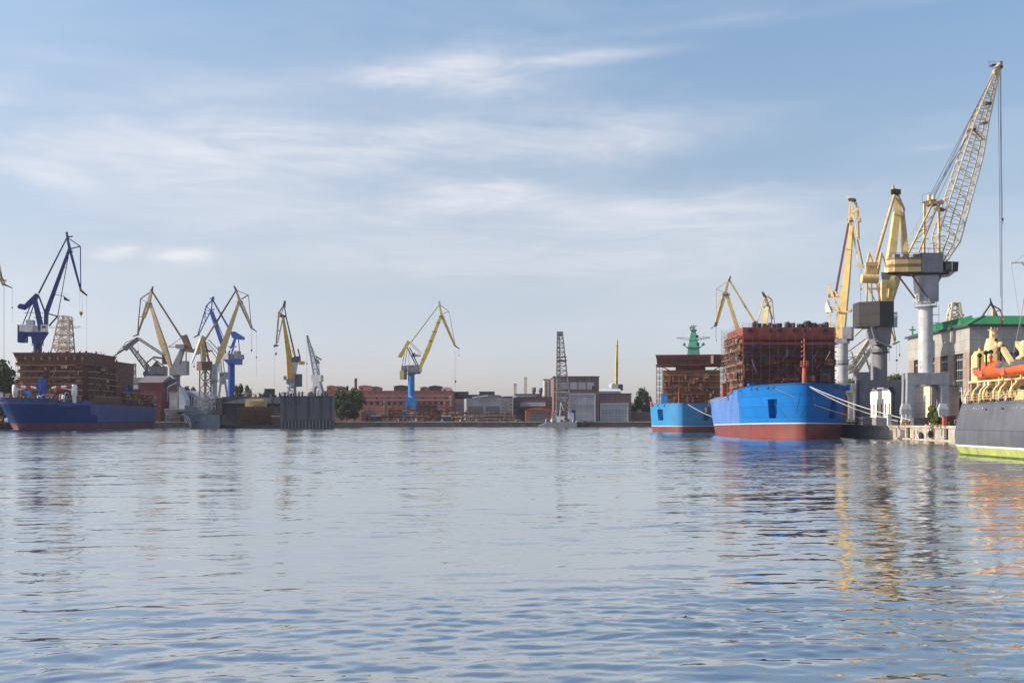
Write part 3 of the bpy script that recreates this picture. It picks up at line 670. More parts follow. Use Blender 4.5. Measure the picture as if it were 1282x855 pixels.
k.poly('counterweight_arm', B_, [(289, 417), (292.6, 415), (300.4, 421), (299.6, 425.4), (291.6, 423.4)], -2, 2).poly('counterweight', B_, [(293.6, 415), (305.4, 422.2), (304.6, 425.4), (298, 425)], -4, 4)
k.bar('boom', B_, (264.6, 390), (278.4, 431), 4.2, 4.2, 3.4, 4).bar('boom', B_, (278.4, 430), (282, 446), 4.4, 3.2)
k.bar('tie', B_, (266.6, 376), (291.6, 420), 1.6, 2.0).bar('stay#1', B_, (266.6, 390), (280.6, 424), .6)
k.bar('jib_head', B_, (267.4, 371.4), (265.4, 377), 2.2, 3.2).bar('jib_head', B_, (262.6, 373.2), (268, 376), 1.2)
k.bar('fly_jib', B_, (265.4, 376.6), (258.6, 382.6), 1).bar('fly_jib', B_, (258.6, 382.6), (247.6, 419.6), 1.2, 1).bar('fly_jib', B_, (265.6, 377), (264.6, 390), 1.1).bar('fly_jib', B_, (263.6, 390), (248.4, 419.8), 1.1, 1)
for a, b in (((258.4, 383), (263.6, 377.6)), ((258.4, 383), (264.4, 390)), ((257, 388), (263.6, 390)), ((256, 392), (262, 393)), ((262, 378), (257, 388)), ((254.5, 396.5), (259.4, 397.5)), ((257, 390), (256.6, 402)), ((252.5, 403), (255.6, 405))): k.bar('fly_jib', B_, a, b, .7)
k.bar('fly_jib', D_, (249.4, 418.8), (242.6, 422.6), 1.8, 1)
k.deck('platform', 265, 388, 3.6, h=.7).deck('platform', 289.6, 456.4, 5.4)
k.done()

# small white portal crane behind
k = Crane('luffing_crane', 'small white portal crane with rounded legs in front of the royal blue column', 'crane', 279, 655, .3)
k.lat('boom', P_, (276, 466), (274, 434), 3.6, 2, 3, 2, 7, .2, .12).bar('mast', P_, (281, 466), (279, 450), 1.1).bar('tie', P_, (279, 450), (274, 435), .6)
k.rect('machinery_house', P_, 274.4, 286, 466, 474.6, -4.4, 4.4).rect('machinery_house', 'glass', 275.4, 279, 468.4, 471, -4.6, -4.3)
k.poly('portal_arch', P_, [(275.4, 474), (282.6, 474), (285.4, 494), (282.8, 494), (281, 481), (277.4, 481), (275.6, 494), (273, 494)], -4.6, -3).poly('portal_arch', P_, [(275.4, 474), (282.6, 474), (285.4, 494), (282.8, 494), (281, 481), (277.4, 481), (275.6, 494), (273, 494)], 3, 4.6)
for j, (x, o) in enumerate(((274.3, -3.8), (284.1, -3.8), (274.3, 3.8), (284.1, 3.8))): k.bar('leg#%d' % j, P_, (x, 494, o), (x, 527.5, o), 2, 2)
k.done()

# ochre crane on the floating dock
O_ = 'crane_ochre'
ZD = zat(495.5, 600.5)
k = Crane('luffing_crane', 'ochre yellow crane standing on the floating dock with its jib folded in', 'crane', 365.6, 600.5, math.pi + .25, zb=ZD)
k.bar('boom', O_, (354.6, 398), (362, 446), 2.6, 7, 2.6, 5).bar('boom', O_, (361.9, 445), (364.2, 475), 7, 8.4, 5, 6)
k.bar('jib_head', 'brown_steel', (356.8, 376.6), (355.6, 384), 2.4, 3.6)
k.bar('fly_jib', T_, (354, 384), (349.4, 391.4), 2, 2).bar('fly_jib', T_, (349.2, 391), (345.6, 432), 2.4, 1.9).bar('fly_jib', T_, (354.4, 397), (347.4, 430), 1.7, 1.2).bar('fly_jib', D_, (342.4, 433.2), (348.6, 432.6), 2.4, 1.6).bar('fly_jib', T_, (348.6, 414), (351, 414.6), 2)
k.bar('hub', 'brown_steel', (350.4, 395), (357.6, 396.4), 4, 2.8).bar('hub', T_, (350, 391), (356, 397), 1).bar('hub', T_, (355.6, 384), (350.4, 397), 1)
k.bar('tie', 'brown_steel', (356, 384), (358.4, 397), 1.3).bar('tie', 'brown_steel', (358.2, 397), (369.8, 447), 1.5, 1.9)
k.bar('rocker#1', T_, (366.4, 438), (370, 447), 2.4).bar('rocker#2', 'brown_steel', (373, 436.6), (375.4, 447), 1.6)
k.poly('tower_head', 'dark_grey_steel', [(364.4, 449), (368, 446.4), (376, 446), (376.4, 452), (372, 454), (364.6, 453)], -3, 3)
k.poly('counterweight', 'crane_ochre', [(374, 452), (381.6, 452.4), (381.2, 456.6), (374, 456.2)], -3.4, 3.4)
k.poly('tower', 'pale_steel', [(366, 453), (373.6, 452.4), (369.6, 475), (364.4, 475)], -2.4, 2.4)
k.rect('machinery_house', 'dark_grey_steel', 369, 378, 468.4, 484, -5, 5).rect('operator_cab', G_, 355, 359, 470.6, 475.4, -4.6, -1.4)
k.rect('slewing_ring', G_, 358.4, 372, 474.6, 480.6, -5, 5).tube('slewing_ring', P_, (365.4, 480), (365.4, 486), 5.6, 4.6, 14)
for j, (x, o) in enumerate(((361, -4), (370, -4), (361, 4), (370, 4))): k.bar('leg#%d' % j, 'pale_steel' if x < 365 else G_, (x + (1 if x < 365 else -1), 485, o * .8), (x, 495.4, o), 2.6, 2.8)
k.bar('portal_brace', G_, (360.6, 488.6, -3.8), (370.4, 488.6, -3.8), 1).bar('portal_brace', G_, (361.6, 485.6, -3.6), (370, 494, -4), .8)
k.hook(345.4, 442.8, 1.5, (345.2, 434.6), 'brown_steel', 2.6).rope('hoist_rope', (343.2, 445), (343.2, 487)); k.deck('platform', 365.4, 485.6, 6.4, h=.8)
k.rails('walkway', (359.6, 404), (365.6, 440))
k.done()

# white lattice crane on the floating dock
k = Crane('luffing_crane', 'slim whitish lattice crane with arched legs on the right end of the floating dock', 'crane', 397.4, 600.5, math.pi - .2, zb=ZD)
k.lat('boom', P_, (396.4, 470), (391, 446), 7.4, 4.6, 4, 3.4, 6, .17, .1).lat('boom', P_, (391, 446), (385.2, 423), 4.6, 1.8, 3.4, 1.8, 8, .17, .1).bar('boom', D_, (385.6, 425.4), (384.6, 420), 1.8)
k.bar('mast#1', P_, (397.4, 470), (396, 447), 1).bar('mast#2', P_, (400, 469), (398.6, 450), .8).bar('mast#3', G_, (395.4, 446), (402.6, 450.6), 1.6).bar('mast#4', G_, (394.6, 449), (399.4, 455), 2.6)
k.bar('tie', G_, (396, 446), (386, 425), .4)
k.rect('machinery_house', P_, 391.4, 403.4, 469.6, 478, -4.4, 4.4).rect('machinery_house', 'white_paint', 392, 397, 470.8, 473, -4.6, -4.3).rect('machinery_house', 'dark_grey_steel', 393, 396, 474.4, 476.4, -4.6, -4.3)
arch = [(394, 478), (401, 478), (404.4, 490), (403.4, 495.4), (400.2, 495.4), (400.6, 489), (398.6, 483.6), (396, 483.6), (394.6, 488), (394.4, 495.4), (391.4, 495.4), (391.8, 486)]
k.poly('portal_arch', P_, arch, -4.4, -2.6).poly('portal_arch', P_, arch, 2.6, 4.4).rect('portal_arch', P_, 394, 401, 478, 481, -2.6, 2.6)
k.rope('hoist_rope', (384.2, 423), (384.2, 491), .06).tube('ball_hook', D_, (384.2, 454), (384.2, 456.4), .6)
k.done()

# blue and lemon crane in the middle
E_ = 'crane_lemon'; A_ = 'crane_azure'
k = Crane('luffing_crane', 'lemon yellow crane on a bright azure column in the middle of the far quay', 'crane', 515, 770, -.05)
k.tube('column', A_, (515, 467), (515, 500), 4.1, 4.1, 16).rect('column', 'white_paint', 512, 516.6, 496, 498, -4.4, -4)
for j, (x, y, o) in enumerate(((503, 511, -4), (521, 508, -4), (505, 511, 4), (523, 508, 4))): k.bar('leg#%d' % j, A_, (512 if x < 510 else 518.5, 497.6, o * .5), (x, 529, o), 4.2, 3.6)
k.poly('portal', A_, [(511, 497), (519.4, 497), (522.4, 503), (522.4, 508), (509, 508), (509.6, 503)], -4.4, 4.4)
k.deck('platform', 515, 468.6, 6, h=.6).rect('slewing_head', 'dark_grey_steel', 511.4, 526, 464.6, 468, -4.4, 4.4)
k.poly('machinery_house', G_, [(509, 457.4), (522.6, 457), (525, 461), (524, 466), (510.4, 466)], -4.6, 4.6).rect('machinery_house', P_, 510, 512, 459, 464.6, -4.8, -4.4)
k.rect('ballast_box', G_, 503, 508.6, 458, 464, -4, 4).rect('ballast_box', 'cream_paint', 501, 506, 464, 475, -4, 4).rect('ballast_box', 'dark_grey_steel', 506, 509, 462, 475, -4, 4)
k.rect('operator_cab', P_, 524.4, 528.6, 460.6, 466, -4.4, -1)
k.bar('mast#1', 'dark_grey_steel', (510, 435, -1.4), (523, 461, -1.4), 1.3).bar('mast#2', 'dark_grey_steel', (512.4, 434.6, 1.4), (525, 461, 1.4), 1.2)
k.bar('luffing_rod#1', G_, (507, 437), (503.6, 458), .7).bar('luffing_rod#2', G_, (509.6, 437.6), (506.4, 460), .7).bar('luffing_rod#3', P_, (512, 440), (512, 457), .5)
k.poly('walkway', P_, [(516.4, 443), (526.6, 444), (526.4, 446.6), (515, 446.6)], -2, 2).rect('walkway', 'crane_navy', 516.4, 519.6, 442, 446.8, -2.4, 2.4)
k.bar('counterweight_arm', E_, (512, 427), (502.4, 443.4), 4, 3.6, 3).poly('counterweight', E_, [(501, 441.6), (504.6, 443.6), (502.6, 447.6), (498.4, 447.2)], -3, 3)
k.bar('stay#1', E_, (513, 427.4), (528, 442), .7).bar('stay#2', E_, (511.6, 429), (526.6, 443), .7)
k.bar('boom', E_, (525.4, 461), (536, 437), 3.8, 4.8, 4.4).bar('boom', E_, (535.8, 437.4), (552, 396), 4.8, 2.9, 4.4, 2.6)
k.bar('tie', 'crane_tan', (549.6, 382), (514.6, 428.6), 1.0, 1.2)
k.bar('jib_head', 'pale_steel', (550, 377), (550.4, 382), 2, 2.2).bar('fly_jib', E_, (550.4, 381.6), (553, 396), 1.7, 2.6).lat('fly_jib', E_, (553, 395), (570, 433.6), 3.2, 1.5, 2.6, 1.4, 10, .24, .14).bar('fly_jib', E_, (553.6, 396), (569.4, 433), 1).bar('fly_jib', D_, (569, 432.6), (575.4, 436.6), 1.7, 1.1)
k.bar('kingpost', 'crane_tan', (554, 393), (562, 390), .7).bar('jib_stay#1', 'crane_tan', (551, 382), (562, 390), .8).bar('jib_stay#2', 'crane_tan', (562, 390), (569.6, 430), .6)
for j in range(5): k.deck('platform', 530 + j * 4.7, 450 - j * 11.5, 2.9, h=.4)
k.deck('platform', 552.4, 396.4, 3.2, h=.7).hook(570, 477.4, 1.5, (570, 437), 'hook_orange', 1.4).rope('hoist_rope', (574.6, 437), (574.6, 444)).tube('ball_hook', D_, (574.6, 443.6), (574.6, 445.6), .4)
k.rope('hoist_rope', (570, 480), (570, 492), .05)
k.done()

# yellow mast crane seen end on
k = Crane('luffing_crane', 'lone yellow crane seen end on above the right dock hall', 'crane', 770.6, 930, -1.35)
k.bar('boom', E_, (771.6, 487), (772, 456), 3.6, 3.2, 3, 3).bar('boom', E_, (772, 457), (772.6, 433), 3, 1.8).bar('fly_jib', E_, (772.6, 434), (773, 425.4), 1.6, 1.2).bar('fly_jib', E_, (769.6, 470), (771, 461), 1.2)
k.deck('platform', 772.4, 433.6, 1.8, h=.8).deck('platform', 772.4, 456, 1.4, h=.8)
k.rect('machinery_house', P_, 765, 770, 480, 485, -3, 3).rect('machinery_house', 'dark_grey_steel', 768.6, 777, 481, 489, -3, 3).tube('column', G_, (771.6, 488), (771.6, 527.5), 2.6)
k.done()

# pale crane behind the two icebreakers on the right
k = Crane('luffing_crane', 'pale yellow crane whose arms rise behind the two icebreakers on the right', 'crane', 946, 475, math.pi - .1)
k.bar('boom', Y_, (909.4, 366.4), (922, 408), 3.4, 5.4, 3, 5).bar('boom', Y_, (922, 407), (934, 448), 5.4, 5.4, 5, 5)
k.bar('tie', Y_, (913.6, 351.4), (944, 402), 2, 2.4).bar('jib_head', 'brown_steel', (915, 345.4), (912.4, 352), 1.2, 2.8)
k.bar('fly_jib', T_, (912, 351.6), (908.4, 366), 2.4, 3.4).lat('fly_jib', Y_, (908, 366), (897, 404), 3.8, 2.6, 3, 2.4, 8, .2, .12).bar('fly_jib', T_, (907, 368), (896.6, 405), 1.2).bar('fly_jib', 'brown_steel', (896.8, 404), (895.6, 409), 4, 3).bar('fly_jib', P_, (894, 408.4), (889.8, 411.6), 2, 1.4)
k.bar('jib_stay#1', Y_, (911, 352.6), (896.8, 361.8), .9).bar('jib_stay#2', Y_, (896.8, 362), (896.6, 404), .8).bar('jib_stay#3', Y_, (903.6, 374), (897, 386), .6).bar('kingpost', Y_, (896.8, 362.2), (907, 365.6), .9)
k.deck('platform', 908.8, 369.6, 5, h=.8).hook(896.5, 425.4, 1.2, (896.5, 410), 'pale_steel', 1)
k.poly('tower', G_, [(940, 450), (948, 450), (949, 402), (944, 402)], -2.5, 2.5).rect('machinery_house', G_, 932, 958, 446, 460, -6, 6).tube('column', G_, (946, 460), (946, 500), 6.5).portal('portal', G_, 930, 962, 498, 530, 506, 13, 7)
k.done()
k = Crane('luffing_crane', 'foreshortened pale crane peeping over the drums on the near icebreaker roof', 'crane', 968, 441, -1.9)
k.bar('jib_head', 'brown_steel', (954.6, 366), (958, 372), 1.6, 2.6).bar('tie', Y_, (957.4, 371), (948, 402), 1.5).bar('fly_jib', Y_, (958, 371), (962, 384), 3, 2.4).bar('fly_jib', Y_, (962, 383), (967, 399), 1.8).bar('boom', Y_, (960.4, 385), (957.4, 410), 3.6, 5, 4)
k.bar('boom', Y_, (957.4, 409), (959, 450), 5, 5).bar('kingpost', Y_, (958.6, 382), (966.4, 375), 1.5).bar('jib_stay#1', Y_, (961, 371), (966.6, 375.6), 1.2).bar('jib_stay#2', Y_, (966.6, 375), (969.6, 404), .9).bar('jib_stay#3', Y_, (964, 386), (966.4, 406), 1.1)
k.deck('platform', 960.6, 385, 4.4, h=.8).rect('machinery_house', G_, 954, 980, 446, 462, -6, 6).tube('column', G_, (968, 462), (968, 498), 6.5).portal('portal', G_, 950, 986, 497, 530, 505, 12, 8)
k.done()
# ---------------------------------------------------------------- the three big cranes on the right quay
k = Crane('luffing_crane', 'cream yellow crane just behind the near icebreaker with its fly jib hanging to the right', 'crane', 1054, 349, -.5)
k.tube('column', P_, (1054, 427), (1054, 482), 7.6, 7.6, 18).portal('portal', P_, 1036, 1073, 480, 529, 494, 5, 8)
k.rect('slewing_ring', G_, 1044, 1062, 424, 430, -8, 8).deck('platform', 1054, 482, 9).deck('platform', 1054, 456, 9)
k.rect('machinery_house', G_, 1056, 1067.5, 409.6, 424.6, -7, 7).rect('machinery_house', 'brown_steel', 1041, 1048, 412, 425, -4, 7)
k.bar('boom', Y_, (1065.8, 284), (1059.6, 352), 4.6, 8, 6, 9).bar('boom', Y_, (1059.8, 350), (1052.6, 412), 8, 10.6, 9, 10).poly('boom', Y_, [(1047.6, 410), (1058.6, 410), (1060, 424), (1048, 424.4)], -5, 5)
k.bar('boom>boom_rib', T_, (1059.6, 312, -4), (1068, 313, -4), 1).bar('boom>boom_rib', T_, (1049, 390, -6), (1064, 391, -6), 2.2, 2.2, 3)
k.bar('fly_jib', T_, (1061.6, 246.6), (1067, 253), 2.2, 3.4).bar('fly_jib', Y_, (1065.6, 253, -3), (1063, 280, -3), 1.9).bar('fly_jib', Y_, (1066, 252, -3), (1074, 298, -3), 1.8).bar('fly_jib', Y_, (1074.4, 261, -3), (1064.6, 273, -3), 1.8)
k.bar('fly_jib', Y_, (1068, 251, 3), (1074.4, 261, 3), 1.5).bar('fly_jib', Y_, (1074.4, 261), (1075.6, 300), 1.5).bar('fly_jib', Y_, (1065, 276), (1075.4, 333), 2, 1.6).bar('fly_jib', Y_, (1067.6, 274, 4), (1079.4, 331, 4), 1.5).bar('fly_jib', Y_, (1071.6, 253, 4), (1072, 275, 4), 1.2).bar('fly_jib', Y_, (1068, 300), (1075.4, 299), 1)
k.rect('fly_jib>jib_drum', T_, 1074, 1077.6, 273, 278, -3, 3).bar('fly_jib', T_, (1073, 331), (1081, 334.4), 4, 3)
k.rect('jib_head', D_, 1063, 1071, 249, 252, -5, 5).bar('jib_head', T_, (1059.4, 245.4), (1062.4, 248.4), 1.2)
k.bar('tie', 'boot_dark_red', (1062.4, 279), (1046.4, 367), 1.9, 2.2, 3).bar('tie#2', Y_, (1064.6, 253), (1060.8, 282), 1.6)
k.bar('mast#1', Y_, (1039, 356, -5), (1036, 391, -5), 1.2).bar('mast#2', Y_, (1039, 356, -5), (1052, 392, -5), 1.6).bar('mast#3', T_, (1052.6, 357, 5), (1052, 392, 5), 1.5).bar('mast#4', Y_, (1040, 391, -5), (1040.6, 425, -5), 1.8).bar('mast#5', Y_, (1048, 391, 4), (1046, 425, 4), 1.8).bar('mast#6', Y_, (1052.6, 357, 5), (1058, 372, 5), 1.2).bar('mast#7', Y_, (1040, 425), (1049, 404), 1.4)
k.bar('rocker', Y_, (1037, 370.6), (1053, 369.4), 3.4, 3.4, 8).bar('rocker', T_, (1039, 386), (1066, 389), 3.4, 3.4, 7).tube('rocker', T_, (1046, 367, -4), (1046, 367, 4), 2.4)
k.poly('counterweight', 'white_paint', [(1034, 383.6), (1036.6, 376), (1038.4, 383), (1042, 391), (1034.6, 392)], -6, 6)
k.hook(1077.6, 361.8, 1.6, (1077.6, 335), 'crane_ochre', 1.6).rope('hoist_rope', (1077.6, 364), (1077.6, 382), .07)
k.deck('platform', 1065, 277, 4, h=.9).deck('platform', 1060.6, 426, 8)
k.rails('walkway', (1051, 396), (1062.4, 290))
k.done()

k = Crane('luffing_crane', 'yellow crane with a forked boom above a hexagonal black machinery house', 'crane', 1101.5, 314, 1.05)
k.tube('column', G_, (1102, 441), (1102, 478), 8.4, 8.4, 20).deck('platform', 1102, 441.6, 11.4).tube('slewing_ring', G_, (1102, 432), (1102, 441), 8, 9.4, 18)
u = k.u
hb, hi = k.mb('machinery_house', 'black_house')
hx = [(-6.2, -2.6), (-1.2, -5.4), (3.2, -4.2), (3.2, 3.4), (-1.2, 5.0), (-6.2, 3.0)]
cxx, cyy = xat(1097.5, 314), 314
hx = [(cxx + x + .3, cyy + y) for x, y in hx]
z0, z1 = zat(410, 314), zat(379.4, 314)
hb.hexa([(x, y, z0) for x, y in hx[:4]], [(x, y, z1) for x, y in hx[:4]], hi); hb.prism([(hx[0][0], hx[0][1], z0), (hx[3][0], hx[3][1], z0), (hx[4][0], hx[4][1], z0), (hx[5][0], hx[5][1], z0)], (0, 0, z1 - z0), hi)
k.rect('operator_cab', G_, 1112, 1119.6, 391, 410, -4, 6).rect('operator_cab>cab_window', 'glass', 1114, 1118.6, 393, 397, -4.2, -3.9)
nk, ni = k.mb('slewing_head', G_); x0, x1 = xat(1092, 314), xat(1112, 314)
nk.hexa([(xat(1094, 314), 311, zat(432, 314)), (xat(1110, 314), 311, zat(432, 314)), (xat(1110, 314), 317.5, zat(432, 314)), (xat(1094, 314), 317.5, zat(432, 314))], [(x0, 310.5, z0 - .004), (x1, 310.5, z0 - .004), (x1, 318, z0 - .004), (x0, 318, z0 - .004)], ni)
nk.beam((xat(1086, 314), 310, z0), (xat(1094, 314), 311, zat(430, 314)), .9, m=ni); nk.beam((xat(1092, 314), 310, zat(428, 314)), (xat(1110, 314), 310, zat(436, 314)), .6, m=ni)
nk.beam((xat(1085, 314), 312, z0 - .3), (xat(1106, 314), 312, z0 - .3), 1.0, m=ni)
k.portal('portal', G_, 1075, 1130, 476, 529, 488, 3, 11)
# double boom leaning away, two box girders
bb, bi = k.mb('boom#1', Y_)
def P2(px, py, Y): return at(px, py, Y)
bb.beam(P2(1122.6, 267, 332), P2(1114.4, 330, 322), 1.9, 2.3, 1.6, 2.0, side=(0, 1, 0), m=bi); bb.beam(P2(1114.4, 329, 322), P2(1110.6, 381, 314), 2.3, 2.3, 2.0, 2.2, side=(0, 1, 0), m=bi)
bb, bi = k.mb('boom#2', Y_); bb.beam(P2(1129, 268, 334), P2(1133.4, 318, 325), 1.1, 1.6, 1.6, 2.0, side=(0, 1, 0), m=bi); bb.beam(P2(1133.4, 317, 325), P2(1112.5, 383, 317), 1.6, 1.6, side=(0, 1, 0), m=bi)
bb, bi = k.mb('boom_head', Y_); bb.hexa([P2(1119, 268.5, 331), P2(1131, 269.5, 331), P2(1131, 269.5, 335), P2(1119, 268.5, 335)], [P2(1118.6, 243, 334), P2(1124.4, 243, 334), P2(1124.4, 243, 336), P2(1118.6, 243, 336)], bi)
bb.beam(P2(1118.6, 269, 330.6), P2(1130, 270, 330.6), .5, m=bi)
bb, bi = k.mb('fly_jib', T_); bb.beam(P2(1118, 232, 334), P2(1119.4, 242, 334), .5, .9, m=bi); bb.beam(P2(1124.6, 245, 335), P2(1132, 262, 345), .55, m=bi); bb.beam(P2(1132, 262, 345), P2(1130.6, 272, 350), .5, m=bi)
bb, bi = k.mb('fly_jib', D_); bb.beam(P2(1115.6, 240.4, 333), P2(1127.6, 240.4, 333), .35, d=1.6, m=bi); bb.beam(P2(1119, 236, 333), P2(1127, 238, 333), .12, m=bi); bb.beam(P2(1127, 238, 333), P2(1127.4, 244, 333), .12, m=bi)
bb, bi = k.mb('tie', T_); bb.tube(P2(1119.6, 245, 333), P2(1094.4, 331, 312), .48, .55, n=8, m=bi)
for t in [j / 12 for j in range(13)]:
    p = P2(1119.6, 245, 333).lerp(P2(1094.4, 331, 312), t); bb.beam(p + Vector((-.9, 0, .2)), p + Vector((.2, 0, .0)), .14, m=bi)
bb.beam(P2(1118.4, 245, 333), P2(1092.4, 329, 312), .1, m=bi)
mm, mi = k.mb('mast#1', Y_)
mm.beam(P2(1083, 345, 309), P2(1088.4, 317, 310), .5, m=mi); mm.beam(P2(1088.4, 317, 310), P2(1093.4, 331, 311), .35, m=mi); mm.beam(P2(1083.4, 331, 309.5), P2(1099, 330.6, 309.5), .9, d=1, m=mi)
mm, mi = k.mb('mast#2', Y_); mm.beam(P2(1098, 347, 311), P2(1104, 317, 312), .6, m=mi); mm.beam(P2(1104, 317, 312), P2(1110, 336, 313), .35, m=mi)
cw, ci = k.mb('counterweight', Y_); cw.tube(P2(1078.6, 348.6, 309), P2(1099, 349.4, 309), 1.28, n=14, m=ci); cw.beam(P2(1084, 340, 309), P2(1098, 340, 309), .8, d=1.6, m=ci)
cw, ci = k.mb('counterweight', 'crane_tan'); cw.beam(P2(1086, 333, 311), P2(1098, 334, 311), .5, d=2, m=ci)
mm, mi = k.mb('support_frame', Y_)
for a, b, w in (((1085.6, 354), (1085, 379.5), .42), ((1097, 354), (1103, 379.5), .34), ((1085.6, 357), (1097, 379), .2), ((1086, 361.6), (1102, 361.6), .5), ((1100.6, 355), (1100.4, 379.5), .3), ((1091, 354), (1092.6, 379.5), .3)):
    mm.beam(P2(*a, 311), P2(*b, 311), w, m=mi)
mm.beam(P2(1106, 352, 313), P2(1106, 379.5, 313), 1.3, m=mi); mm.beam(P2(1116, 356, 314), P2(1113, 379.5, 314), 1.0, m=mi); mm.beam(P2(1104, 355.6, 313), P2(1120.6, 356.6, 313), .7, d=2.4, m=mi); mm.beam(P2(1119.4, 351, 313), P2(1119.4, 360, 313), .3, m=mi)
mm, mi = k.mb('winch_house', G_); mm.hexa([P2(1104, 351, 313), P2(1112, 355, 313), P2(1112, 355, 316), P2(1104, 351, 316)], [P2(1103, 341, 313), P2(1117, 341, 313), P2(1117, 341, 316), P2(1103, 341, 316)], mi)
for a, b in (((1122, 410), (1118.6, 396)),): pass
k.done()

k = Crane('luffing_crane', 'tallest crane with a huge lattice boom and striped counterweight on a round pale column', 'crane', 1158.8, 278, .15)
k.tube('column', 'pale_steel', (1158.8, 384), (1158.8, 468), 8.6, 8.9, 24).deck('platform', 1158.8, 384, 14.6, m='pale_steel').deck('platform', 1158.8, 379.4, 11.6, m='pale_steel')
k.bar('platform', P_, (1163, 394), (1175.6, 394), .6, d=3).bar('platform', P_, (1175.4, 382), (1175.4, 405), .4).bar('platform', P_, (1163, 404), (1175.6, 404), .6, d=3)
k.portal('portal', 'portal_grey', 1132.5, 1184, 467, 529, 484.5, 2.8, 9.4)
k.poly('slewing_head', 'portal_grey', [(1147, 344), (1171.4, 344), (1171.4, 378), (1147, 378)], -7.5, 7.5).poly('slewing_head', 'portal_grey', [(1171.4, 345), (1178.6, 345), (1171.4, 359)], -3, 3)
k.poly('turntable', D_, [(1110, 341.4), (1150, 341.4), (1184, 340.6), (1184, 344.6), (1150, 345.6), (1122, 344)], -8, 8)
# striped counterweight, bowed at its tail
cw, ci = k.mb('counterweight', 'crane_yellow'); cs, _ = k.mb('counterweight', 'crane_rust'); si = 1
plan = [(1148.4, -9.5), (1132, -9.5), (1117, -6.5), (1111, -1.5), (1111, 4), (1118, 8.5), (1148.4, 9)]
ys = [323.6, 326, 331.4, 335.4, 341.4]
for j in range(4):
    pl = [k.c(x, ys[j + 1], o) for x, o in plan]; top = [k.c(x, ys[j], o) for x, o in plan]
    n = len(plan); cw.add(pl + top, [(i, (i + 1) % n, n + (i + 1) % n, n + i) for i in range(n)] + [tuple(range(n, 2 * n)), tuple(range(n - 1, -1, -1))], (si if j % 2 == 0 else ci))
k.rect('machinery_house', 'black_house', 1148.6, 1176, 318, 343.4, -9.4, 9).rect('machinery_house', G_, 1149.4, 1175.4, 319, 342, -9.6, -9.3)
for j, x in enumerate((1118, 1129, 1141)): k.rect('roof_unit#%d' % j, G_, x, x + 7, 318.6, 323.6, -4, 3)
k.rails('walkway', (1112, 323.6, -9), (1148, 323.6, -9), 1.5).rails('walkway', (1149, 318, -9), (1176, 318, -9), 1.5)
k.poly('operator_cab', D_, [(1179, 328), (1197, 328.6), (1196, 340.6), (1180, 340.6)], -6, 3).poly('operator_cab', 'pale_steel', [(1176, 340), (1195, 340), (1186, 347), (1176, 347.6)], -5, 3).rect('operator_cab>cab_window', 'glass', 1181, 1187, 330.4, 338, -6.2, -5.9).rect('operator_cab>cab_window', 'white_paint', 1188.2, 1189, 329, 340, -6.3, -6)
k.bar('brace#1', 'brown_steel', (1121, 343.6, -4), (1144, 374, -3), 1.6).bar('brace#2', 'brown_steel', (1136, 343.6, -8), (1158, 374, -7), 1.6).bar('brace#3', G_, (1178, 346, 4), (1170, 360, 3), 1.4)
# A-frame
k.bar('mast#1', Y_, (1164, 257, -6), (1134.4, 317.6, -7), 1.9).bar('mast#2', Y_, (1172, 255, -6), (1145.6, 317, -9), 1.9)
k.bar('mast#3', Y_, (1160, 252, 5), (1160, 318, 6), 2.4).bar('mast#4', Y_, (1172.6, 258, -5), (1172.6, 318, -6), 2.4)
for a, b in (((1141, 304), (1151, 304)), ((1148, 290), (1158, 288)), ((1155, 275), (1164, 272)), ((1141, 304), (1158, 288)), ((1148, 290), (1164, 272)), ((1134, 312), (1172, 312)), ((1146, 294), (1160, 283)), ((1160, 306), (1172, 306)), ((1153, 300), (1160, 300))): k.bar('mast_brace', Y_, (*a, -6), (*b, -6), .8)
k.rails('mast_ladder', (1137, 303, -5), (1161, 262, -5), 1.6, 1.6, m='crane_tan')
k.rect('mast_head', T_, 1161, 1178, 253, 256.6, -7, 7).poly('mast_head', T_, [(1153.6, 253.6), (1163, 251), (1163, 255.4)], -5, 3).rect('mast_head', 'brown_steel', 1162, 1170, 250.6, 258.4, -4, 4).tube('mast_head', Y_, (1162, 245, -2), (1162, 254, -2), 2).tube('mast_head', Y_, (1169.6, 244.6, 2), (1169.6, 254, 2), 2).tube('mast_head', T_, (1175.4, 254, -6), (1175.4, 254, 6), 3).poly('mast_head', 'brown_steel', [(1172, 260), (1183.6, 264), (1174, 263)], -6, 6)
k.rails('mast_head', (1152.6, 253, -4), (1162, 250, -4), 1.4, 1.6)
# boom: four-chord lattice
PL = 'pale_lattice'; PM = 'crane_yellow'
def sect(a, b, w0, w1, d0, d1, n): k.lat('boom', 'boom_cream', a, b, w0, w1, d0, d1, n, .15, .058)
m_ = mat('boom_cream', (.60, .48, .31), rough=.55, rust=.35, streak=.2)
sect((1178, 327), (1184.5, 300), 10, 30, 10, 16, 3); sect((1184.5, 300), (1216, 194), 30, 25, 16, 14, 9); sect((1216, 194), (1227, 152), 25, 18, 14, 11, 4); sect((1227, 152), (1249, 86), 18, 4.5, 11, 4, 10)
k.bar('boom', 'boom_cream', (1176, 327), (1189, 290), 1.4, 1.6).bar('boom', 'boom_cream', (1187, 290), (1234, 128), 1.3, 1.1)
k.poly('boom_head', T_, [(1243, 90), (1251, 79), (1253.6, 77.6), (1254, 84), (1250, 93), (1245, 96)], -3, 3).tube('boom_head', D_, (1252.2, 85, -3), (1252.2, 85, 3), 2.2).bar('boom_head', D_, (1252, 80), (1253, 77), 1.6).rect('boom_head', 'brown_steel', 1240, 1245, 81.6, 83, -4, 4).rails('boom_head', (1239, 82), (1246, 82), 1.2, .9).rope('boom_head', (1237.6, 80), (1237, 75.6), .05)
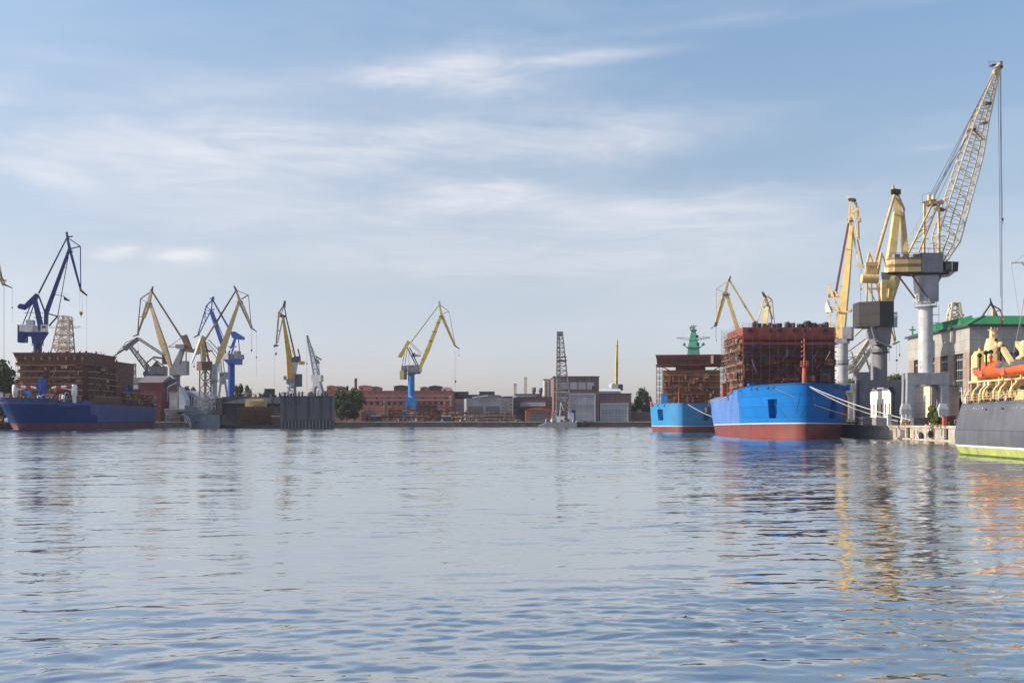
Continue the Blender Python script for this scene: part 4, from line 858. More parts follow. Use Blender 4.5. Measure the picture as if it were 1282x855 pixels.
k.bar('boom_platform#1', 'brown_steel', (1232.6, 130.6), (1242, 130), 2.6, 2.6, 6).bar('boom_platform#2', 'brown_steel', (1228.6, 155), (1236, 154), 2.4, 2.4, 6).bar('boom_platform#3', 'brown_steel', (1213, 164.6), (1221, 162), 4, 3, 8).bar('boom_platform#3', T_, (1220, 164), (1231, 175), 1.2, 1.2, 3).bar('boom_platform#3', T_, (1216, 166), (1228, 177), .9)
for j, (a, b) in enumerate((((1163, 245.6, -2), (1243, 93, -2)), ((1169, 245, 1), (1243, 93, 1)), ((1170, 245.6, 2), (1214, 164, -1)), ((1164.6, 246, -1), (1214, 166, -3)), ((1175, 250, 4), (1214, 167, 3)), ((1171.6, 246, 3), (1242, 96, 3)))): k.rope('luffing_rope#%d' % j, a, b, .075)
k.rope('hoist_rope#1', (1248.6, 90, -2), (1251.4, 372, -2), .06).rope('hoist_rope#2', (1252.6, 90, -1), (1254.4, 396, -1), .06).rope('hoist_rope#3', (1253.4, 90, 2), (1255, 396, 2), .06)
k.rope('hoist_rope#4', (1254, 92, 4), (1257.6, 270, 4), .05)
k.tube('ball_hook', D_, (1257.8, 272, 4), (1257.8, 276, 4), .9).rope('ball_hook', (1257.8, 276, 4), (1257.9, 281, 4), .06)
mb, i = k.mb('hook_block', 'hook_orange'); c = k.c(1254.4, 400); u = k.u
mb.lathe(c, [(.3 * u, 3.6 * u), (2.4 * u, 2.4 * u), (2.8 * u, 0), (2 * u, -2.4 * u), (.7 * u, -4 * u)], 12, i)
mb2, i2 = k.mb('hook_block', 'white_paint'); mb2.tube(c + k.n * (2.0 * u), c - k.n * (2.95 * u), 1.4 * u, n=10, m=i2)
mb2, i2 = k.mb('hook_block', D_); mb2.path([c - ZUP * 4 * u, c - ZUP * 6 * u, c + Vector((.9 * u, 0, -7 * u)), c + Vector((1.6 * u, 0, -6 * u))], .16, m=i2)
k.done()

# tangle of tan lattice booms behind the black-house crane
k = Crane('luffing_crane', 'tan lattice crane with lowered booms behind the crane with the black house', 'crane', 1079, 420, .1)
k.lat('boom#1', 'pale_lattice', (1062, 466), (1088, 426), 5, 3, 5, 3, 8, .25, .14).lat('boom#2', 'pale_lattice', (1070, 468), (1094, 432), 4, 2.4, 4, 3, 8, .22, .13)
k.bar('tie#1', 'crane_tan', (1062, 440), (1092, 418), 1.4).bar('tie#2', 'pale_lattice', (1060, 452), (1086, 438), 1.1).bar('strut#1', 'pale_lattice', (1066, 440), (1074, 468), 1.4).bar('strut#2', 'crane_tan', (1080, 436), (1090, 466), 1.8).bar('strut#3', 'pale_lattice', (1092, 446), (1088, 470), 1.6).bar('strut#4', 'pale_lattice', (1060, 456), (1078, 470), 1.0).bar('strut#5', 'pale_lattice', (1063, 447), (1080, 447), .9)
k.rect('machinery_house', G_, 1070, 1088, 466, 476, -6, 6).tube('column', G_, (1079, 476), (1079, 500), 5).portal('portal', G_, 1062, 1096, 499, 530, 506, 12, 8)
k.done()
k = Crane('luffing_crane', 'crane hidden behind the black-house crane, only its drooping jib nose showing on the right', 'crane', 1094, 372, .2)
k.bar('fly_jib', Y_, (1112, 402), (1120.4, 428), 2.2, 1.8).bar('fly_jib', Y_, (1117.4, 404), (1121.6, 426), 1.0).bar('fly_jib', T_, (1118, 431), (1126, 427.6), 2.4, 1.6).bar('boom', Y_, (1070, 421), (1080, 411), 1.6).bar('boom', Y_, (1080, 411.6), (1112, 402), 3, 2)
k.tube('column', G_, (1094, 412), (1094, 500), 4).rect('machinery_house', G_, 1086, 1102, 412, 424, -4, 4).portal('portal', G_, 1078, 1110, 499, 529, 506, 12, 8)
k.rope('hoist_rope', (1122.6, 430), (1122.6, 466), .05).rope('hoist_rope', (1113.5, 429), (1113.5, 452), .05).rect('hook_block', D_, 1121.6, 1123.6, 450, 452, -.8, .8).tube('ball_hook', D_, (1126.4, 443), (1126.4, 446), .7).rope('hoist_rope', (1126.4, 430), (1126.4, 444), .05)
k.done()
# behind the grey hall
k = Crane('lattice_tower', 'rusty lattice tower head showing above the green roof on its left', 'tower', 1194, 400, 0, group='crane tops behind the green roofed hall')
k.lat('tower', 'pale_lattice', (1194.6, 440), (1195.4, 380), 26, 9, 16, 9, 7, .3, .16).bar('tower_head', 'grey_lattice', (1191, 380), (1201, 380), 2, 2, 9).bar('tower_head', 'brown_steel', (1200, 402), (1206.6, 394), 1.6).bar('tower_head', 'pale_lattice', (1196, 388), (1206, 402), 1.4)
k.bar('mast', 'grey_lattice', (1194.6, 440), (1194.6, 529.5), 10, 10)
k.done()
k = Crane('luffing_crane', 'brown crane head sticking up behind the green roof, over the hanging hook', 'crane', 1236, 420, .3, group='crane tops behind the green roofed hall')
k.bar('tie', 'brown_steel', (1240.6, 380), (1228, 398), 1.6, 1.8).bar('boom', 'crane_tan', (1244, 388), (1243, 410), 3.4, 4.4).bar('jib_head', D_, (1239.6, 373), (1240.6, 380), .8, 2).bar('fly_jib', 'brown_steel', (1240.6, 379), (1249, 397), 2, 1.6).bar('jib_stay#1', 'brown_steel', (1242, 382), (1252, 387.6), 1.2).bar('jib_stay#2', 'brown_steel', (1252, 387.6), (1255, 396), 1.1).bar('kingpost', 'brown_steel', (1245.6, 391), (1252, 388), 1)
k.bar('boom', 'crane_tan', (1243, 409), (1238, 455), 4.4, 5).rect('machinery_house', G_, 1226, 1248, 452, 468, -6, 6).tube('column', G_, (1236, 468), (1236, 529), 6)
k.done()
# ---------------------------------------------------------------- ships
def hull(root, mats, xc, yb, L, B, zd, zs, rake=7.0, Lb=34.0, pw=1.75, pale_side=None, recess=None, sternover=5.0, wl=.92, n=64, bulwark=1.0, name='hull', skew=0.0):
    """mats: side, paler side, stripe, boot.  zd(t), zs(t): deck and boot-top heights along the length."""
    K = 9
    ts = [((i / n) ** 1.6) for i in range(n + 1)]
    def pt(t, j, sg):
        d = zd(t); s_ = zs(t)
        zz = [-1.5, .0, s_ - .12, s_ + .10] + [s_ + .10 + (d - s_ - .10) * q / (K - 1) for q in range(1, K)]
        z = zz[j]; f = max(0, min(1, z / d))
        y0 = rake * (1 - f) ** 1.15; y1 = L - sternover * (1 - f) ** 2
        y = y0 + (y1 - y0) * t
        q = min(1, (y - y0) / (Lb * (1.04 - .08 * f))); hb = (1 - (1 - q) ** pw) ** (1 / pw) if pw < 2 else .72 * (1 - (1 - q) ** 1.8) ** (1 / 1.8) + .28 * (1 - (1 - q) ** pw)
        w = B / 2 * (wl + (1 - wl) * f ** .8); e = max(0, (t - .9) / .1); w *= 1 - .10 * e * e
        return Vector((xc - skew * max(0, 1 - y / 42) ** 1.4 + sg * max(.12, w * hb), yb + y, z))
    NJ = 3 + K
    g = MB()
    for sg in (-1, 1):
        P = [[pt(t, j, sg) for j in range(NJ)] for t in ts]
        idx = len(g.v)
        for row in P: g.v.extend(tuple(p) for p in row)
        def I(i, j): return idx + i * NJ + j
        for i in range(n):
            for j in range(NJ - 1):
                if recess and any(r[0] == sg and r[1] <= i < r[2] and r[3] <= j < r[4] for r in recess): continue
                f = (I(i, j), I(i + 1, j), I(i + 1, j + 1), I(i, j + 1))
                if sg < 0: f = f[::-1]
                m = 3 if j < 2 else 2 if j == 2 else (1 if pale_side and pale_side(sg, ts[i], j) else 0)
                g.f.append(f); g.m.append(m); g.sm.append(True)
        for r in (recess or []):
            if r[0] != sg: continue
            _, i0, i1, j0, j1 = r
            A, Bq, C, D = P[i0][j0], P[i1][j0], P[i1][j1], P[i0][j1]   # A,D nearest the stem; Bq,C aft
            inw = Vector((-sg, .55, 0)).normalized()
            dp = 1.9
            # pocket: deep along its aft edge and top, shallow at the forward lower corner (a sloping plate)
            Ai = A + inw * .05; Bi = Bq + inw * dp; Ci = C + inw * dp; Di = D + inw * dp * .8
            q = MB(); q.add([A, Bq, C, D, Ai, Bi, Ci, Di], [(0, 1, 5, 4), (1, 2, 6, 5), (2, 3, 7, 6), (3, 0, 4, 7), (4, 5, 7), (5, 6, 7)], 0)
            q.obj('anchor_recess', [mats[0]], root)
    S = [pt(0, j, -1) for j in range(NJ)]; T = [pt(0, j, 1) for j in range(NJ)]
    for j in range(NJ - 1): g.add([S[j], T[j], T[j + 1], S[j + 1]], [(0, 1, 2, 3)], 3 if j < 2 else 2 if j == 2 else 0)
    S = [pt(1, j, -1) for j in range(NJ)]; T = [pt(1, j, 1) for j in range(NJ)]
    g.add(S + T, [(j, j + 1, NJ + j + 1, NJ + j) for j in range(NJ - 1)], 0)
    g.obj(name, mats, root)
    d = MB(); a = [pt(t, NJ - 1, -1) - ZUP * bulwark for t in ts]; b = [pt(t, NJ - 1, 1) - ZUP * bulwark for t in ts]
    a = [Vector((p.x + .12, p.y + .1, p.z)) for p in a]; b = [Vector((p.x - .12, p.y + .1, p.z)) for p in b]
    d.add(a + b, [(i, i + 1, n + 1 + i + 1, n + 1 + i) for i in range(n)], 0); d.obj('deck', 'primer_brown', root)
    r = MB()
    for sg in (-1, 1):
        e = [pt(t, NJ - 1, sg) for t in ts]
        for p, q in zip(e, e[1:]): r.beam(p, q, .32, d=.14)
    r.obj('rail_cap', [mats[0]], root)
    return pt, ts, NJ

class Scaffold:
    def __init__(s, name_label, base, group='scaffolding round the ships'):
        s.t = thing('scaffolding', name_label, 'scaffolding', base, group); s.up = None
    def face(s, a, b, z0, z1, dz, out, step=2.4, m='scaffold_steel', plank='plank', wid=1.1, gaps=.12, skip=(), pole=.05, rails=True, seed=1, thick=.10, ends=0):
        """one side: a, b plan corners; out = outward unit vector"""
        rr = random.Random(seed)
        a = Vector((*a, 0)); b = Vector((*b, 0)); o = Vector((*out, 0)); d = (b - a); Ln = d.length; d.normalize()
        nu = max(1, int(Ln / step)); nl = int((z1 - z0) / dz)
        for l in range(1, nl + 1):
            if l in skip: continue
            z = z0 + l * dz; pb = MB()
            for k in range(nu):
                if rr.random() < gaps: continue
                p = a + d * (Ln * k / nu) + o * .25; q = a + d * (Ln * (k + 1) / nu) + o * .25
                pb.hexa([p + ZUP * z, q + ZUP * z, q + o * wid + ZUP * z, p + o * wid + ZUP * z], [v + ZUP * (z + thick) for v in (p, q, q + o * wid, p + o * wid)])
            if rails:
                p = a + o * (wid + .22); q = b + o * (wid + .22)
                for hgt in (.55, 1.05): pb.beam(p + ZUP * (z + hgt), q + ZUP * (z + hgt), .07, m=1)
            pb.obj('platform', [plank, m], s.t)
        proto = None
        for k in range(nu + 1):
            for w in (wid + .25,):
                p = a + d * (Ln * k / nu) + o * w
                u = MB(); u.tube(p + ZUP * z0, p + ZUP * (z1 + rr.uniform(.3, 1.4)), pole, n=5); u.obj('upright', m, s.t)
        for k in range(0, nu, 4):
            p = a + d * (Ln * k / nu) + o * (wid + .27); q = a + d * (Ln * (k + 2) / nu if k + 2 <= nu else Ln) + o * (wid + .27)
            lv = rr.randrange(0, max(1, nl - 1)); u = MB(); u.beam(p + ZUP * (z0 + lv * dz), q + ZUP * (z0 + (lv + 2) * dz), .07); u.obj('diagonal_brace', m, s.t)

def sheeting(sc, a, b, z0, z1, out, n, seed, mats):
    """odd sheets, boards and poles hung on a scaffold face, each an object of its own"""
    rr = random.Random(seed); a = Vector((*a, 0)); b = Vector((*b, 0)); o = Vector((*out, 0)); d = (b - a); L_ = d.length; d.normalize()
    for i in range(n):
        s_ = rr.uniform(0, L_ - 3); z = rr.uniform(z0, z1 - 2); w = rr.uniform(.8, 3.6); h_ = rr.uniform(.7, 2.4); p = a + d * s_ + o * rr.uniform(.5, 1.7) + ZUP * z; q = MB()
        if i % 3 < 2:
            k = 4; f = [p + d * (w * j / k) + o * (.12 * math.sin(j * 1.7 + i)) for j in range(k + 1)]
            vs_ = f + [v + ZUP * (h_ + rr.uniform(-.2, .2)) for v in f]
            q.add(vs_ + [v - o * .06 for v in vs_], [(j, j + 1, k + 2 + j, k + 1 + j) for j in range(k)] + [(2 * k + 2 + j, 3 * k + 3 + j, 3 * k + 4 + j, 2 * k + 3 + j) for j in range(k)]); q.obj('sheet', rr.choice(mats), sc.t)
        else:
            q.beam(p, p + d * rr.uniform(-2.5, 2.5) + ZUP * rr.uniform(1.5, 4.5) + o * rr.uniform(-.3, 1.2), .11); q.obj('loose_pole', rr.choice(['plank', 'rusty_steel', 'scaffold_steel']), sc.t)

def clutter(root, part, n, box, mats, seed=5, smin=.3, smax=1.6, tall=1.6):
    """deck fittings, each a small object of its own made of a block with a cap, a drum or a bent pipe"""
    rr = random.Random(seed)
    for i in range(n):
        x = rr.uniform(box[0], box[1]); y = rr.uniform(box[2], box[3]); z = box[4]
        s_ = rr.uniform(smin, smax); h_ = rr.uniform(.4, 1) * tall; m = rr.choice(mats); b = MB(); kind = rr.randrange(4)
        if kind == 0: b.box(x - s_ / 2, x + s_ / 2, y - s_ / 2, y + s_ / 2, z, z + h_); b.box(x - s_ * .58, x + s_ * .58, y - s_ * .58, y + s_ * .58, z + h_, z + h_ + .12); nm = 'locker'
        elif kind == 1: b.lathe((x, y, z), [(s_ * .4, 0), (s_ * .4, h_ * .8), (s_ * .3, h_), (s_ * .05, h_ * 1.05)], 10); nm = 'drum'
        elif kind == 2: b.path([Vector((x, y, z)), Vector((x, y, z + h_ * 1.2)), Vector((x + s_ * .5, y, z + h_ * 1.5)), Vector((x + s_, y, z + h_ * 1.3))], .09); nm = 'pipe'
        else:
            b.beam((x - s_, y, z + h_), (x + s_, y, z + h_), .12); b.beam((x - s_ * .9, y, z), (x - s_ * .9, y, z + h_ + .2), .12); b.beam((x + s_ * .9, y, z), (x + s_ * .9, y, z + h_ + .2), .12); b.beam((x - s_ * .9, y, z), (x + s_ * .9, y, z + h_), .1); nm = 'frame'
        b.obj(nm, m, root)

def win(root, x0, x1, z0, z1, y, fm='primer_red', glass='glass'):
    w = MB(); t = .1
    w.box(x0, x1, y - .02, y + .05, z0, z1, 1)
    w.box(x0 - t, x0, y - .08, y + .05, z0 - t, z1 + t); w.box(x1, x1 + t, y - .08, y + .05, z0 - t, z1 + t)
    w.box(x0, x1, y - .08, y + .05, z1, z1 + t); w.box(x0, x1, y - .08, y + .05, z0 - t, z0)
    return w.obj('window', [fm, glass], root)

# ---- near right icebreaker
YB = 262.0; XC = 75.0
ship = thing('icebreaker', 'bright blue icebreaker with red boot top nearest on the right, ropes at its bow', 'ship', (XC, YB, 0), 'icebreakers under construction')
def zd1(t):
    z = 13.3 - 1.2 * t
    return z if t < .52 else z - .9 - 1.3 * (t - .52)
pt1, ts1, NJ1 = hull(ship, ['hull_blue', 'hull_blue_worn_sheen', 'stripe_white', 'boot_red'], XC, YB, 84, 27.2, zd1, lambda t: 3.75 - .8 * t, rake=3, Lb=31, pw=2.6, skew=4.6, wl=.935,
    pale_side=lambda sg, t, j: sg < 0 and t > .40 + (.02 if j > 7 else 0), recess=[(-1, 12, 16, 4, 8), (1, 12, 16, 4, 8)], bulwark=1.1)
for sg in (-1, 1):
    for t in (.075, .10, .16, .20, .33):
        p = pt1(t, NJ1 - 1, sg); q = pt1(t + .012, NJ1 - 1, sg); dn = ZUP * 1.0
        f = MB(); o = Vector((sg * .05, -.05, 0)); d = (q - p).normalized()
        f.hexa([p + o - dn, q + o - dn, q + o - dn + ZUP * .5, p + o - dn + ZUP * .5], [v - o * 3 for v in (p + o - dn, q + o - dn, q + o - dn + ZUP * .5, p + o - dn + ZUP * .5)])
        f2 = f.obj('fairlead', 'dark_steel', ship)
# weld lines and scuffs of pale paint low on the bow
for x0, z0, pts in ((-1.9, 7.0, 4), (1.6, 7.0, 3)):
    sc = MB(); t0 = .006
    for j in range(pts):
        a = pt1(t0 + .0015 * j, 9 - j, -1 if x0 < 0 else 1); b = pt1(t0 + .003 * (j + 1) - .001, 8 - j, -1 if x0 < 0 else 1); o = Vector((0, -.04, 0)); sc.beam(a + o, b + o, .16, d=.05)
    sc.obj('scuff_mark', 'hull_sky', ship)
for z in (8.2, 10.6):
    ln = MB(); pr = None
    for k in range(14):
        t = .002 + k * .006; j = 7 if z < 9 else 9
        p = pt1(t, j, -1) + Vector((-.03, -.03, 0))
        if pr: ln.beam(pr, p, .07, d=.04)
        pr = p
    ln.obj('weld_seam', 'hull_blue', ship)
# blue bulwark box and notch pieces on the starboard rail
b = MB(); b.box(xat(938, 283), xat(946, 283), 283, 285.5, zat(489, 283), zat(480, 283)); b.obj('bulwark_post', 'hull_blue', ship)
b = MB(); b.box(xat(1055, 291), xat(1060, 291), 288, 293, zat(489, 291), zat(481.6, 291)); b.obj('bulwark_post', 'hull_blue', ship)
# superstructure
X0, X1 = xat(930, 300), xat(1045, 300)
Y0, Y1 = 300, 322
zt = zat(409.6, 300); zr = zat(424, 300); zb_ = 11.5
b = MB(); b.box(X0, X1, Y0, Y1, zr, zt); b.obj('upper_deckhouse', 'primer_red', ship)
b = MB(); b.box(X0 + .25, X1 + .1, Y0 + .3, Y1 - .3, zb_, zr - .003); b.obj('superstructure', 'primer_dark', ship)  # darker red than the deckhouse above: shade under the scaffolding painted in
b = MB(); b.box(X0 - .2, X1 + .2, Y0 - .25, Y0 + .8, zr - 1.7, zr - 1.0); b.box(X0 - .2, X1 + .2, Y0 - .15, Y0 + .8, zr - .22, zr - .02); b.obj('deck_edge', 'primer_red', ship)
b = MB(); 
for k in range(4): b.box(X0 - .25, X0 + .8, Y0 + .5, Y1 - .5, zr - 1.7 - 2.75 * k, zr - 1.4 - 2.75 * k)
b.obj('deck_edge', 'primer_red', ship)
for k in range(5): b = MB(); zz_ = zr - 3.6 - 2.55 * k; b.box(X0 - .1, X1 + .3, Y0 - .75, Y0 + .3, zz_ - .12, zz_ + .14); b.obj('deck_edge', 'primer_dark', ship)
b = MB(); b.box(X0 - .12, X0 + .25, Y0 + .0, Y1 - .2, zb_, zr - .006); b.obj('side_plating', 'primer_brown', ship)
for px in (937.6, 940.4, 964.5, 974.8, 978, 994, 997.6, 1008, 1032, 1034.6): win(ship, xat(px, 300) - .22, xat(px, 300) + .22, zat(415.6, 300), zat(412, 300), 300, 'primer_dark', 'dark_steel')
rr = random.Random(4)
for row, py in enumerate((430, 438.6, 452, 465)):
    for px in (939, 942, 966, 969, 996, 999, 1020, 1033):
        if rr.random() < .3: continue
        w = MB(); w.box(xat(px, 300) - .3, xat(px, 300) + .3, 300.22, 300.35, zat(py + 2, 300), zat(py - 1.6, 300)); w.obj('window_opening', 'dark_steel', ship)
# foremast
mp = Vector((xat(1007, 276), 276, 0)); zz = lambda py: zat(py, 276)
b = MB(); b.tube(mp + ZUP * 11.6, mp + ZUP * zz(458), .66, .48, 14); b.tube(mp + ZUP * zz(458), mp + ZUP * zz(424), .26, .16, 10); b.obj('foremast', 'signal_coral', ship) if 'signal_coral' in MATS else None
mat('signal_coral', (.42, .10, .065), rough=.55, var=.15, streak=.2)
fm = b.obj('foremast', 'signal_coral', ship)
d = MB(); d.tube(mp + ZUP * zz(459), mp + ZUP * zz(457.6), .95, 1.1, 14); 
for a in range(10):
    v = Vector((math.cos(a * .628), math.sin(a * .628), 0)) * 1.0; w = Vector((math.cos((a + 1) * .628), math.sin((a + 1) * .628), 0)) * 1.0
    d.beam(mp + v + ZUP * zz(457.6), mp + v + ZUP * zz(452.4), .07); d.beam(mp + v + ZUP * zz(452.4), mp + w + ZUP * zz(452.4), .07); d.beam(mp + v + ZUP * zz(455), mp + w + ZUP * zz(455), .06)
d.obj('lookout_platform', 'signal_coral', fm)
for py in (428, 434, 440, 446): 
    d = MB(); d.beam(mp + Vector((-.55, 0, zz(py))), mp + Vector((.3, 0, zz(py))), .14); d.box(mp.x - .75, mp.x - .45, 275.8, 276.2, zz(py) - .15, zz(py) + .25); d.obj('light_bracket', 'signal_coral', fm)
b = MB()
for x in (982, 990, 999): b.beam(at(x, 478, 284), at(x, 474, 284), .18)
b.beam(at(981, 474, 284), at(1000, 474.6, 284), .3); b.beam(at(981, 474, 284), at(979, 479, 284), .2); b.obj('hatch_frame', 'primer_red', ship)
clutter(ship, 'x', 26, (62.5, 66, 308, 342, 10.6), ['plank', 'rusty_steel', 'pale_steel', 'primer_red', 'cream_paint'], 3, .5, 1.8, 1.7)
clutter(ship, 'x', 12, (66, 84, 276, 296, 12.0), ['plank', 'pale_steel', 'primer_red', 'white_paint'], 8, .4, 1.4, 1.3)
b = MB(); b.beam((61.2, 312, 11.6), (61.2, 342, 10.4), .06); b.beam((61.2, 312, 11.1), (61.2, 342, 9.9), .05)
for k in range(13): b.beam((61.2, 312 + 2.5 * k, 10.2 - .09 * k), (61.2, 312 + 2.5 * k, 11.7 - .1 * k), .06)
b.obj('guard_rail', 'cream_paint', ship)
b = MB(); b.box(xat(904, 312), xat(909, 312), 311, 313, zat(492, 312) - 1, zat(481, 312)); b.box(xat(903, 312), xat(910, 312), 310.8, 313.2, zat(481, 312), zat(480, 312)); b.obj('capstan_house', 'primer_red', ship)
b = MB(); b.box(60.6, 62, 341, 345.6, 6.9, 8.4); b.obj('mooring_deck_opening', 'dark_steel', ship)
# scaffolding
sc = Scaffold('dark tube scaffolding hung round the red superstructure of the nearest icebreaker', (X0, Y0, zb_))
sc.face((X0, Y0 - .2), (X1 + .6, Y0 - .2), zb_, zr + .2, 2.55, (0, -1), 2.3, m='scaffold_blue', plank='primer_dark', wid=.9, gaps=.06, seed=2, pole=.032, thick=.14)
sc.face((X0 - .1, Y0), (X0 - .1, Y1), zb_, zr + 2.6, 2.0, (-1, 0), 2.4, plank='plank', wid=1.3, gaps=.18, seed=3)
sheeting(sc, (X0 - .1, Y0), (X0 - .1, Y1), 12.5, zr + 2, (-1, 0), 45, 12, ['plank', 'primer_brown', 'rusty_steel', 'dark_steel', 'primer_dark'])
sheeting(sc, (X0, Y0 - .2), (X1, Y0 - .2), 12.5, zr - 2, (0, -1), 26, 13, ['primer_dark', 'dark_steel', 'primer_dark'])
# things on the roof
DR = [(944, 3.4, 7), (951, 3, 6.4), (957, 3.2, 6), (963, 3.6, 6), (969, 3, 5.6), (975.4, 4.6, 6.4), (985.6, 4.2, 7), (992, 4.4, 7), (1001.6, 5, 5.6), (1010.6, 6.4, 8), (1018, 5.4, 7), (1026.4, 5.4, 5.6), (1033.6, 5, 6.6)]
for i, (px, w, hp) in enumerate(DR):
    u = 304 / F; x = xat(px, 304); r = w * .72 * u; h_ = hp * .95 * u; m = ['dark_grey_steel', 'black_house', 'dark_grey_steel', 'grey_steel'][i % 4]
    t = thing('ventilation_drum', 'round grey ventilation drum standing in the row on the near icebreaker roof', 'drum', (x, 304, zt), 'drums on the roof of the near icebreaker')
    b = MB(); b.lathe((x, 304, zt), [(r * .9, 0), (r, .12), (r, h_ * .3), (r * 1.05, h_ * .33), (r, h_ * .36), (r, h_ * .66), (r * 1.05, h_ * .69), (r, h_ * .72), (r, h_ - .05), (r * .8, h_ + (.35 if i % 3 == 0 else .02))], 16, smooth=False); b.obj('drum', m, t)
    b = MB()
    for a in range(6): v = Vector((math.cos(a * 1.047), math.sin(a * 1.047), 0)) * r * 1.06; b.beam(Vector((x, 304, zt)) + v, Vector((x, 304, zt + h_ + .1)) + v, .08)
    b.obj('cage', 'dark_steel', t)
b = MB(); b.beam((X0, Y0 + .3, zt + 1.0), (X1, Y0 + .3, zt + 1.0), .05); b.beam((X0, Y0 + .3, zt + .5), (X1, Y0 + .3, zt + .5), .05)
for k in range(14): x = X0 + (X1 - X0) * k / 13; b.beam((x, Y0 + .3, zt), (x, Y0 + .3, zt + 1.02), .06)
b.obj('roof_rail', 'dark_steel', ship)

# ---- second icebreaker
YB2 = 400.0; XC2 = 68.6
ship = thing('icebreaker', 'pale blue icebreaker behind the near one, with wide bridge wings and a green mast', 'ship', (XC2, YB2, 0), 'icebreakers under construction')
pt2, ts2, NJ2 = hull(ship, ['hull_sky', 'hull_sky', 'stripe_white', 'boot_red'], XC2, YB2, 120, 27, lambda t: 10.6 - 1.0 * t, lambda t: 2.15, rake=3, Lb=31, pw=2.6, skew=1.4, wl=.96, recess=[(-1, 11, 15, 5, 9), (1, 11, 15, 5, 9)])
for t in (.05, .09, .13):
    p = pt2(t, NJ2 - 1, -1); f = MB(); f.box(p.x - .2, p.x + .4, p.y - .25, p.y + .3, p.z - .95, p.z - .45); f.obj('fairlead', 'dark_steel', ship)
YS = 432.0; a_ = lambda px: xat(px, YS); z_ = lambda py: zat(py, YS)
b = MB(); b.box(a_(831.5), a_(901), YS, YS + 24, 9.5, z_(463.2)); b.obj('superstructure', 'primer_brown', ship)
b = MB(); b.box(a_(847), a_(884), YS + 1, YS + 18, z_(463.2) + .002, z_(456.6)); b.obj('bridge_base', 'primer_dark', ship)
b = MB(); b.box(a_(822.4), a_(911), YS - 1.6, YS + 14, z_(457.6), z_(456.2)); b.hexa([(a_(824), YS - .6, z_(456.2) + .002), (a_(909.4), YS - .6, z_(456.2) + .002), (a_(909.4), YS + 12, z_(456.2) + .002), (a_(824), YS + 12, z_(456.2) + .002)], [(a_(822.6), YS - 1.8, z_(445)), (a_(910.6), YS - 1.8, z_(445)), (a_(910.6), YS + 13, z_(445)), (a_(822.6), YS + 13, z_(445))]); b.box(a_(822), a_(911), YS - 2, YS + 13.2, z_(445) + .002, z_(444.2)); br = b.obj('bridge', 'primer_dark', ship)
for k in range(20):
    x = a_(826 + k * 4.25); w = MB(); w.hexa([(x, YS - 1.05, z_(452.4)), (x + .75, YS - 1.05, z_(452.4)), (x + .75, YS - .4, z_(452.4)), (x, YS - .4, z_(452.4))], [(x, YS - 1.4, z_(449.6)), (x + .75, YS - 1.4, z_(449.6)), (x + .75, YS - .6, z_(449.6)), (x, YS - .6, z_(449.6))]); w.obj('bridge_window', 'dark_steel', br)
b = MB(); b.box(a_(890.4), a_(893.6), YS - 1.95, YS - 1.5, z_(455.4), z_(445.4)); b.obj('fresh_panel', 'brick_band', br)
for sx in (-1, 1):
    x = a_(829) if sx < 0 else a_(904); b = MB(); b.beam((x, YS + 2, z_(458)), (x - sx * 3.0, YS + 2, z_(463)), .35); b.obj('wing_bracket', 'primer_dark', ship)
for row, py in enumerate((466.4, 473.4, 481.4, 489.6, 497.6)):
    for px in (838, 842, 852, 858, 870, 877, 885, 893):
        if (row * 7 + px) % 3 == 0: continue
        w = MB(); w.box(a_(px), a_(px) + .55, YS - .08, YS + .1, z_(py + 1.4), z_(py - .6)); w.obj('window_opening', 'dark_steel', ship)
for py in (470, 478, 486, 494):
    w = MB(); w.box(a_(831), a_(901.4), YS - .35, YS + .2, z_(py + .7), z_(py - .1)); w.obj('deck_edge', 'primer_brown', ship)
# green mast
mx = a_(869.4); my = YS + 5
b = MB()
def tier(b, w0, w1, y0, y1): b.hexa([(mx - w0, my - w0, z_(y0)), (mx + w0, my - w0, z_(y0)), (mx + w0, my + w0, z_(y0)), (mx - w0, my + w0, z_(y0))], [(mx - w1, my - w1, z_(y1)), (mx + w1, my - w1, z_(y1)), (mx + w1, my + w1, z_(y1)), (mx - w1, my + w1, z_(y1))])
u = YS / F
tier(b, 7.8 * u, 7 * u, 444.2, 434.4); tier(b, 7.4 * u, 5.0 * u, 434.2, 425.2); tier(b, 5.6 * u, 2.6 * u, 425, 413); tier(b, 4.2 * u, 4.4 * u, 412.8, 411.6); tier(b, 1.8 * u, 1.6 * u, 411.4, 407)
b.box(mx - 5.6 * u, mx + 5.6 * u, my - 5.6 * u, my + 5.6 * u, z_(425.6), z_(424.8)); b.box(mx - 8.6 * u, mx + 8.6 * u, my - 8.4 * u, my + 8.4 * u, z_(434.6), z_(433.8))
mt = b.obj('mast', 'mast_green', ship)
for sg in (-1, 1):
    b = MB(); b.beam((mx + sg * 5 * u, my, z_(424.4)), (mx + sg * 21 * u, my, z_(421.6)), .34); b.beam((mx + sg * 5 * u, my, z_(421.6)), (mx + sg * 21 * u, my, z_(421)), .2)
    for q in range(5): b.beam((mx + sg * (6 + 3.4 * q) * u, my, z_(424)), (mx + sg * (6 + 3.4 * q) * u, my, z_(421)), .12)
    b.beam((mx + sg * 13 * u, my, z_(421)), (mx + sg * 13 * u, my, z_(415)), .1); b.obj('yard', 'pale_steel', mt)
    b = MB(); b.beam((mx + sg * 6 * u, my - 1, z_(436)), (mx + sg * 12 * u, my - 1, z_(431)), .3); b.lathe((mx + sg * 12 * u, my - 1, z_(432)), [(.3, 0), (.62, .3), (.62, .9), (.2, 1.2)], 10); b.obj('dome_bracket', 'mast_green', mt)
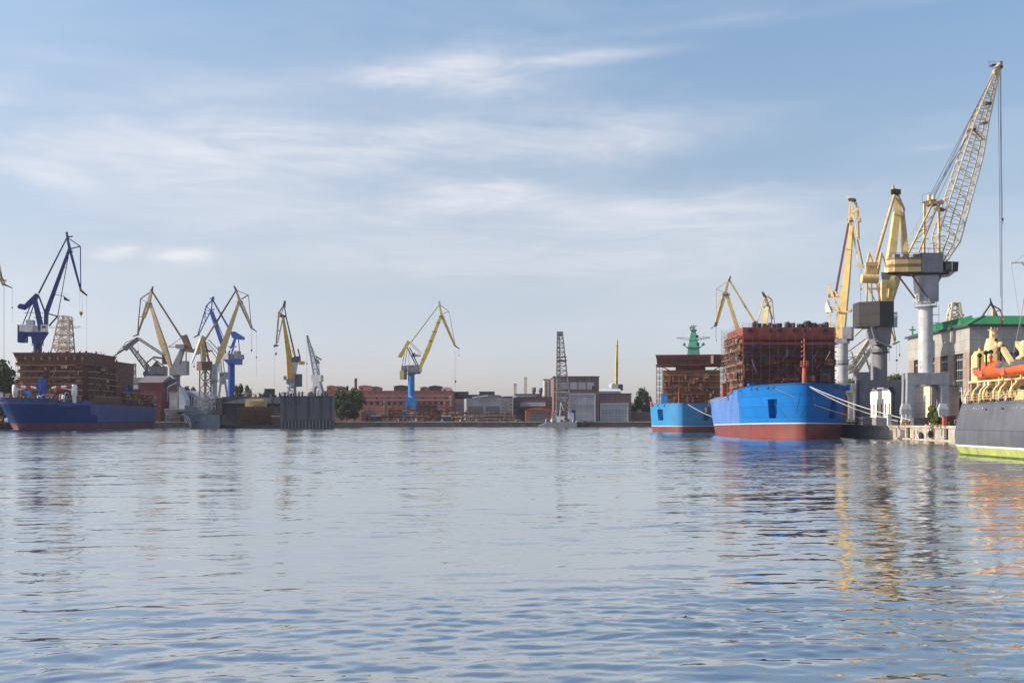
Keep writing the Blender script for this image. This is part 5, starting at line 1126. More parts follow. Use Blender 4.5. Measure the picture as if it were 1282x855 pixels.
b = MB(); b.beam((mx - 4 * u, my, z_(407)), (mx + 4 * u, my, z_(407)), .3); b.beam((mx - 2.4 * u, my, z_(409)), (mx + 2.4 * u, my, z_(409)), .3); b.tube((mx, my, z_(407)), (mx, my, z_(404.6)), .12); b.lathe((mx - 4 * u, my, z_(410.6)), [(.2, 0), (.5, .3), (.5, .7), (.1, 1)], 8); b.obj('radar', 'mast_green', mt)
b = MB(); b.box(mx + 2.6 * u, mx + 6 * u, my - 3.4, my - 2.2, z_(422), z_(419)); b.box(mx + 4 * u, mx + 7 * u, my - 3.4, my - 2.2, z_(432), z_(428.6)); b.obj('floodlight', 'dark_steel', mt)
# foremast and blue locker on the bow
b = MB(); c = at(861.4, 505, 412); b.tube((c.x, 412, 9.5), (c.x, 412, zat(490, 412)), .45, .3, 10); b.tube((c.x, 412, zat(490, 412)), (c.x, 412, zat(470, 412)), .13, .08, 8); b.tube((c.x, 412, zat(492.6, 412)), (c.x, 412, zat(492, 412)), .8, n=10); b.obj('foremast', 'primer_red', ship)
b = MB(); b.box(xat(838, 414), xat(845.6, 414), 414, 416.4, 9.5, zat(493.4, 414)); b.box(xat(837.6, 414), xat(846, 414), 413.8, 416.6, zat(493.4, 414), zat(492.8, 414)); b.obj('winch_house', 'crane_azure', ship)
b = MB(); b.lathe((xat(828.6, 409), 409, 9.6), [(.5, 0), (.5, .9), (.36, 1.5), (.12, 1.8)], 10); b.obj('vent', 'signal_red', ship)
clutter(ship, 'x', 12, (56, 75, 416, 430, 9.6), ['rusty_steel', 'pale_steel', 'plank', 'primer_red'], 11, .4, 1.3, 1.5)
sc = Scaffold('open tube scaffolding round the second icebreaker, tall towers under its bridge wings', (a_(822), YS, 9.6))
sc.face((a_(831), YS - .3), (a_(901.5), YS - .3), 9.6, z_(466), 2.5, (0, -1), 3.6, plank='plank', wid=.8, gaps=.05, seed=6, pole=.05)
for (xa, xb) in ((a_(823), a_(830.6)), (a_(902), a_(910))):
    for yy_ in (YS + 1, YS + 7):
        sc.face((xa, yy_), (xb, yy_), 9.0, z_(459), 2.35, (0, -1), 1.1, plank='dark_steel', wid=.8, gaps=0, seed=7, pole=.07)

sheeting(sc, (a_(831), YS - .3), (a_(901.5), YS - .3), 10, z_(467), (0, -1), 40, 14, ['primer_brown', 'primer_dark', 'rusty_steel'])
def turn(root, pivot, ang):
    p = Vector((*pivot, 0)); d = root.location - p; c, s_ = math.cos(ang), math.sin(ang)
    root.location = (p.x + c * d.x - s_ * d.y, p.y + s_ * d.x + c * d.y, root.location.z); root.rotation_euler = (0, 0, ang)
for r_ in (ship, sc.t): turn(r_, (a_(866), YS + 2), R(-8.5))
# ---- left icebreaker
YB3 = 500.0; XC3 = -226.0
ship = thing('icebreaker', 'dark blue icebreaker on the left covered in rusty scaffolding, with red and white davits', 'ship', (XC3, YB3, 0), 'icebreakers under construction')
def zd3(t): return 14.4 - 1.2 * t if t < .33 else 12.4 - .8 * (t - .33)
pt3, ts3, NJ3 = hull(ship, ['hull_navy', 'hull_navy_pale', 'hull_navy', 'boot_dark_red'], XC3, YB3 - 9, 160, 36, zd3, lambda t: 3.1, rake=13, Lb=52, pw=1.6, wl=.9,
    pale_side=lambda sg, t, j: (t < .33 and j >= 9) or (t > .30 + (.0 if j > 5 else .06)), sternover=3)  # pale bow band; along the flat side a painted sky reflection
for sg in (-1, 1):
    for t in (.012, .03, .05, .10, .15, .20, .26):
        p = pt3(t, NJ3 - 1, sg); o = Vector((sg, -.6, 0)).normalized() * .1; f = MB(); f.tube(p - ZUP * 1.2 - o * 3, p - ZUP * 1.2 + o, .42, n=10); f.obj('fairlead', 'dark_steel', ship)
pl = MB()       # a pale blocked-out plate where a name once stood
for k in range(8):
    t = .145 + k * .0078; p = pt3(t, 9, 1); q = pt3(t + .0062, 9, 1); o = Vector((.8, -.6, 0)).normalized() * .06
    pl.hexa([p + o - ZUP * .55, q + o - ZUP * .55, q + o + ZUP * .55, p + o + ZUP * .55], [v - o * 1.5 for v in (p + o - ZUP * .55, q + o - ZUP * .55, q + o + ZUP * .55, p + o + ZUP * .55)])
pl.obj('name_plate', 'hull_navy_pale', ship)
YL = 545.0; a_ = lambda px, Y=YL: xat(px, Y); z_ = lambda py, Y=YL: zat(py, Y)
XR = a_(113)
mat('rust_block', (.165, .068, .052), rough=.85, var=.5, scale=.5, streak=.5, rust=.5, seams=(5, 2.7))
b = MB(); b.hexa([(a_(25), YL, 12), (a_(99), YL, 12), (a_(99), YL + 40, 12), (a_(25), YL + 40, 12)], [(a_(25), YL, z_(457)), (a_(104), YL, z_(457)), (a_(104), YL + 40, z_(457)), (a_(25), YL + 40, z_(457))]); b.obj('superstructure', 'rust_block', ship)
b = MB(); b.hexa([(a_(23), YL - 1, z_(454) + .003), (a_(108), YL - 1, z_(454) + .003), (a_(108), YL + 36, z_(454) + .003), (a_(23), YL + 36, z_(454) + .003)], [(a_(18.6), YL - 2, z_(442.4)), (XR, YL - 2, z_(442.4)), (XR, YL + 36, z_(442.4)), (a_(18.6), YL + 36, z_(442.4))]); b.box(a_(18), XR + .3, YL - 2.3, YL + 36.3, z_(442.4) + .003, z_(441.6)); b.box(a_(21), a_(109), YL - 1.5, YL + 37, z_(457) + .002, z_(454)); bd = b.obj('bridge', 'rust_block', ship)
for k in range(26):
    x = a_(22 + k * 3.4); w = MB(); w.hexa([(x, YL - 1.5, z_(451)), (x + .8, YL - 1.5, z_(451)), (x + .8, YL - .9, z_(451)), (x, YL - .9, z_(451))], [(x, YL - 1.85, z_(447)), (x + .8, YL - 1.85, z_(447)), (x + .8, YL - 1, z_(447)), (x, YL - 1, z_(447))]); w.obj('bridge_window', 'primer_dark' if k % 3 else 'plank', bd)
# stepped after part: px of its far edge on the starboard side, top row, depths
steps = [(585, 612, 453, -211), (616, 632, 472, -222), (604, 640, 486, -214.5), (590, 634, 500, -209.6)]
for i, (ya, yb, py, xr) in enumerate(steps):
    b = MB(); b.box(xr - 26, xr, ya, yb, 11, zat(py, ya + 5)); b.obj('superstructure', 'rust_block', ship)
b = MB(); b.box(-236, -209.2, 548, 600, 11, zat(495, 560)); b.obj('superstructure', 'rust_block', ship)
for row, py in enumerate((461, 470, 478, 487)):
    for k in range(14):
        if (row * 5 + k * 3) % 4 == 0: continue
        x = a_(28 + k * 5); w = MB(); w.box(x, x + .8, YL - .08, YL + .1, z_(py + 1.2), z_(py - 1.2)); w.obj('window_opening', 'dark_steel', ship)
# blue casing, davit cranes and gear on the foredeck
b = MB(); b.box(xat(47.6, 528), xat(51, 528), 528, 531, 13, zat(473.6, 528)); b.box(xat(51.6, 528), xat(55.4, 528), 528, 531, 13, zat(473.6, 528)); b.path([Vector((xat(47.4, 528), 527.7, 13.5)), Vector((xat(52.6, 528), 527.7, zat(482, 528))), Vector((xat(52, 528), 527.7, zat(474, 528)))], .18); b.obj('funnel_casing', 'crane_blue', ship)
for sg, px, lb in ((1, 19, ''), (-1, 93, '')):
    Yd = 524; x = xat(px, Yd); d = xat(px + 10, Yd) - x
    dv = thing('deck_crane', 'white post deck crane with a red and white jib at the %s end of the left icebreaker foredeck' % ('port, outer' if sg > 0 else 'starboard, superstructure'), 'crane', (x, Yd, 13), 'red and white deck cranes')
    dv['label'] = ('white post deck crane with red and white jib, nearest the left frame edge' if sg > 0 else 'white post deck crane with red and white jib, under the left icebreaker bridge corner')
    b = MB(); b.lathe((x, Yd, 12.6), [(.9, 0), (.9, 3.4), (1.35, 3.8), (1.35, 8.2 - .6), (1.0, 8.6)], 14); b.obj('post', 'white_paint', dv)
    b = MB(); zj = zat(483.4, Yd)
    for q in range(4):
        b.beam((x + sg * d * (.25 + q * .62), Yd - 1.0, zj - .1 * q), (x + sg * d * (.25 + (q + 1) * .62), Yd - 1.0, zj - .1 * (q + 1) - (.5 if q == 3 else 0)), .95, d=.9, m=q % 2)
    b.beam((x + sg * d * .3, Yd - 1, zj - 1.7), (x + sg * d * 1.5, Yd - 1, zj - .9), .4, m=1); b.beam((x + sg * d * 1.5, Yd - 1, zj - 1.4), (x + sg * d * 2.5, Yd - 1, zj - 1.0), .6, m=0)
    b.obj('jib', ['signal_red', 'white_paint'], dv)
b = MB(); b.lathe((xat(38.6, 515), 515, 13), [(.9, 0), (.9, 2.6), (.7, 2.9)], 12); b.obj('vent', 'signal_red', ship)
b = MB(); b.lathe((xat(50.4, 515), 515, 13), [(.65, 0), (.65, 2.6), (.5, 2.9)], 12); b.obj('vent', 'white_paint', ship)
b = MB(); b.box(xat(30, 520), xat(37.6, 520), 520, 522, 14.8, zat(488.6, 520)); b.box(xat(30.6, 520), xat(31.2, 520), 520.4, 521, 13, 14.8); b.box(xat(36.4, 520), xat(37, 520), 520.4, 521, 13, 14.8); b.obj('winch_house', 'crane_azure', ship)
clutter(ship, 'x', 60, (-240, -211, 508, 542, 13.2), ['rusty_steel', 'brown_steel', 'plank', 'pale_steel', 'white_paint', 'rusty_steel'], 21, .5, 2.2, 4.2)
clutter(ship, 'x', 70, (-216, -209.6, 588, 646, 11.4), ['rusty_steel', 'brown_steel', 'dark_steel', 'plank', 'dark_steel', 'pale_steel'], 22, .6, 2.4, 4.5)
clutter(ship, 'x', 45, (-222, -209.6, 634, 649, 15.2), ['rusty_steel', 'brown_steel', 'pale_steel', 'cream_paint', 'primer_red'], 23, .5, 2.0, 3.0)
b = MB(); b.box(-232, -209.8, 632, 650, 14.6, 15.2); b.box(-230, -211, 634, 648, 11, 14.6); b.obj('after_deckhouse', 'primer_dark', ship)
clutter(ship, 'x', 30, (-243, -212, 546, 578, zat(441.6, YL)), ['rusty_steel', 'brown_steel', 'dark_steel', 'pale_steel'], 24, .4, 1.3, 1.6)
# mast wrapped in white scaffolding
mt = thing('scaffold_mast', 'white and rust latticed mast tower standing on the left icebreaker bridge roof', 'mast', at(79, 442, 562)); Ym = 562; m = lambda px, py: at(px, py, Ym)
b = MB(); b.lattice(m(79, 442), m(82, 396), 9, 4.6, 8, 4.6, 6, .28, .15, (0, 1, 0)); b.obj('tower', 'cream_lattice', mt) if 0 else None
mat('cream_lattice', (.62, .50, .36), rough=.6, rust=.5)
b.obj('tower', 'cream_lattice', mt)
b = MB(); b.lattice(m(80, 442), m(82.6, 400), 4.6, 2.8, 4, 2.6, 10, .12, .08, (0, 1, 0)); b.obj('ladder_core', 'white_paint', mt)
for j, (py, w) in enumerate(((401.6, 7.4), (409.4, 8.0), (419.2, 9), (428.4, 9.6), (436, 10.4))):
    b = MB(); c = m(79.6 + (436 - py) * .075, py); h_ = w * Ym / F
    b.box(c.x - h_, c.x + h_, Ym - h_ * .9, Ym + h_ * .9, c.z - .22, c.z); 
    for sx in (-1, 0, 1):
        for sy in (-1, 1): b.beam((c.x + sx * h_, Ym + sy * h_ * .9, c.z), (c.x + sx * h_, Ym + sy * h_ * .9, c.z + 1.3), .12)
    for sy in (-1, 1): b.beam((c.x - h_, Ym + sy * h_ * .9, c.z + 1.3), (c.x + h_, Ym + sy * h_ * .9, c.z + 1.3), .1)
    b.obj('platform', 'cream_lattice', mt)
for sg, x0, x1 in ((-1, 73, 62), (1, 88, 100.6)):
    b = MB(); b.beam(m(x0, 411.6), m(x1, 409.4 if sg > 0 else 410), .25); b.beam(m(x0, 409), m(x1, 408.6), .2)
    for q in range(5): f = q / 4; b.beam(m(x0 + (x1 - x0) * f, 411.6 - 2 * f * .6), m(x0 + (x1 - x0) * f, 408.8), .12)
    b.obj('yard', 'white_paint' if sg > 0 else 'cream_lattice', mt)
b = MB(); b.lathe(m(84.4, 401), [(.6, 0), (.8, .6), (.8, 1.3), (.3, 1.8)], 10); b.lathe(m(78, 401), [(.5, 0), (.6, .6), (.5, 1.3), (.2, 1.6)], 10); b.obj('radome', 'pale_steel', mt)
# scaffolding of the left ship
sc = Scaffold('rusty plank scaffolding wrapped round the left icebreaker superstructure', (a_(20), YL, 12))
sc.face((a_(24), YL - .3), (a_(104), YL - .3), 13, z_(457), 3.05, (0, -1), 2.9, plank='plank', wid=1.3, gaps=.14, seed=31, pole=.075, m='rusty_steel', thick=.34)
sc.face((XR - 1.4, YL), (XR - 1.4, YL + 40), 13, z_(458), 3.05, (1, 0), 3.3, plank='plank', wid=1.3, gaps=.14, seed=32, pole=.075, m='rusty_steel', thick=.34)
sc.face((-209.2, 588), (-209.2, 640), 12.2, 20, 3.4, (1, 0), 4, plank='plank', wid=1.2, gaps=.2, seed=33, pole=.08, m='rusty_steel', thick=.34)
sc.face((a_(22), YL + 2), (a_(22), YL + 30), 13, z_(455), 3.05, (-1, 0), 3.3, plank='plank', wid=1.6, gaps=.14, seed=34, pole=.075, m='plank', thick=.22)
RB = ['rust_block', 'rusty_steel', 'plank', 'primer_dark', 'brown_steel', 'dark_steel']
sheeting(sc, (a_(22), YL - .3), (a_(106), YL - .3), 14, z_(456), (0, -1), 95, 15, RB)
sheeting(sc, (XR - 1.4, YL), (XR - 1.4, YL + 40), 13, z_(455), (1, 0), 70, 16, RB)
sheeting(sc, (-209.2, 588), (-209.2, 646), 12.5, 20, (1, 0), 80, 17, RB)
sheeting(sc, (a_(22), YL + 2), (a_(22), YL + 30), 14, z_(450), (-1, 0), 40, 18, RB)
tp = thing('tarpaulin', 'crumpled bright blue tarpaulin hung over the after end of the left icebreaker', 'tarpaulin', (-212, 603, zat(490, 603)))
b = MB(); rr = random.Random(9); rows = []
for j in range(9):
    row = []
    for i in range(9):
        px = 149 + i * 1.1 + j * 1.0 * (j > 4) * .9 + rr.uniform(-.4, .4); py = 472 + j * 2.4 + rr.uniform(-.5, .5)
        row.append(at(px, py, 603 - 2 * math.sin(i * .9 + j) * .6 - j * .4))
    rows.append(row)
b.add([p for r in rows for p in r] + [p + Vector((.1, 2.2, -.1)) for r in rows for p in r], [(j * 9 + i, j * 9 + i + 1, (j + 1) * 9 + i + 1, (j + 1) * 9 + i) for j in range(8) for i in range(8)] + [(81 + j * 9 + i, 81 + (j + 1) * 9 + i, 81 + (j + 1) * 9 + i + 1, 81 + j * 9 + i + 1) for j in range(8) for i in range(8)], 0, True); b.obj('sheet', 'tarp_blue', tp)

# ---- black icebreaker at the right edge
mat('shaded_ochre', (.38, .26, .125), rough=.6, var=.25, scale=.8, streak=.4)  # darkened ochre: shade behind the davits is mixed into the colour
XS = 58.2; YE = 149.8
ship = thing('icebreaker', 'black hulled old icebreaker with lime green boot top and cream upperworks at the right edge', 'ship', (XS + 10, YE, 0))
g = MB(); zl = [-1.2, .0, .24, 1.16, 1.38, 2.2, 3.0, 4.0, 5.0, 5.9]
tum = [.90, .945, .952, .985, .99, 1.0, 1.0, .985, .965, .945]
n = 40; BW = 11.0
def kp(t, j, sg):
    # t: 0 at the stern (far end), 1 at the bow beyond the frame
    dk = 6.75 + 1.2 * max(0, t - .1)
    z = zl[j] if j < len(zl) else dk
    f = tum[j] if j < len(tum) else .925
    s_ = t * 78.0; over = .9 * (1 - f) * 10 * .55
    q = min(1, max(0, (s_) / 6.0)); hb = (1 - (1 - q) ** 2.0) ** .5
    e = max(0, (t - .72) / .28); hb *= (1 - e ** 1.7)
    return Vector((XS + BW + sg * max(.05, BW * f * hb), YE - over - s_, z))
NJ = len(zl) + 1
ts = [(i / n) ** 1.7 for i in range(n + 1)]
for sg in (-1, 1):
    idx = len(g.v); g.v.extend(tuple(kp(t, j, sg)) for t in ts for j in range(NJ))
    for i in range(n):
        for j in range(NJ - 1):
            f = (idx + i * NJ + j, idx + i * NJ + j + 1, idx + (i + 1) * NJ + j + 1, idx + (i + 1) * NJ + j)
            g.f.append(f if sg > 0 else f[::-1]); g.m.append(3 if j < 2 else 2 if j == 2 else 1 if j == 3 else 0); g.sm.append(True)
MATS_K = ['hull_black', 'stripe_white', 'hull_lime', 'weed_green']
g.obj('hull', MATS_K, ship)
d = MB(); a = [kp(t, NJ - 1, -1) + Vector((.05, 0, -.12)) for t in ts]; c = [kp(t, NJ - 1, 1) + Vector((-.05, 0, -.12)) for t in ts]
d.add(a + c, [(i, i + 1, n + 2 + i, n + 1 + i) for i in range(n)]); d.obj('deck', 'plank', ship)
DKZ = 6.75
def sideX(Y, z=6.7):
    t = (YE - Y) / 78.0
    return kp(max(0, t), NJ - 1, -1)
def edge(px):      # point on the deck edge seen at column px
    Y = 140.0
    for _ in range(8): p = sideX(Y); Y = p.x * F / (px - CX)
    return sideX(min(Y, 147))
# rubbing strake and small openings, pale tick marks under the deck edge
b = MB(); pr = None
for i in range(34):
    p = kp((i / 33) ** 1.7 * .8, 8, -1) + Vector((-.02, .0, -.35))
    if pr: b.beam(pr, p, .05, d=.06)
    pr = p
b.obj('plate_seam', 'dark_steel', ship)
for px in (1235.6, 1256.4):
    p = edge(px); q = MB(); q.tube(p + Vector((-.35, 0, -.95)), p + Vector((.3, 0, -.95)), .13, n=10); q.obj('scupper', 'dark_steel', ship)
rr = random.Random(2)
for k, px in enumerate((1202, 1204, 1206.5, 1209, 1212, 1215, 1219, 1223, 1226, 1230, 1240, 1246.5, 1263.5, 1268.6, 1272.8, 1278, 1280, 1281.6)):
    p = edge(px) + Vector((-.16, 0, -1.0 - .14 * (k > 9))); q = MB(); L_h = rr.choice((.16, .28, .3)); q.beam(p, p + ZUP * L_h, .10, d=.05); 
    if k % 3 == 0: q.beam(p + ZUP * L_h, p + Vector((0, -.3, L_h)), .05)
    q.obj('hull_mark', 'stripe_white', ship)
C_ = 'cream_paint'
# guard rail
ed = [kp(t, NJ - 1, -1) + Vector((.12, 0, 0)) for t in [i / 60 * .75 for i in range(61)]]
b = MB()
for p, q in zip(ed, ed[1:]):
    for hh in (.4, .75, 1.1): b.beam(p + ZUP * hh, q + ZUP * hh, .035)
    b.beam(p, p + ZUP * 1.12, .05)
b.obj('guard_rail', C_, ship)
for px in (1212, 1226, 1231, 1240, 1249, 1260):
    p = edge(px) + Vector((.1, -.2, 0)); q = MB(); q.box(p.x - .2, p.x + .35, p.y - .5, p.y + .5, p.z - .05, p.z + .12); q.tube((p.x, p.y - .25, p.z + .1), (p.x, p.y - .25, p.z + .34), .12, n=8); q.tube((p.x, p.y + .25, p.z + .1), (p.x, p.y + .25, p.z + .34), .12, n=8); q.obj('mooring_bitt', 'dark_steel', ship)
# davits: curved arms leaning inboard
for i, px in enumerate((1212, 1220.4, 1225, 1237.6, 1245, 1259)):
    e = edge(px) + Vector((.45, 0, 0)); big = 1.5 if i == 5 else 1.0
    pts = [e, e + Vector((.0, 0, 1.0)), e + Vector((.22, 0, 1.6)), e + Vector((.75, 0, 2.15)), e + Vector((1.6, 0, 2.75)), e + Vector((2.9, 0, 3.35 + .3 * (i == 5)))]
    b = MB()
    for p, q in zip(pts, pts[1:]): b.beam(p, q + (q - p).normalized() * .04, .2 * big, d=.42 * big, side=(0, 1, 0))
    dv = b.obj('davit', C_, ship)
    b = MB(); b.box(e.x + .6, e.x + 1.0, e.y - .12, e.y + .12, e.z + 2.2, e.z + 2.75); b.obj('cleat', 'white_paint', dv)
# deckhouses
def kbox(name, px0, px1, py0, py1, Y, dep, m=C_, par=None):
    b = MB(); x0, x1 = xat(px0, Y), xat(px1, Y); b.box(x0, x1, Y - .0, Y + dep, zat(py1, Y), zat(py0, Y)); return b.obj(name, m, par or ship)
b = MB(); b.box(61.6, 76, 96, 143, 6.6, zat(478, 139)); b.obj('deckhouse', 'shaded_ochre', ship)
for y in (141.5, 138.4, 135.8, 132.6, 129.4, 126): b = MB(); b.box(61.5, 61.8, y - .45, y + .45, 6.9, 8.7); b.obj('doorway', 'slate_dark', ship)
for y in (140, 137, 134.2, 131, 127.6): b = MB(); b.lathe((61.5, y, 8.2), [(.02, -.05), (.2, -.05), (.2, .12), (.02, .12)], 12, axis=(-1, 0, 0)); b.obj('porthole', 'glass', ship)
for y in (144.1, 140.4, 136.6, 132.4):
    b = MB(); b.tube((60.25, y, 6.6), (60.25, y, zat(478, 139)), .09, n=8); b.obj('stanchion', C_, ship)
b = MB(); b.box(60.0, 77, 95, 144.4, zat(478, 139) + .002, zat(475.6, 139)); b.obj('boat_deck', 'rusty_cream', ship) if 'rusty_cream' in MATS else b.obj('boat_deck', C_, ship)
b = MB(); b.box(63.4, 74, 98, 136, zat(475.6, 139) + .004, zat(452, 136)); b.obj('upper_house', 'shaded_ochre', ship)
b = MB(); x0, x1 = xat(1217, 144), xat(1231, 144)
b.box(x0, x1, 142.4, 144.3, zat(475.6, 139) + .004, zat(446, 144)); b.box(x0 - .06, x1 + .06, 142.3, 144.4, zat(462, 144), zat(461, 144)); b.hexa([(x0, 142.4, zat(446, 144) + .002), (x1, 142.4, zat(446, 144) + .002), (x1, 144.3, zat(446, 144) + .002), (x0, 144.3, zat(446, 144) + .002)], [(x0 + .35, 142.7, zat(440, 144)), (x1 - .5, 142.7, zat(440, 144)), (x1 - .5, 144.1, zat(440, 144)), (x0 + .35, 144.1, zat(440, 144))]); b.tube((x0 + .55, 143, zat(441, 144)), (x0 + .55, 143, zat(437, 144)), .16, n=8); b.obj('winch_house', 'cream_paint', ship)
b = MB(); c = at(1243.2, 440, 141.5); u = 141.5 / F
b.lathe((c.x, 141.5, zat(466, 141.5)), [(11.5 * u, 0), (11.3 * u, 30 * u), (10 * u, 36 * u), (8.6 * u, 40 * u), (8.2 * u, 42 * u)], 8, smooth=False)
b.lathe((c.x, 141.5, zat(424.4, 141.5)), [(4.6 * u, 0), (4.2 * u, 12 * u)], 8, smooth=False)
tw = b.obj('kingpost_tower', C_, ship)
b = MB(); b.box(c.x - 4.6 * u, c.x + 4.6 * u, 141.5 - 4.6 * u, 141.5 + 4.6 * u, zat(413.4, 141.5), zat(412.6, 141.5)); b.box(c.x - 3.4 * u, c.x + 3.4 * u, 141.5 - 4.4 * u, 141.5 - 4.0 * u, zat(422, 141.5), zat(419, 141.5)); b.tube((c.x - 4.2 * u, 141, zat(412.6, 141.5)), (c.x - 4.2 * u, 141, zat(410, 141.5)), .1, n=8)
for q in (-1, 0, 1): b.beam((c.x + q * 3.6 * u, 141, zat(412.6, 141.5)), (c.x + q * 3.6 * u, 141, zat(410.6, 141.5)), .06)
b.obj('tower_cap', C_, tw)
b = MB(); b.box(c.x - .18, c.x + .18, 141.5 - 9.0 * u, 141.5 - 8.4 * u, zat(428.4, 141.5), zat(424.4, 141.5)); b.obj('opening', 'dark_steel', tw)
b = MB(); b.beam((c.x - 8.8 * u, 140.3, zat(438, 141.5)), (c.x, 140.1, zat(431, 141.5)), .13); b.beam((c.x + 8.8 * u, 140.3, zat(438, 141.5)), (c.x, 140.1, zat(431, 141.5)), .13); b.box(c.x - .3, c.x + .3, 139.9, 140.3, zat(434, 141.5), zat(430.6, 141.5)); b.obj('tower_brace', 'white_paint', tw)
b = MB(); b.lathe((xat(1253, 140), 140, zat(436, 140)), [(.15, 0), (.5, .25), (.4, .7), (.1, .85)], 10); b.obj('searchlight', C_, ship)
# black cowl vents
for px, py, bot in ((1226.8, 445, 458), (1234.8, 441.6, 456), (1240.8, 440.6, 456), (1252.8, 437, 452), (1258.8, 436.6, 452), (1273.4, 432.8, 452)):
    Y = 139.0; c = at(px, py, Y); b = MB(); r = .30
    b.tube((c.x, Y, zat(bot, Y) - .6), (c.x, Y, c.z - r * .6), .10, .13, n=8); b.lathe(c + Vector((.0, .1, 0)), [(r * .5, -r * .9), (r * .95, -r * .45), (r, 0), (r * .95, r * .45), (r * .5, r * .9), (.02, r)], 12); b.obj('cowl_vent', 'rubber', ship)
# cargo derricks stowed on deck, cream
for (a, c2, w) in (((1256, 437), (1267, 455), .55), ((1274, 430), (1288, 448), .6), ((1262, 447), (1282, 462), .3)):
    b = MB(); b.beam(at(*a, 136), at(*c2, 130), w, d=w); b.obj('derrick', C_, ship)
b = MB(); c = at(1282, 436, 131); b.lathe((c.x, 131, zat(447, 131)), [(.5, 0), (.52, 1.4), (.45, 1.8), (.2, 2.0)], 12); b.obj('vent', C_, ship)
b = MB(); c = at(1277, 452, 132); b.lathe((c.x, 132, c.z - .6), [(.3, 0), (.55, .3), (.55, .9), (.2, 1.25)], 12); b.obj('windlass', C_, ship)
b = MB(); b.hexa([edge(1264) + Vector((.3, 0, .0)), edge(1300) + Vector((.3, 0, 0)), edge(1300) + Vector((.9, 0, 0)), edge(1264) + Vector((.9, 0, 0))], [edge(1271) + Vector((.3, 0, 1.05)), edge(1300) + Vector((.3, 0, 1.35)), edge(1300) + Vector((.9, 0, 1.35)), edge(1271) + Vector((.9, 0, 1.05))]); b.obj('bulwark', C_, ship)
b = MB(); x = xat(1206, 146); 
for k in range(3): b.beam((x - .3, 145.6, 7.0), (x - .5 + k * .5, 145.4 - k * .1, 8.6 + .3 * (k == 0)), .1)
b.box(x - .1, x + .5, 145.0, 146, 6.7, 7.7); b.obj('anchor_davit', 'white_paint', ship)
clutter(ship, 'x', 34, (59.6, 61.3, 126, 144, 6.65), ['plank', 'signal_coral', 'white_paint', 'pale_steel', 'cream_paint', 'hook_orange'], 41, .15, .5, .9)
# mast and yard, rising just beyond the frame
mk = thing('ship_mast', 'thin grey mast of the black icebreaker, just its left yardarm and stays in the frame', 'mast', (xat(1298, 139), 139, 6.7)); x = xat(1298, 139)
b = MB(); b.tube((x, 139, 6.7), (x, 139, zat(250, 139)), .28, .14, 12); b.obj('pole', C_, mk)
b = MB(); b.tube(at(1265.4, 329, 139), at(1330, 327, 139), .09, n=8); b.tube(at(1266, 329, 139), at(1266.2, 332, 139), .06, n=6); b.beam(at(1279, 329, 139), at(1282, 333, 139), .15); b.obj('yard', 'pale_steel', mk)
b = MB(); b.tube(at(1270, 329, 139), at(1298, 305, 139), .022, n=4); b.obj('stay', 'wire', mk)
b = MB(); b.tube(at(1266.2, 331, 139), at(1276, 396, 139), .018, n=4); b.tube(at(1276, 396, 139), at(1282, 440, 138), .018, n=4); b.obj('halyard', 'wire', mk)
b = MB(); b.tube(at(1284, 360, 136), at(1278.6, 394, 136), .10, .05, n=6); b.tube(at(1278.6, 394, 136), at(1268, 446, 136), .03, n=4); b.lathe(at(1272, 419, 136), [(.03, 0), (.07, .07), (.03, .14)], 8); b.obj('rigging_line', 'rope', mk)
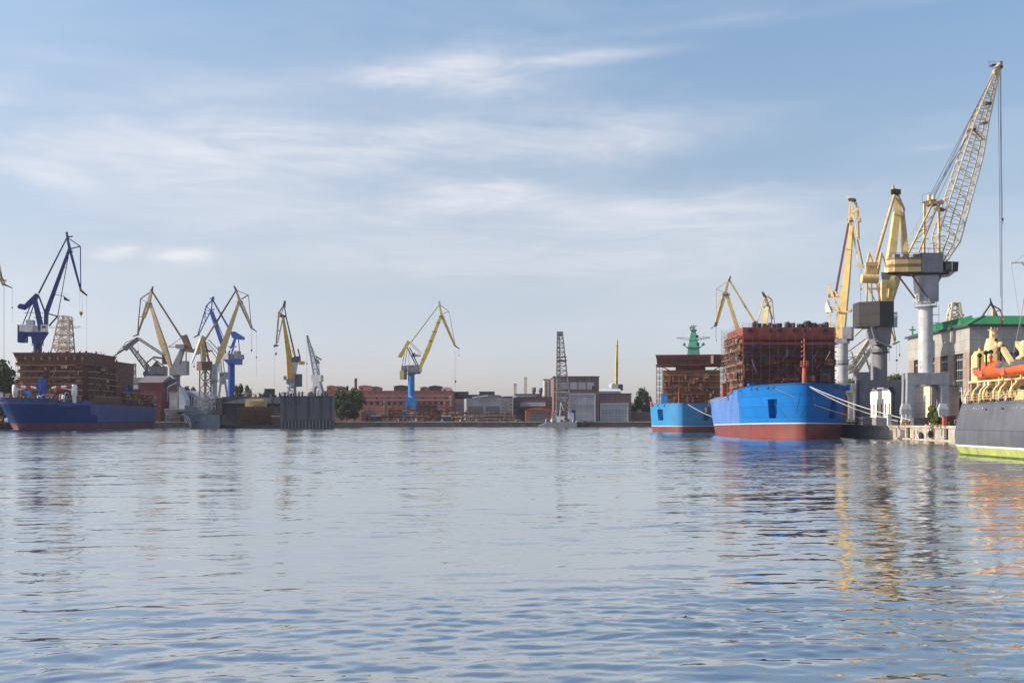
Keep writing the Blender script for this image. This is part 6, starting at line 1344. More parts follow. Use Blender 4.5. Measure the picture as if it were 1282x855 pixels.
# lifeboats
def lifeboat(label, x, ya, yb, zk, B, H, canopy):
    t = thing('lifeboat', label, 'lifeboat', (x, (ya + yb) / 2, zk), 'lifeboats on the black icebreaker'); L_ = ya - yb
    g = MB(); ns, nr = 18, 8
    def bp(s_, r, sg):
        f = (1 - abs(2 * s_ - 1) ** 2.4) ** .62; sheer = .38 * (2 * s_ - 1) ** 2; a = r / (nr - 1)
        w = B / 2 * f * math.sin(min(1, a * 1.18) * math.pi / 2) ** .8; keel = H * .55 * abs(2 * s_ - 1) ** 3.2
        return Vector((x + sg * w, ya - L_ * s_, zk + keel * (1 - a) + (H + sheer) * a ** 1.25))
    for sg in (-1, 1):
        i0 = len(g.v); g.v.extend(tuple(bp(i / ns, r, sg)) for i in range(ns + 1) for r in range(nr))
        for i in range(ns):
            for r in range(nr - 1):
                f = (i0 + i * nr + r, i0 + (i + 1) * nr + r, i0 + (i + 1) * nr + r + 1, i0 + i * nr + r + 1); g.f.append(f if sg < 0 else f[::-1]); g.m.append(0); g.sm.append(True)
    g.obj('hull', 'boat_orange', t)
    r_ = MB(); 
    for sg in (-1, 1):
        e = [bp(i / ns, nr - 1, sg) for i in range(ns + 1)]
        for p, q in zip(e, e[1:]): r_.beam(p, q, .1, d=.08)
    r_.obj('gunwale', 'canvas' if canopy == 2 else 'boat_orange', t)
    c = MB(); k = 7
    def top(s_, v): 
        p, q = bp(s_, nr - 1, -1), bp(s_, nr - 1, 1); hh = (1.05 if canopy == 1 and .36 < s_ < .82 else .95 if canopy == 2 else .5) * math.sin(math.pi * v) * (1 - abs(2 * s_ - 1) ** 2) ** .5
        return p.lerp(q, v) + ZUP * (hh + .04)
    vs = [top(i / ns, j / k) for i in range(ns + 1) for j in range(k + 1)]
    for seg, m in (((0, .36), 'canvas'), ((.36, .82), 'boat_orange'), ((.82, 1), 'canvas' if canopy == 2 else 'boat_orange')):
        if canopy == 2: m = 'canvas'
        c = MB(); ii = [i for i in range(ns + 1) if seg[0] - .03 <= i / ns <= seg[1] + .03]
        c.add([vs[i * (k + 1) + j] for i in ii for j in range(k + 1)], [(a * (k + 1) + j, a * (k + 1) + j + 1, (a + 1) * (k + 1) + j + 1, (a + 1) * (k + 1) + j) for a in range(len(ii) - 1) for j in range(k)], 0, True)
        if canopy == 1 or seg[0] == .36 or True: c.obj('canopy' if m == 'boat_orange' else 'canvas_cover', m, t)
    for s_ in (.2, .8):
        p = bp(s_, 0, 0); q = MB(); q.beam((x, p.y, zk - .45), (x, p.y, zk + .25), .22); q.beam((x - .35, p.y, zk - .45), (x + .5, p.y, zk - .45), .14); q.obj('cradle', C_, t)
    w = MB(); p = bp(.5, 5, -1); w.box(p.x - .08, p.x + .1, p.y - .5, p.y + .5, zk + .2, zk + H); w.obj('side_patch', 'signal_coral', t)
lifeboat('orange lifeboat with a raised orange canopy, further along the black icebreaker side', 60.9, 144.6, 135.4, zat(474.0, 140), 2.3, 1.15, 1)
lifeboat('orange lifeboat under a grey canvas cover, nearer the right edge of the frame', 59.9, 135.6, 127.6, zat(471.0, 131), 2.2, 1.05, 2)
# deckhand
def person(label, x, y, zf, h, cloth, face_to=-1, lean=0.0):
    t = thing('person', label, 'person', (x, y, zf)); s = h / 1.75
    me = bpy.data.meshes.new('body'); V = []; E = []; RAD = []
    def v(p, r): V.append((p[0] * s, p[1] * s, p[2] * s)); RAD.append(r * s); return len(V) - 1
    pel = v((0, 0, .95), .14); wa = v((0, 0, 1.12), .13); ch = v((0, 0, 1.35), .15); nk = v((0, -.01, 1.5), .065); hd = v((0, -.03, 1.63), .105); ht = v((0, -.02, 1.73), .07)
    E += [(pel, wa), (wa, ch), (ch, nk), (nk, hd), (hd, ht)]
    for sg in (-1, 1):
        a = v((sg * .09, 0, .86), .10); k_ = v((sg * .11, -.03, .48), .07); an = v((sg * .12, .02, .08), .05); ft = v((sg * .13, -.14, .04), .045); E += [(pel, a), (a, k_), (k_, an), (an, ft)]
        sh = v((sg * .2, 0, 1.4), .07); el = v((sg * .28, -.05, 1.15), .05); wr = v((sg * .22, -.24, 1.0), .04); E += [(ch, sh), (sh, el), (el, wr)]
    me.from_pydata(V, E, []); o = bpy.data.objects.new('body', me); COL.objects.link(o); o.parent = t
    o.modifiers.new('Skin', 'SKIN'); 
    for i, r in enumerate(RAD): me.skin_vertices[0].data[i].radius = (r, r)
    me.skin_vertices[0].data[0].use_root = True
    sb = o.modifiers.new('Subdivision', 'SUBSURF'); sb.levels = 2; sb.render_levels = 2
    me.materials.append(MATS[cloth])
    o['_base'] = [x, y, zf]
    b = MB(); b.lathe(Vector((x, y - .02 * s, zf + 1.66 * s)), [(.13 * s, 0), (.135 * s, .04 * s), (.11 * s, .1 * s), (.04 * s, .135 * s)], 12); b.lathe(Vector((x, y - .05 * s, zf + 1.655 * s)), [(.16 * s, 0), (.15 * s, .012 * s)], 12); b.obj('helmet', 'tarp_blue', t)
    b = MB(); b.lathe(Vector((x, y - .07 * s, zf + 1.56 * s)), [(.04 * s, 0), (.085 * s, .03 * s), (.09 * s, .08 * s), (.07 * s, .11 * s)], 10); b.obj('face', 'skin_paint', t)
    return t
person('person in orange work clothes and blue helmet standing on the lifeboat canopy', xat(1241.4, 138), 138.2, zat(459.5, 138), 1.72, 'boat_orange')
# ---------------------------------------------------------------- quays
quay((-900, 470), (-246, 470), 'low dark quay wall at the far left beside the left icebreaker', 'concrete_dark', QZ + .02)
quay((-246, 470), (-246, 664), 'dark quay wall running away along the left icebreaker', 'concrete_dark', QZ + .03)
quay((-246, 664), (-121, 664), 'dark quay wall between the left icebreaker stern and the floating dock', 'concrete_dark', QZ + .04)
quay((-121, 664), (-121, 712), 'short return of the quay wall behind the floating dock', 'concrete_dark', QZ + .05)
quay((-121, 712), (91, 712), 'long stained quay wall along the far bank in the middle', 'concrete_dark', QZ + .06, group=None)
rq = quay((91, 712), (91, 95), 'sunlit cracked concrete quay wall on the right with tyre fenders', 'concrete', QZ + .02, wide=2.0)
b = MB(); b.box(90.3, 90.9, 95, 260, .0, .38); b.obj('footing', 'concrete', rq)
b = MB(); b.box(90.55, 90.75, 229, 230.2, .4, QZ - .5); b.box(90.55, 90.75, 251, 252.2, .5, QZ - .5); b.obj('pilaster', 'concrete_dark', rq)
for Y in (237.6, 243.2):
    z = zat(543.6 if Y < 240 else 545, Y); t = thing('tyre_fender', 'black tyre fender hung on the sunlit quay wall' + (', with a loose chain' if Y < 240 else ', half hidden in a recess'), 'tyre', (90.4, Y, z), 'tyre fenders on the right quay')
    b = MB(); b.lathe((90.62, Y, z), [(.32, 0), (.62, 0), (.80, .08), (.84, .2), (.80, .34), (.62, .42), (.32, .42)], 20, axis=(-1, 0, 0)); b.obj('tyre', 'rubber', t)
    b = MB(); b.path([Vector((90.4, Y, z + .6)), Vector((90.5, Y + .5, z + 1.2)), Vector((90.6, Y + .8, QZ - .3))], .05); b.obj('chain', 'rusty_steel', t)

# ---------------------------------------------------------------- trees
def tree_mesh(seed, H, W, kind='round', n=2600, leaf=.55):
    r = np.random.default_rng(seed); cl = []
    nc = 34 if n > 1200 else 18
    for i in range(nc):
        a = r.uniform(0, 6.28); h = r.uniform(.0, 1)
        if kind == 'cone': rad = (1 - h) ** .8 * r.uniform(.3, 1); zc = .12 + .86 * h; sz = .10 + .14 * (1 - h)
        else: rad = math.sqrt(max(0, 1 - (2 * h - 1) ** 2)) * r.uniform(.45, 1.0); zc = .18 + .74 * h; sz = r.uniform(.13, .22)
        cl.append((math.cos(a) * rad * W / 2 * .8, math.sin(a) * rad * W / 2 * .8, zc * H, sz * W))
    cl = np.array(cl); k = r.integers(0, nc, n)
    d = r.normal(size=(n, 3)); d /= np.linalg.norm(d, axis=1)[:, None]
    rr_ = r.uniform(.55, 1.08, n) ** .6
    P = cl[k, :3] + d * (cl[k, 3] * rr_)[:, None] * np.array([1, 1, .8])
    nrm = d + r.normal(size=(n, 3)) * .6; nrm /= np.linalg.norm(nrm, axis=1)[:, None]
    t = np.cross(nrm, r.normal(size=(n, 3))); t /= np.linalg.norm(t, axis=1)[:, None]; bt = np.cross(nrm, t)
    s = leaf * r.uniform(.5, 1.3, n)[:, None]
    V = np.stack([P - t * s - bt * s * .6, P + t * s - bt * s * .6, P + t * s * .7 + bt * s * .8, P - t * s * .7 + bt * s * .8], 1).reshape(-1, 3)
    me = bpy.data.meshes.new('crown'); me.from_pydata(V.tolist(), [], np.arange(4 * n).reshape(n, 4).tolist()); me.update()
    tb = MB(); tb.tube((0, 0, -.2), (0, 0, H * .35), H * .022 + .1, H * .014 + .06, 8)
    for i in range(6):
        c = cl[r.integers(0, nc)]; tb.tube((0, 0, H * r.uniform(.18, .34)), (c[0] * .9, c[1] * .9, c[2]), H * .010 + .04, .04, 6)
    return me, tb
TREE = {}
def tree(x, y, H, W, label, m='leaf_mid', kind='round', seed=1, n=2600, leaf=.55, group='trees on the banks', z=QZ):
    key = (m, kind, seed, n)
    t = thing('tree', label, 'tree', (x, y, z), group)
    if key not in TREE:
        me, tb = tree_mesh(seed, 20, 18 if kind == 'round' else 10, kind, n, leaf); me.materials.append(MATS[m])
        tr = tb.obj('trunk', 'bark', None, base=(0, 0, 0)); TREE[key] = (me, tr.data); bpy.data.objects.remove(tr)
    me, tm = TREE[key]
    for nm, dd in (('crown', me), ('trunk', tm)):
        o = bpy.data.objects.new(nm, dd); COL.objects.link(o); o.parent = t
    w0 = 18 if kind == 'round' else 10
    t.scale = (W / w0, W / w0, H / 20); t.rotation_euler = (0, 0, (seed * 1.7 + x * .37) % 6.28)
    return t
tree(xat(426, 716), 720, 21.5, 12.5, 'dense dark green tree on the spit right of the floating dock, its left half', 'leaf_mid', seed=1)
tree(xat(442, 716), 724, 22.5, 15, 'dense dark green tree on the spit right of the floating dock, its right half', 'leaf_mid', seed=2)
tree(xat(434, 716), 716, 16, 13, 'lower dark green tree filling the front of the clump by the floating dock', 'leaf_dark', seed=3)
tree(xat(805, 800), 800, 24.5, 14, 'tall dark tree standing right of the dock halls', 'leaf_dark', seed=4)
tree(xat(790, 815), 815, 14, 12, 'low dark tree beside the right dock hall', 'leaf_dark', seed=3, n=2600)
tree(xat(818, 805), 805, 13, 13, 'low dark tree against the pale icebreaker bow', 'leaf_dark', seed=4)
for i, (px, Y, H, W, lb) in enumerate(((1, 640, 36, 22, 'tall green tree at the left frame edge'), (-16, 650, 38, 26, 'tall green tree just beyond the left frame edge'), (11, 665, 30, 15, 'smaller olive tree between the edge trees and the left icebreaker'), (18, 668, 25, 12, 'low olive tree half behind the left icebreaker scaffolding'))):
    tree(xat(px, Y), Y, H, W, lb, 'leaf_mid' if i < 2 else 'leaf_olive', seed=1 + i % 3, leaf=.55)
for i, (px, py) in enumerate(((226, 484), (233, 485), (241, 486))):
    tree(xat(px, 850), 850, zat(py, 850) - QZ, 10, 'olive tree over the red barn, ' + ('beside the grey column', 'in the middle of the row', 'by the yellow crane')[i], 'leaf_olive', seed=5, n=1100, leaf=.7)
for i, (px, py) in enumerate(((294, 484), (301, 482), (310, 484))):
    tree(xat(px, 850), 850, zat(py, 850) - QZ, 9, 'olive tree behind the floating dock, ' + ('next to the royal blue column', 'tallest of three', 'right of the tallest')[i], 'leaf_olive', seed=5 + i % 2, n=1100, leaf=.7)
for i, (px, py, Y) in enumerate(((1050, 478, 540), (1066, 473, 560), (1075, 479, 540), (1086, 474, 560), (1118, 469, 540), (1127, 468, 560), (1134, 472, 540), (1143, 476, 560))):
    tree(xat(px, Y), Y, zat(py, Y) - QZ, 11, 'green tree behind the right quay cranes, ' + ('nearest the icebreaker hull', 'left of the tan lattice booms', 'under the tan lattice booms', 'touching the grey column of the black-house crane', 'right of the black-house crane column', 'tallest between the crane columns', 'left of the pale column', 'half behind the pale column')[i], 'leaf_mid' if i % 2 else 'leaf_olive', seed=1 + i % 4, leaf=.55)
# ---------------------------------------------------------------- buildings
def bld(name, label, cat, px0, px1, py, Y, dep, m, group=None, part='wall', roof=None, over=.4, base=QZ, rh=.7):
    x0, x1 = xat(px0, Y), xat(px1, Y); t = thing(name, label, cat, ((x0 + x1) / 2, Y, base), group)
    b = MB(); b.box(x0, x1, Y, Y + dep, base - .3, zat(py, Y)); b.obj(part, m, t)
    if roof: b = MB(); z = zat(py, Y); b.box(x0 - over, x1 + over, Y - over, Y + dep + over, z + .003, z + rh); b.obj('roof', roof, t)
    return t
def panel(t, nm, px0, px1, py0, py1, Y, m, pr=.12, th=.5, extra=None):
    b = MB(); b.box(xat(px0, Y), xat(px1, Y), Y - pr, Y + th, zat(py1, Y), zat(py0, Y)); return b.obj(nm, m, t)
def gableX(t, px0, px1, Y, dep, pye, pyr, m, over=.5):
    """roof with its ridge along X"""
    x0, x1 = xat(px0, Y) - over, xat(px1, Y) + over; ze, zr = zat(pye, Y), zat(pyr, Y + dep / 2); b = MB()
    b.prism([(x0, Y - over, ze), (x0, Y + dep + over, ze), (x0, Y + dep / 2, zr)], (x1 - x0, 0, 0)); return b.obj('roof', m, t)
# left bank
t = bld('warehouse', 'dark red warehouse with a grey pitched roof under the slanted grey crane tower', 'warehouse', 173, 202, 479, 690, 32, 'barn_red'); gableX(t, 173, 202, 690, 32, 479, 470.6, 'slate_roof')
b = MB(); x = xat(202, 690); b.prism([(x, 690, zat(479, 690)), (x, 722, zat(479, 690)), (x, 706, zat(471.2, 706))], (.25, 0, 0)); b.obj('gable', 'barn_red', t)
b = MB(); b.box(x + .05, x + .5, 701, 702.2, 16, 27); b.obj('downpipe', 'pale_steel', t)
b = MB(); b.beam((x + 1.2, 696, zat(482, 690)), (x + 1.2, 712, zat(475, 700)), 2.2, d=2.0); b.obj('conveyor_gallery', 'slate_dark', t)
b = MB(); b.beam((x + 2.6, 694, zat(484.4, 690)), (x + 2.6, 712, zat(478, 700)), .5); b.obj('gallery_rail', 'white_paint', t)
t = bld('shed', 'grey flat shed annexed to the red warehouse gable', 'shed', 212, 222, 491, 684, 12, 'grey_wall', roof='slate_roof'); panel(t, 'door', 213.4, 220.8, 495, 509, 684, 'gate_grey')
t = bld('shed', 'dark gabled shed behind the blue tarpaulin', 'shed', 157, 171, 481, 800, 30, 'slate_dark'); gableX(t, 157, 171, 800, 30, 481, 472.6, 'slate_dark'); b = MB(); x = xat(171, 800); b.prism([(x - 16, 799.5, zat(483, 800)), (x, 799.5, zat(483, 800)), (x - 7, 799.5, zat(472.4, 800))], (0, .5, 0)); b.obj('gable', 'slate_dark', t); panel(t, 'skylight', 163, 167, 477.4, 479.6, 799, 'gate_grey')
t = bld('shed', 'low grey roofed shed left of the dark red warehouse', 'shed', 161, 173, 487, 740, 14, 'grey_wall'); gableX(t, 161, 173, 740, 14, 487, 481.6, 'slate_roof')
t = bld('barn', 'dark red low barn with a sloping pale canopy behind the grey naval ship', 'barn', 230, 262, 497, 720, 20, 'barn_red')
b = MB(); b.hexa([(xat(226, 716), 714, zat(490, 716)), (xat(252, 716), 714, zat(501.6, 716)), (xat(252, 716), 730, zat(501.6, 716)), (xat(226, 716), 730, zat(490, 716))], [(xat(226, 716), 714, zat(488.4, 716)), (xat(254, 716), 714, zat(499, 716)), (xat(268, 716), 734, zat(495, 716)), (xat(240, 716), 734, zat(489, 716))]); b.obj('canopy', 'grey_wall', t)
for px in (232, 236, 240, 244, 248): b = MB(); b.beam(at(px, 497, 713.6), at(px, 527, 713.6), .5); b.obj('canopy_post', 'white_paint', t)
t = bld('quay_office', 'low pale quay building with a strip window beside the grey ship bow', 'office', 206, 246, 513, 672, 9, 'grey_wall', roof='pale_steel'); panel(t, 'window', 222, 234, 515.6, 518.4, 672, 'glass')
t = bld('crane_base_house', 'tall pale wedge of concrete at the foot of the slanted grey tower', 'building', 224, 232, 500, 680, 10, 'frame_grey'); b = MB(); x0, x1 = xat(222, 680), xat(232, 680); z = zat(500, 680); b.prism([(xat(224, 680), 680, z + .003), (x1, 680, z + .003), (xat(224, 680), 680, zat(484, 680))], (0, 10, 0)); b.obj('gusset', 'frame_grey', t)
k = Crane('lattice_tower', 'thin grey lattice radio tower behind the dark gabled shed', 'tower', 168.6, 820, 0, group=None)
k.lat('tower', G_, (168.6, 527), (168.6, 456), 4.4, 2.2, 3, 2, 14, .2, .12).rect('tower_head', G_, 166.8, 170.4, 455, 458, -1.4, 1.4); k.done()
for i, (px, w, py, m) in enumerate(((203, 5, 516, 'rusty_steel'), (212, 4, 520, 'pale_steel'), (219, 6, 518, 'plank'), (227, 4, 521, 'rusty_steel'), (208, 3, 523, 'white_paint'))):
    Y = 667; t = thing('cargo_crate', 'crate left of the grey ship, ' + ('rusty and tallest by the stern of the left icebreaker', 'pale grey steel', 'long and brown like timber', 'rusty, next to the grey ship bow', 'small and white')[i], 'crate', (xat(px, Y), Y, QZ), 'crates on the left quay')
    b = MB(); x0, x1 = xat(px - w / 2, Y), xat(px + w / 2, Y); z = zat(py, Y); b.box(x0, x1, Y, Y + 2.4, QZ + .1, z); b.obj('body', m, t); b = MB()
    for q in range(4): x = x0 + (x1 - x0) * q / 3; b.beam((x, Y - .1, QZ), (x, Y - .1, z + .1), .14)
    b.beam((x0, Y - .1, z), (x1, Y - .1, z), .16); b.obj('frame', 'dark_steel', t)
t = thing('forklift_truck', 'small yellow vehicle on the quay at the left frame edge', 'vehicle', (xat(1.5, 524), 524, QZ)); c = Vector((xat(1.5, 524), 524, 0))
b = MB(); b.box(c.x - 2.2, c.x + .9, 523, 525, QZ + .6, QZ + 1.7); b.box(c.x - 1.8, c.x - .2, 523.1, 524.9, QZ + 1.7, QZ + 1.9); b.obj('body', 'crane_ochre', t)
b = MB()
for x in (-1.8, .2):
    for y in (523.2, 524.8): b.beam((c.x + x, y, QZ + 1.7), (c.x + x, y, QZ + 3), .12)
b.box(c.x - 1.9, c.x + .3, 523, 525, QZ + 3, QZ + 3.12); b.obj('cab', 'crane_ochre', t)
b = MB(); b.beam((c.x + 1.1, 523.6, QZ + .2), (c.x + 1.1, 523.6, QZ + 3.4), .16); b.beam((c.x + 1.1, 524.4, QZ + .2), (c.x + 1.1, 524.4, QZ + 3.4), .16); b.obj('mast', 'dark_steel', t)
for x in (-1.6, .5):
    for y in (522.9, 524.8): b = MB(); b.tube((c.x + x, y, QZ + .42), (c.x + x, y + .3, QZ + .42), .42, n=12); b.obj('wheel', 'rubber', t)

# grey naval ship
Yn = 606; t = thing('naval_ship', 'light grey naval ship bow pointing left, moored in front of the floating dock', 'ship', (xat(250, Yn), Yn, 0))
g = MB(); st = []
for i in range(15):
    s_ = i / 14; row = []
    for j in range(5):
        f = j / 4; z = -1 + f * (1 + zat(517.6 + 2 * min(1, s_ * 2.2), Yn)); x = xat(239.5 - 10.5 * f ** 1.2 * (1 - s_), Yn) + 17 * s_; w = 5.2 * min(1, s_ * 2.2) ** .7 * (.75 + .25 * f) + .12; row.append((x, w, z))
    st.append(row)
for sg in (-1, 1):
    i0 = len(g.v); g.v.extend((x, Yn + sg * w, z) for r in st for x, w, z in r)
    for i in range(14):
        for j in range(4):
            f = (i0 + i * 5 + j, i0 + (i + 1) * 5 + j, i0 + (i + 1) * 5 + j + 1, i0 + i * 5 + j + 1); g.f.append(f if sg < 0 else f[::-1]); g.m.append(0); g.sm.append(True)
k0 = len(g.v); 
for r in st: x, w, z = r[-1]; g.v.extend([(x, Yn - w, z - .02), (x, Yn + w, z - .02)])
for i in range(14): g.f.append((k0 + 2 * i, k0 + 2 * i + 2, k0 + 2 * i + 3, k0 + 2 * i + 1)); g.m.append(0); g.sm.append(False)
g.obj('hull', 'navy_grey', t)
b = MB(); b.box(xat(233, Yn), xat(245, Yn), Yn - 3, Yn + 3, zat(519, Yn), zat(507.6, Yn)); b.box(xat(246, Yn), xat(262, Yn), Yn - 4, Yn + 4, zat(519, Yn), zat(512, Yn)); b.obj('superstructure', 'navy_grey', t)
b = MB(); b.box(xat(229.4, Yn), xat(234.6, Yn), Yn - 1.2, Yn + 1.2, zat(519.4, Yn), zat(517.4, Yn)); b.path([at(231, 519, Yn - 1.6), at(235, 525, Yn - 2.2), at(239, 534.6, Yn - 2.6)], .3); b.path([at(233.4, 519, Yn - 2), at(238, 526, Yn - 3), at(239.2, 534.6, Yn - 2.8)], .22); b.obj('anchor_gear', 'white_paint', t)
b = MB(); b.tube(at(245, 529.6, Yn - 5.4), at(245, 529.6, Yn - 3), .8, n=10); b.obj('hawse_pipe', 'dark_steel', t)
b = MB(); b.lattice(at(256, 512, Yn), at(256, 496, Yn), 10, 9, 8, 8, 5, .14, .09, (0, 1, 0)); b.obj('mast', 'pale_steel', t)
clutter(t, 'x', 14, (xat(233, Yn), xat(262, Yn), Yn - 4, Yn + 3, zat(519.6, Yn)), ['pale_steel', 'dark_grey_steel', 'white_paint'], 61, .5, 1.4, 2)

# floating dock
Yd = 596
t = thing('floating_dock', 'dark blue grey floating dock with tall ribbed side walls, a crane on each end', 'dock', (xat(380, Yd), Yd, 0))
x0, x1 = xat(351, Yd), xat(415.4, Yd); zt_ = zat(496.6, Yd); zm = zat(526, Yd)
b = MB(); b.box(x0, x1, Yd, Yd + 9, zm + .003, zt_); b.obj('side_wall', 'dock_grey', t)
b = MB(); b.box(x0 - .3, x1 + .3, Yd - .4, Yd + 9.4, -1.5, zm); b.obj('pontoon', 'dock_dark', t)
for k in range(15): b = MB(); x = x0 + (x1 - x0) * (k + .5) / 15; b.box(x - .3, x + .3, Yd - .75, Yd - .4, -.2, zm - .1); b.obj('fender_rib', 'dark_grey_steel', t)
for px in (356, 369.6, 385, 401, 413.6): b = MB(); b.box(xat(px, Yd) - .5, xat(px, Yd) + .5, Yd - .55, Yd - .003, zm + .1, zt_ - .1); b.obj('wall_rib', 'dock_dark', t)
for px, a, c in ((361, 500, 511), (364.4, 500, 512), (388, 503, 521), (392, 499, 515), (405, 500, 516), (408, 500, 513), (375, 499, 509)): b = MB(); b.box(xat(px, Yd) - .2, xat(px, Yd) + .2, Yd - .12, Yd - .003, zat(c, Yd), zat(a, Yd)); b.obj('drain_slot', 'dock_dark', t)
b = MB(); b.box(x0 - .8, x1 + .8, Yd - 1, Yd + 10, zt_ + .003, zt_ + .45); b.obj('top_deck', 'dock_dark', t)
b = MB()
for k in range(30):
    x = x0 + (x1 - x0) * k / 29; b.beam((x, Yd - .9, zt_ + .4), (x, Yd - .9, zt_ + 1.6), .1)
b.beam((x0, Yd - .9, zt_ + 1.6), (x1, Yd - .9, zt_ + 1.6), .09); b.obj('deck_rail', 'dark_steel', t)
clutter(t, 'x', 40, (x0, x1, Yd, Yd + 6, zt_ + .45), ['dark_grey_steel', 'barn_red', 'dark_steel', 'grey_steel', 'pale_steel'], 62, .5, 1.7, 2.6)
# inner wall with its pale sloping roof, and the rusty hull inside
t = thing('floating_dock', 'second floating dock with a pale sloping canopy, open to the left over a rusty hull', 'dock', (xat(305, 640), 640, 0)); Yq = 640
b = MB(); b.box(xat(262, Yq), xat(352, Yq), Yq, Yq + 3, -1, zat(503, Yq)); b.obj('side_wall', 'dock_grey', t)
b = MB(); b.prism([at(272, 505, Yq - 3), at(352, 505, Yq - 3), at(352, 498, Yq - 3), at(314, 497.4, Yq - 3)], (0, 14, 0)); b.obj('canopy', 'grey_steel', t)
b = MB(); b.box(xat(277, Yq - 20), xat(352, Yq - 20), Yq - 34, Yq - .003, -1.2, 1.5); b.obj('pontoon', 'dock_dark', t)
b = MB(); b.box(xat(276, Yq), xat(352, Yq), Yq + 3.003, Yq + 16, 4, zat(496.6, Yq)); b.obj('far_wall', 'dark_grey_steel', t)
clutter(t, 'x', 46, (xat(276, Yq), xat(352, Yq), Yq + 4, Yq + 14, zat(496.8, Yq)), ['dark_grey_steel', 'barn_red', 'dark_steel', 'grey_steel', 'pale_steel'], 63, .6, 2.2, 3)
b = MB(); b.box(xat(329, Yq), xat(340, Yq), Yq + 4, Yq + 9, zat(496.6, Yq), zat(487, Yq)); b.box(xat(328.6, Yq), xat(340.4, Yq), Yq + 3.6, Yq + 9.4, zat(487, Yq), zat(486.4, Yq)); b.obj('control_cabin', 'slate_dark', t)
Yv = 616; t = thing('ship_hull', 'rusty unfinished hull section with an ochre cabin on top inside the floating dock', 'ship', (xat(322, Yv), Yv, 1.5))
b = MB(); b.hexa([(xat(296, Yv), Yv, 1.55), (xat(344, Yv), Yv, 1.55), (xat(344, Yv), Yv + 16, 1.55), (xat(296, Yv), Yv + 16, 1.55)], [(xat(301, Yv), Yv - .5, zat(509, Yv)), (xat(341, Yv), Yv - .5, zat(509, Yv)), (xat(341, Yv), Yv + 16, zat(509, Yv)), (xat(301, Yv), Yv + 16, zat(509, Yv))]); b.obj('hull', 'primer_dark', t)
for py in (513, 519, 525, 529): b = MB(); b.box(xat(299, Yv), xat(344, Yv), Yv - 1.4, Yv - .55, zat(py, Yv) - .15, zat(py, Yv) + .12); b.obj('staging', 'rusty_steel', t)
b = MB(); b.hexa([(xat(306, Yv), Yv + 1, zat(508.9, Yv)), (xat(328, Yv), Yv + 1, zat(508.9, Yv)), (xat(328, Yv), Yv + 12, zat(508.9, Yv)), (xat(306, Yv), Yv + 12, zat(508.9, Yv))], [(xat(307, Yv), Yv + 1.4, zat(499.6, Yv)), (xat(329, Yv), Yv + 1.4, zat(499, Yv)), (xat(329, Yv), Yv + 12, zat(499, Yv)), (xat(307, Yv), Yv + 12, zat(499.6, Yv))]); cb = b.obj('cabin', 'fresh_ochre', t)
b = MB(); b.box(xat(313, Yv), xat(329.4, Yv), Yv + .4, Yv + .95, zat(507, Yv), zat(502, Yv)); b.obj('cabin_wall', 'plank', t)
for k in range(16): b = MB(); x = xat(299 + 3 * k, Yv); b.tube((x, Yv - 1.5, 1.5), (x, Yv - 1.5, zat(508 + (k % 3), Yv)), .09, n=5); b.obj('staging_post', 'dark_steel', t)
k = Crane('stair_tower', 'dark scaffold stair tower between the rusty hull and the ribbed dock wall', 'tower', 347, 604, 0, zb=1.5, group=None)
k.lat('frame', D_, (346.6, 530), (346.6, 499), 11, 11, 8, 8, 5, .16, .1); k.rect('landing#1', 'pale_steel', 340, 352, 520.6, 521.4, -4, 4).rect('landing#2', 'dark_steel', 340, 352, 513, 513.8, -4, 4).rect('landing#3', 'dark_steel', 340, 352, 506, 506.8, -4, 4); k.done()

# middle bank
t = bld('factory', 'long pink brick factory with two pale string courses behind the middle crane', 'factory', 398, 566, 489.6, 800, 200, 'brick_pink'); Y = 800
for py in (495.4, 500.6): b = MB(); b.box(xat(398, Y), xat(566, Y) + .4, Y - .4, Y - .003, zat(py + .5, Y), zat(py - .5, Y)); b.obj('string_course', 'brick_band', t)
b = MB(); b.box(xat(398, Y) - .3, xat(566, Y) + .5, Y - .5, Y + 1.2, zat(489.6, Y) + .003, zat(489, Y)); b.box(xat(566, Y) - .8, xat(566, Y) + .45, Y + 1.21, Y + 200, zat(489.6, Y) + .003, zat(489, Y)); b.obj('cornice', 'brick_pink', t)
for i in range(22):
    px = 405 + i * 7.3
    b = MB(); b.box(xat(px, Y), xat(px, Y) + 2.1, Y - .1, Y + .3, zat(506.6, Y), zat(502.6, Y)); b.obj('window', 'slate_dark', t)
    if i % 2: b = MB(); b.box(xat(px, Y), xat(px, Y) + 1.1, Y - .1, Y + .3, zat(499.6, Y), zat(497.4, Y)); b.obj('window', 'slate_dark', t)
b = MB(); x = xat(566, Y); b.box(x + .003, x + .3, 830, 990, zat(520, Y), zat(503, Y)); b.obj('side_shade', 'brick_dark', t)  # shaded lower part of the side face, painted as darker brick
for i, (a, c, py, m, w) in enumerate(((409, 421, 483.4, 'brick_pink', 'pink'), (421, 433, 484.4, 'slate_roof', 'grey'), (449, 465, 483.2, 'brick_pink', 'pink'), (465, 476, 484.6, 'slate_roof', 'grey'), (493, 512, 483.2, 'slate_dark', 'dark'), (526, 537, 485, 'slate_roof', 'grey'), (537, 553, 483.6, 'slate_dark', 'dark'), (553, 565, 485.6, 'frame_grey', 'pale'))):
    b = MB(); x0, x1 = xat(a, 812), xat(c, 812); z = zat(py, 812); b.box(x0, x1, 812, 826, zat(489.6, Y) - .2, z); b.prism([(x0, 811.9, z + .002), (x1, 811.9, z + .002), ((x0 + x1) / 2, 811.9, z + .7)], (0, 14, 0)); rb = b.obj('roof_house', m, t)
    b = MB(); b.box(x0 + 1.5, x0 + 3, 811.8, 811.99, z - 2.4, z - 1.2); b.obj('vent_window', 'dark_steel', rb)
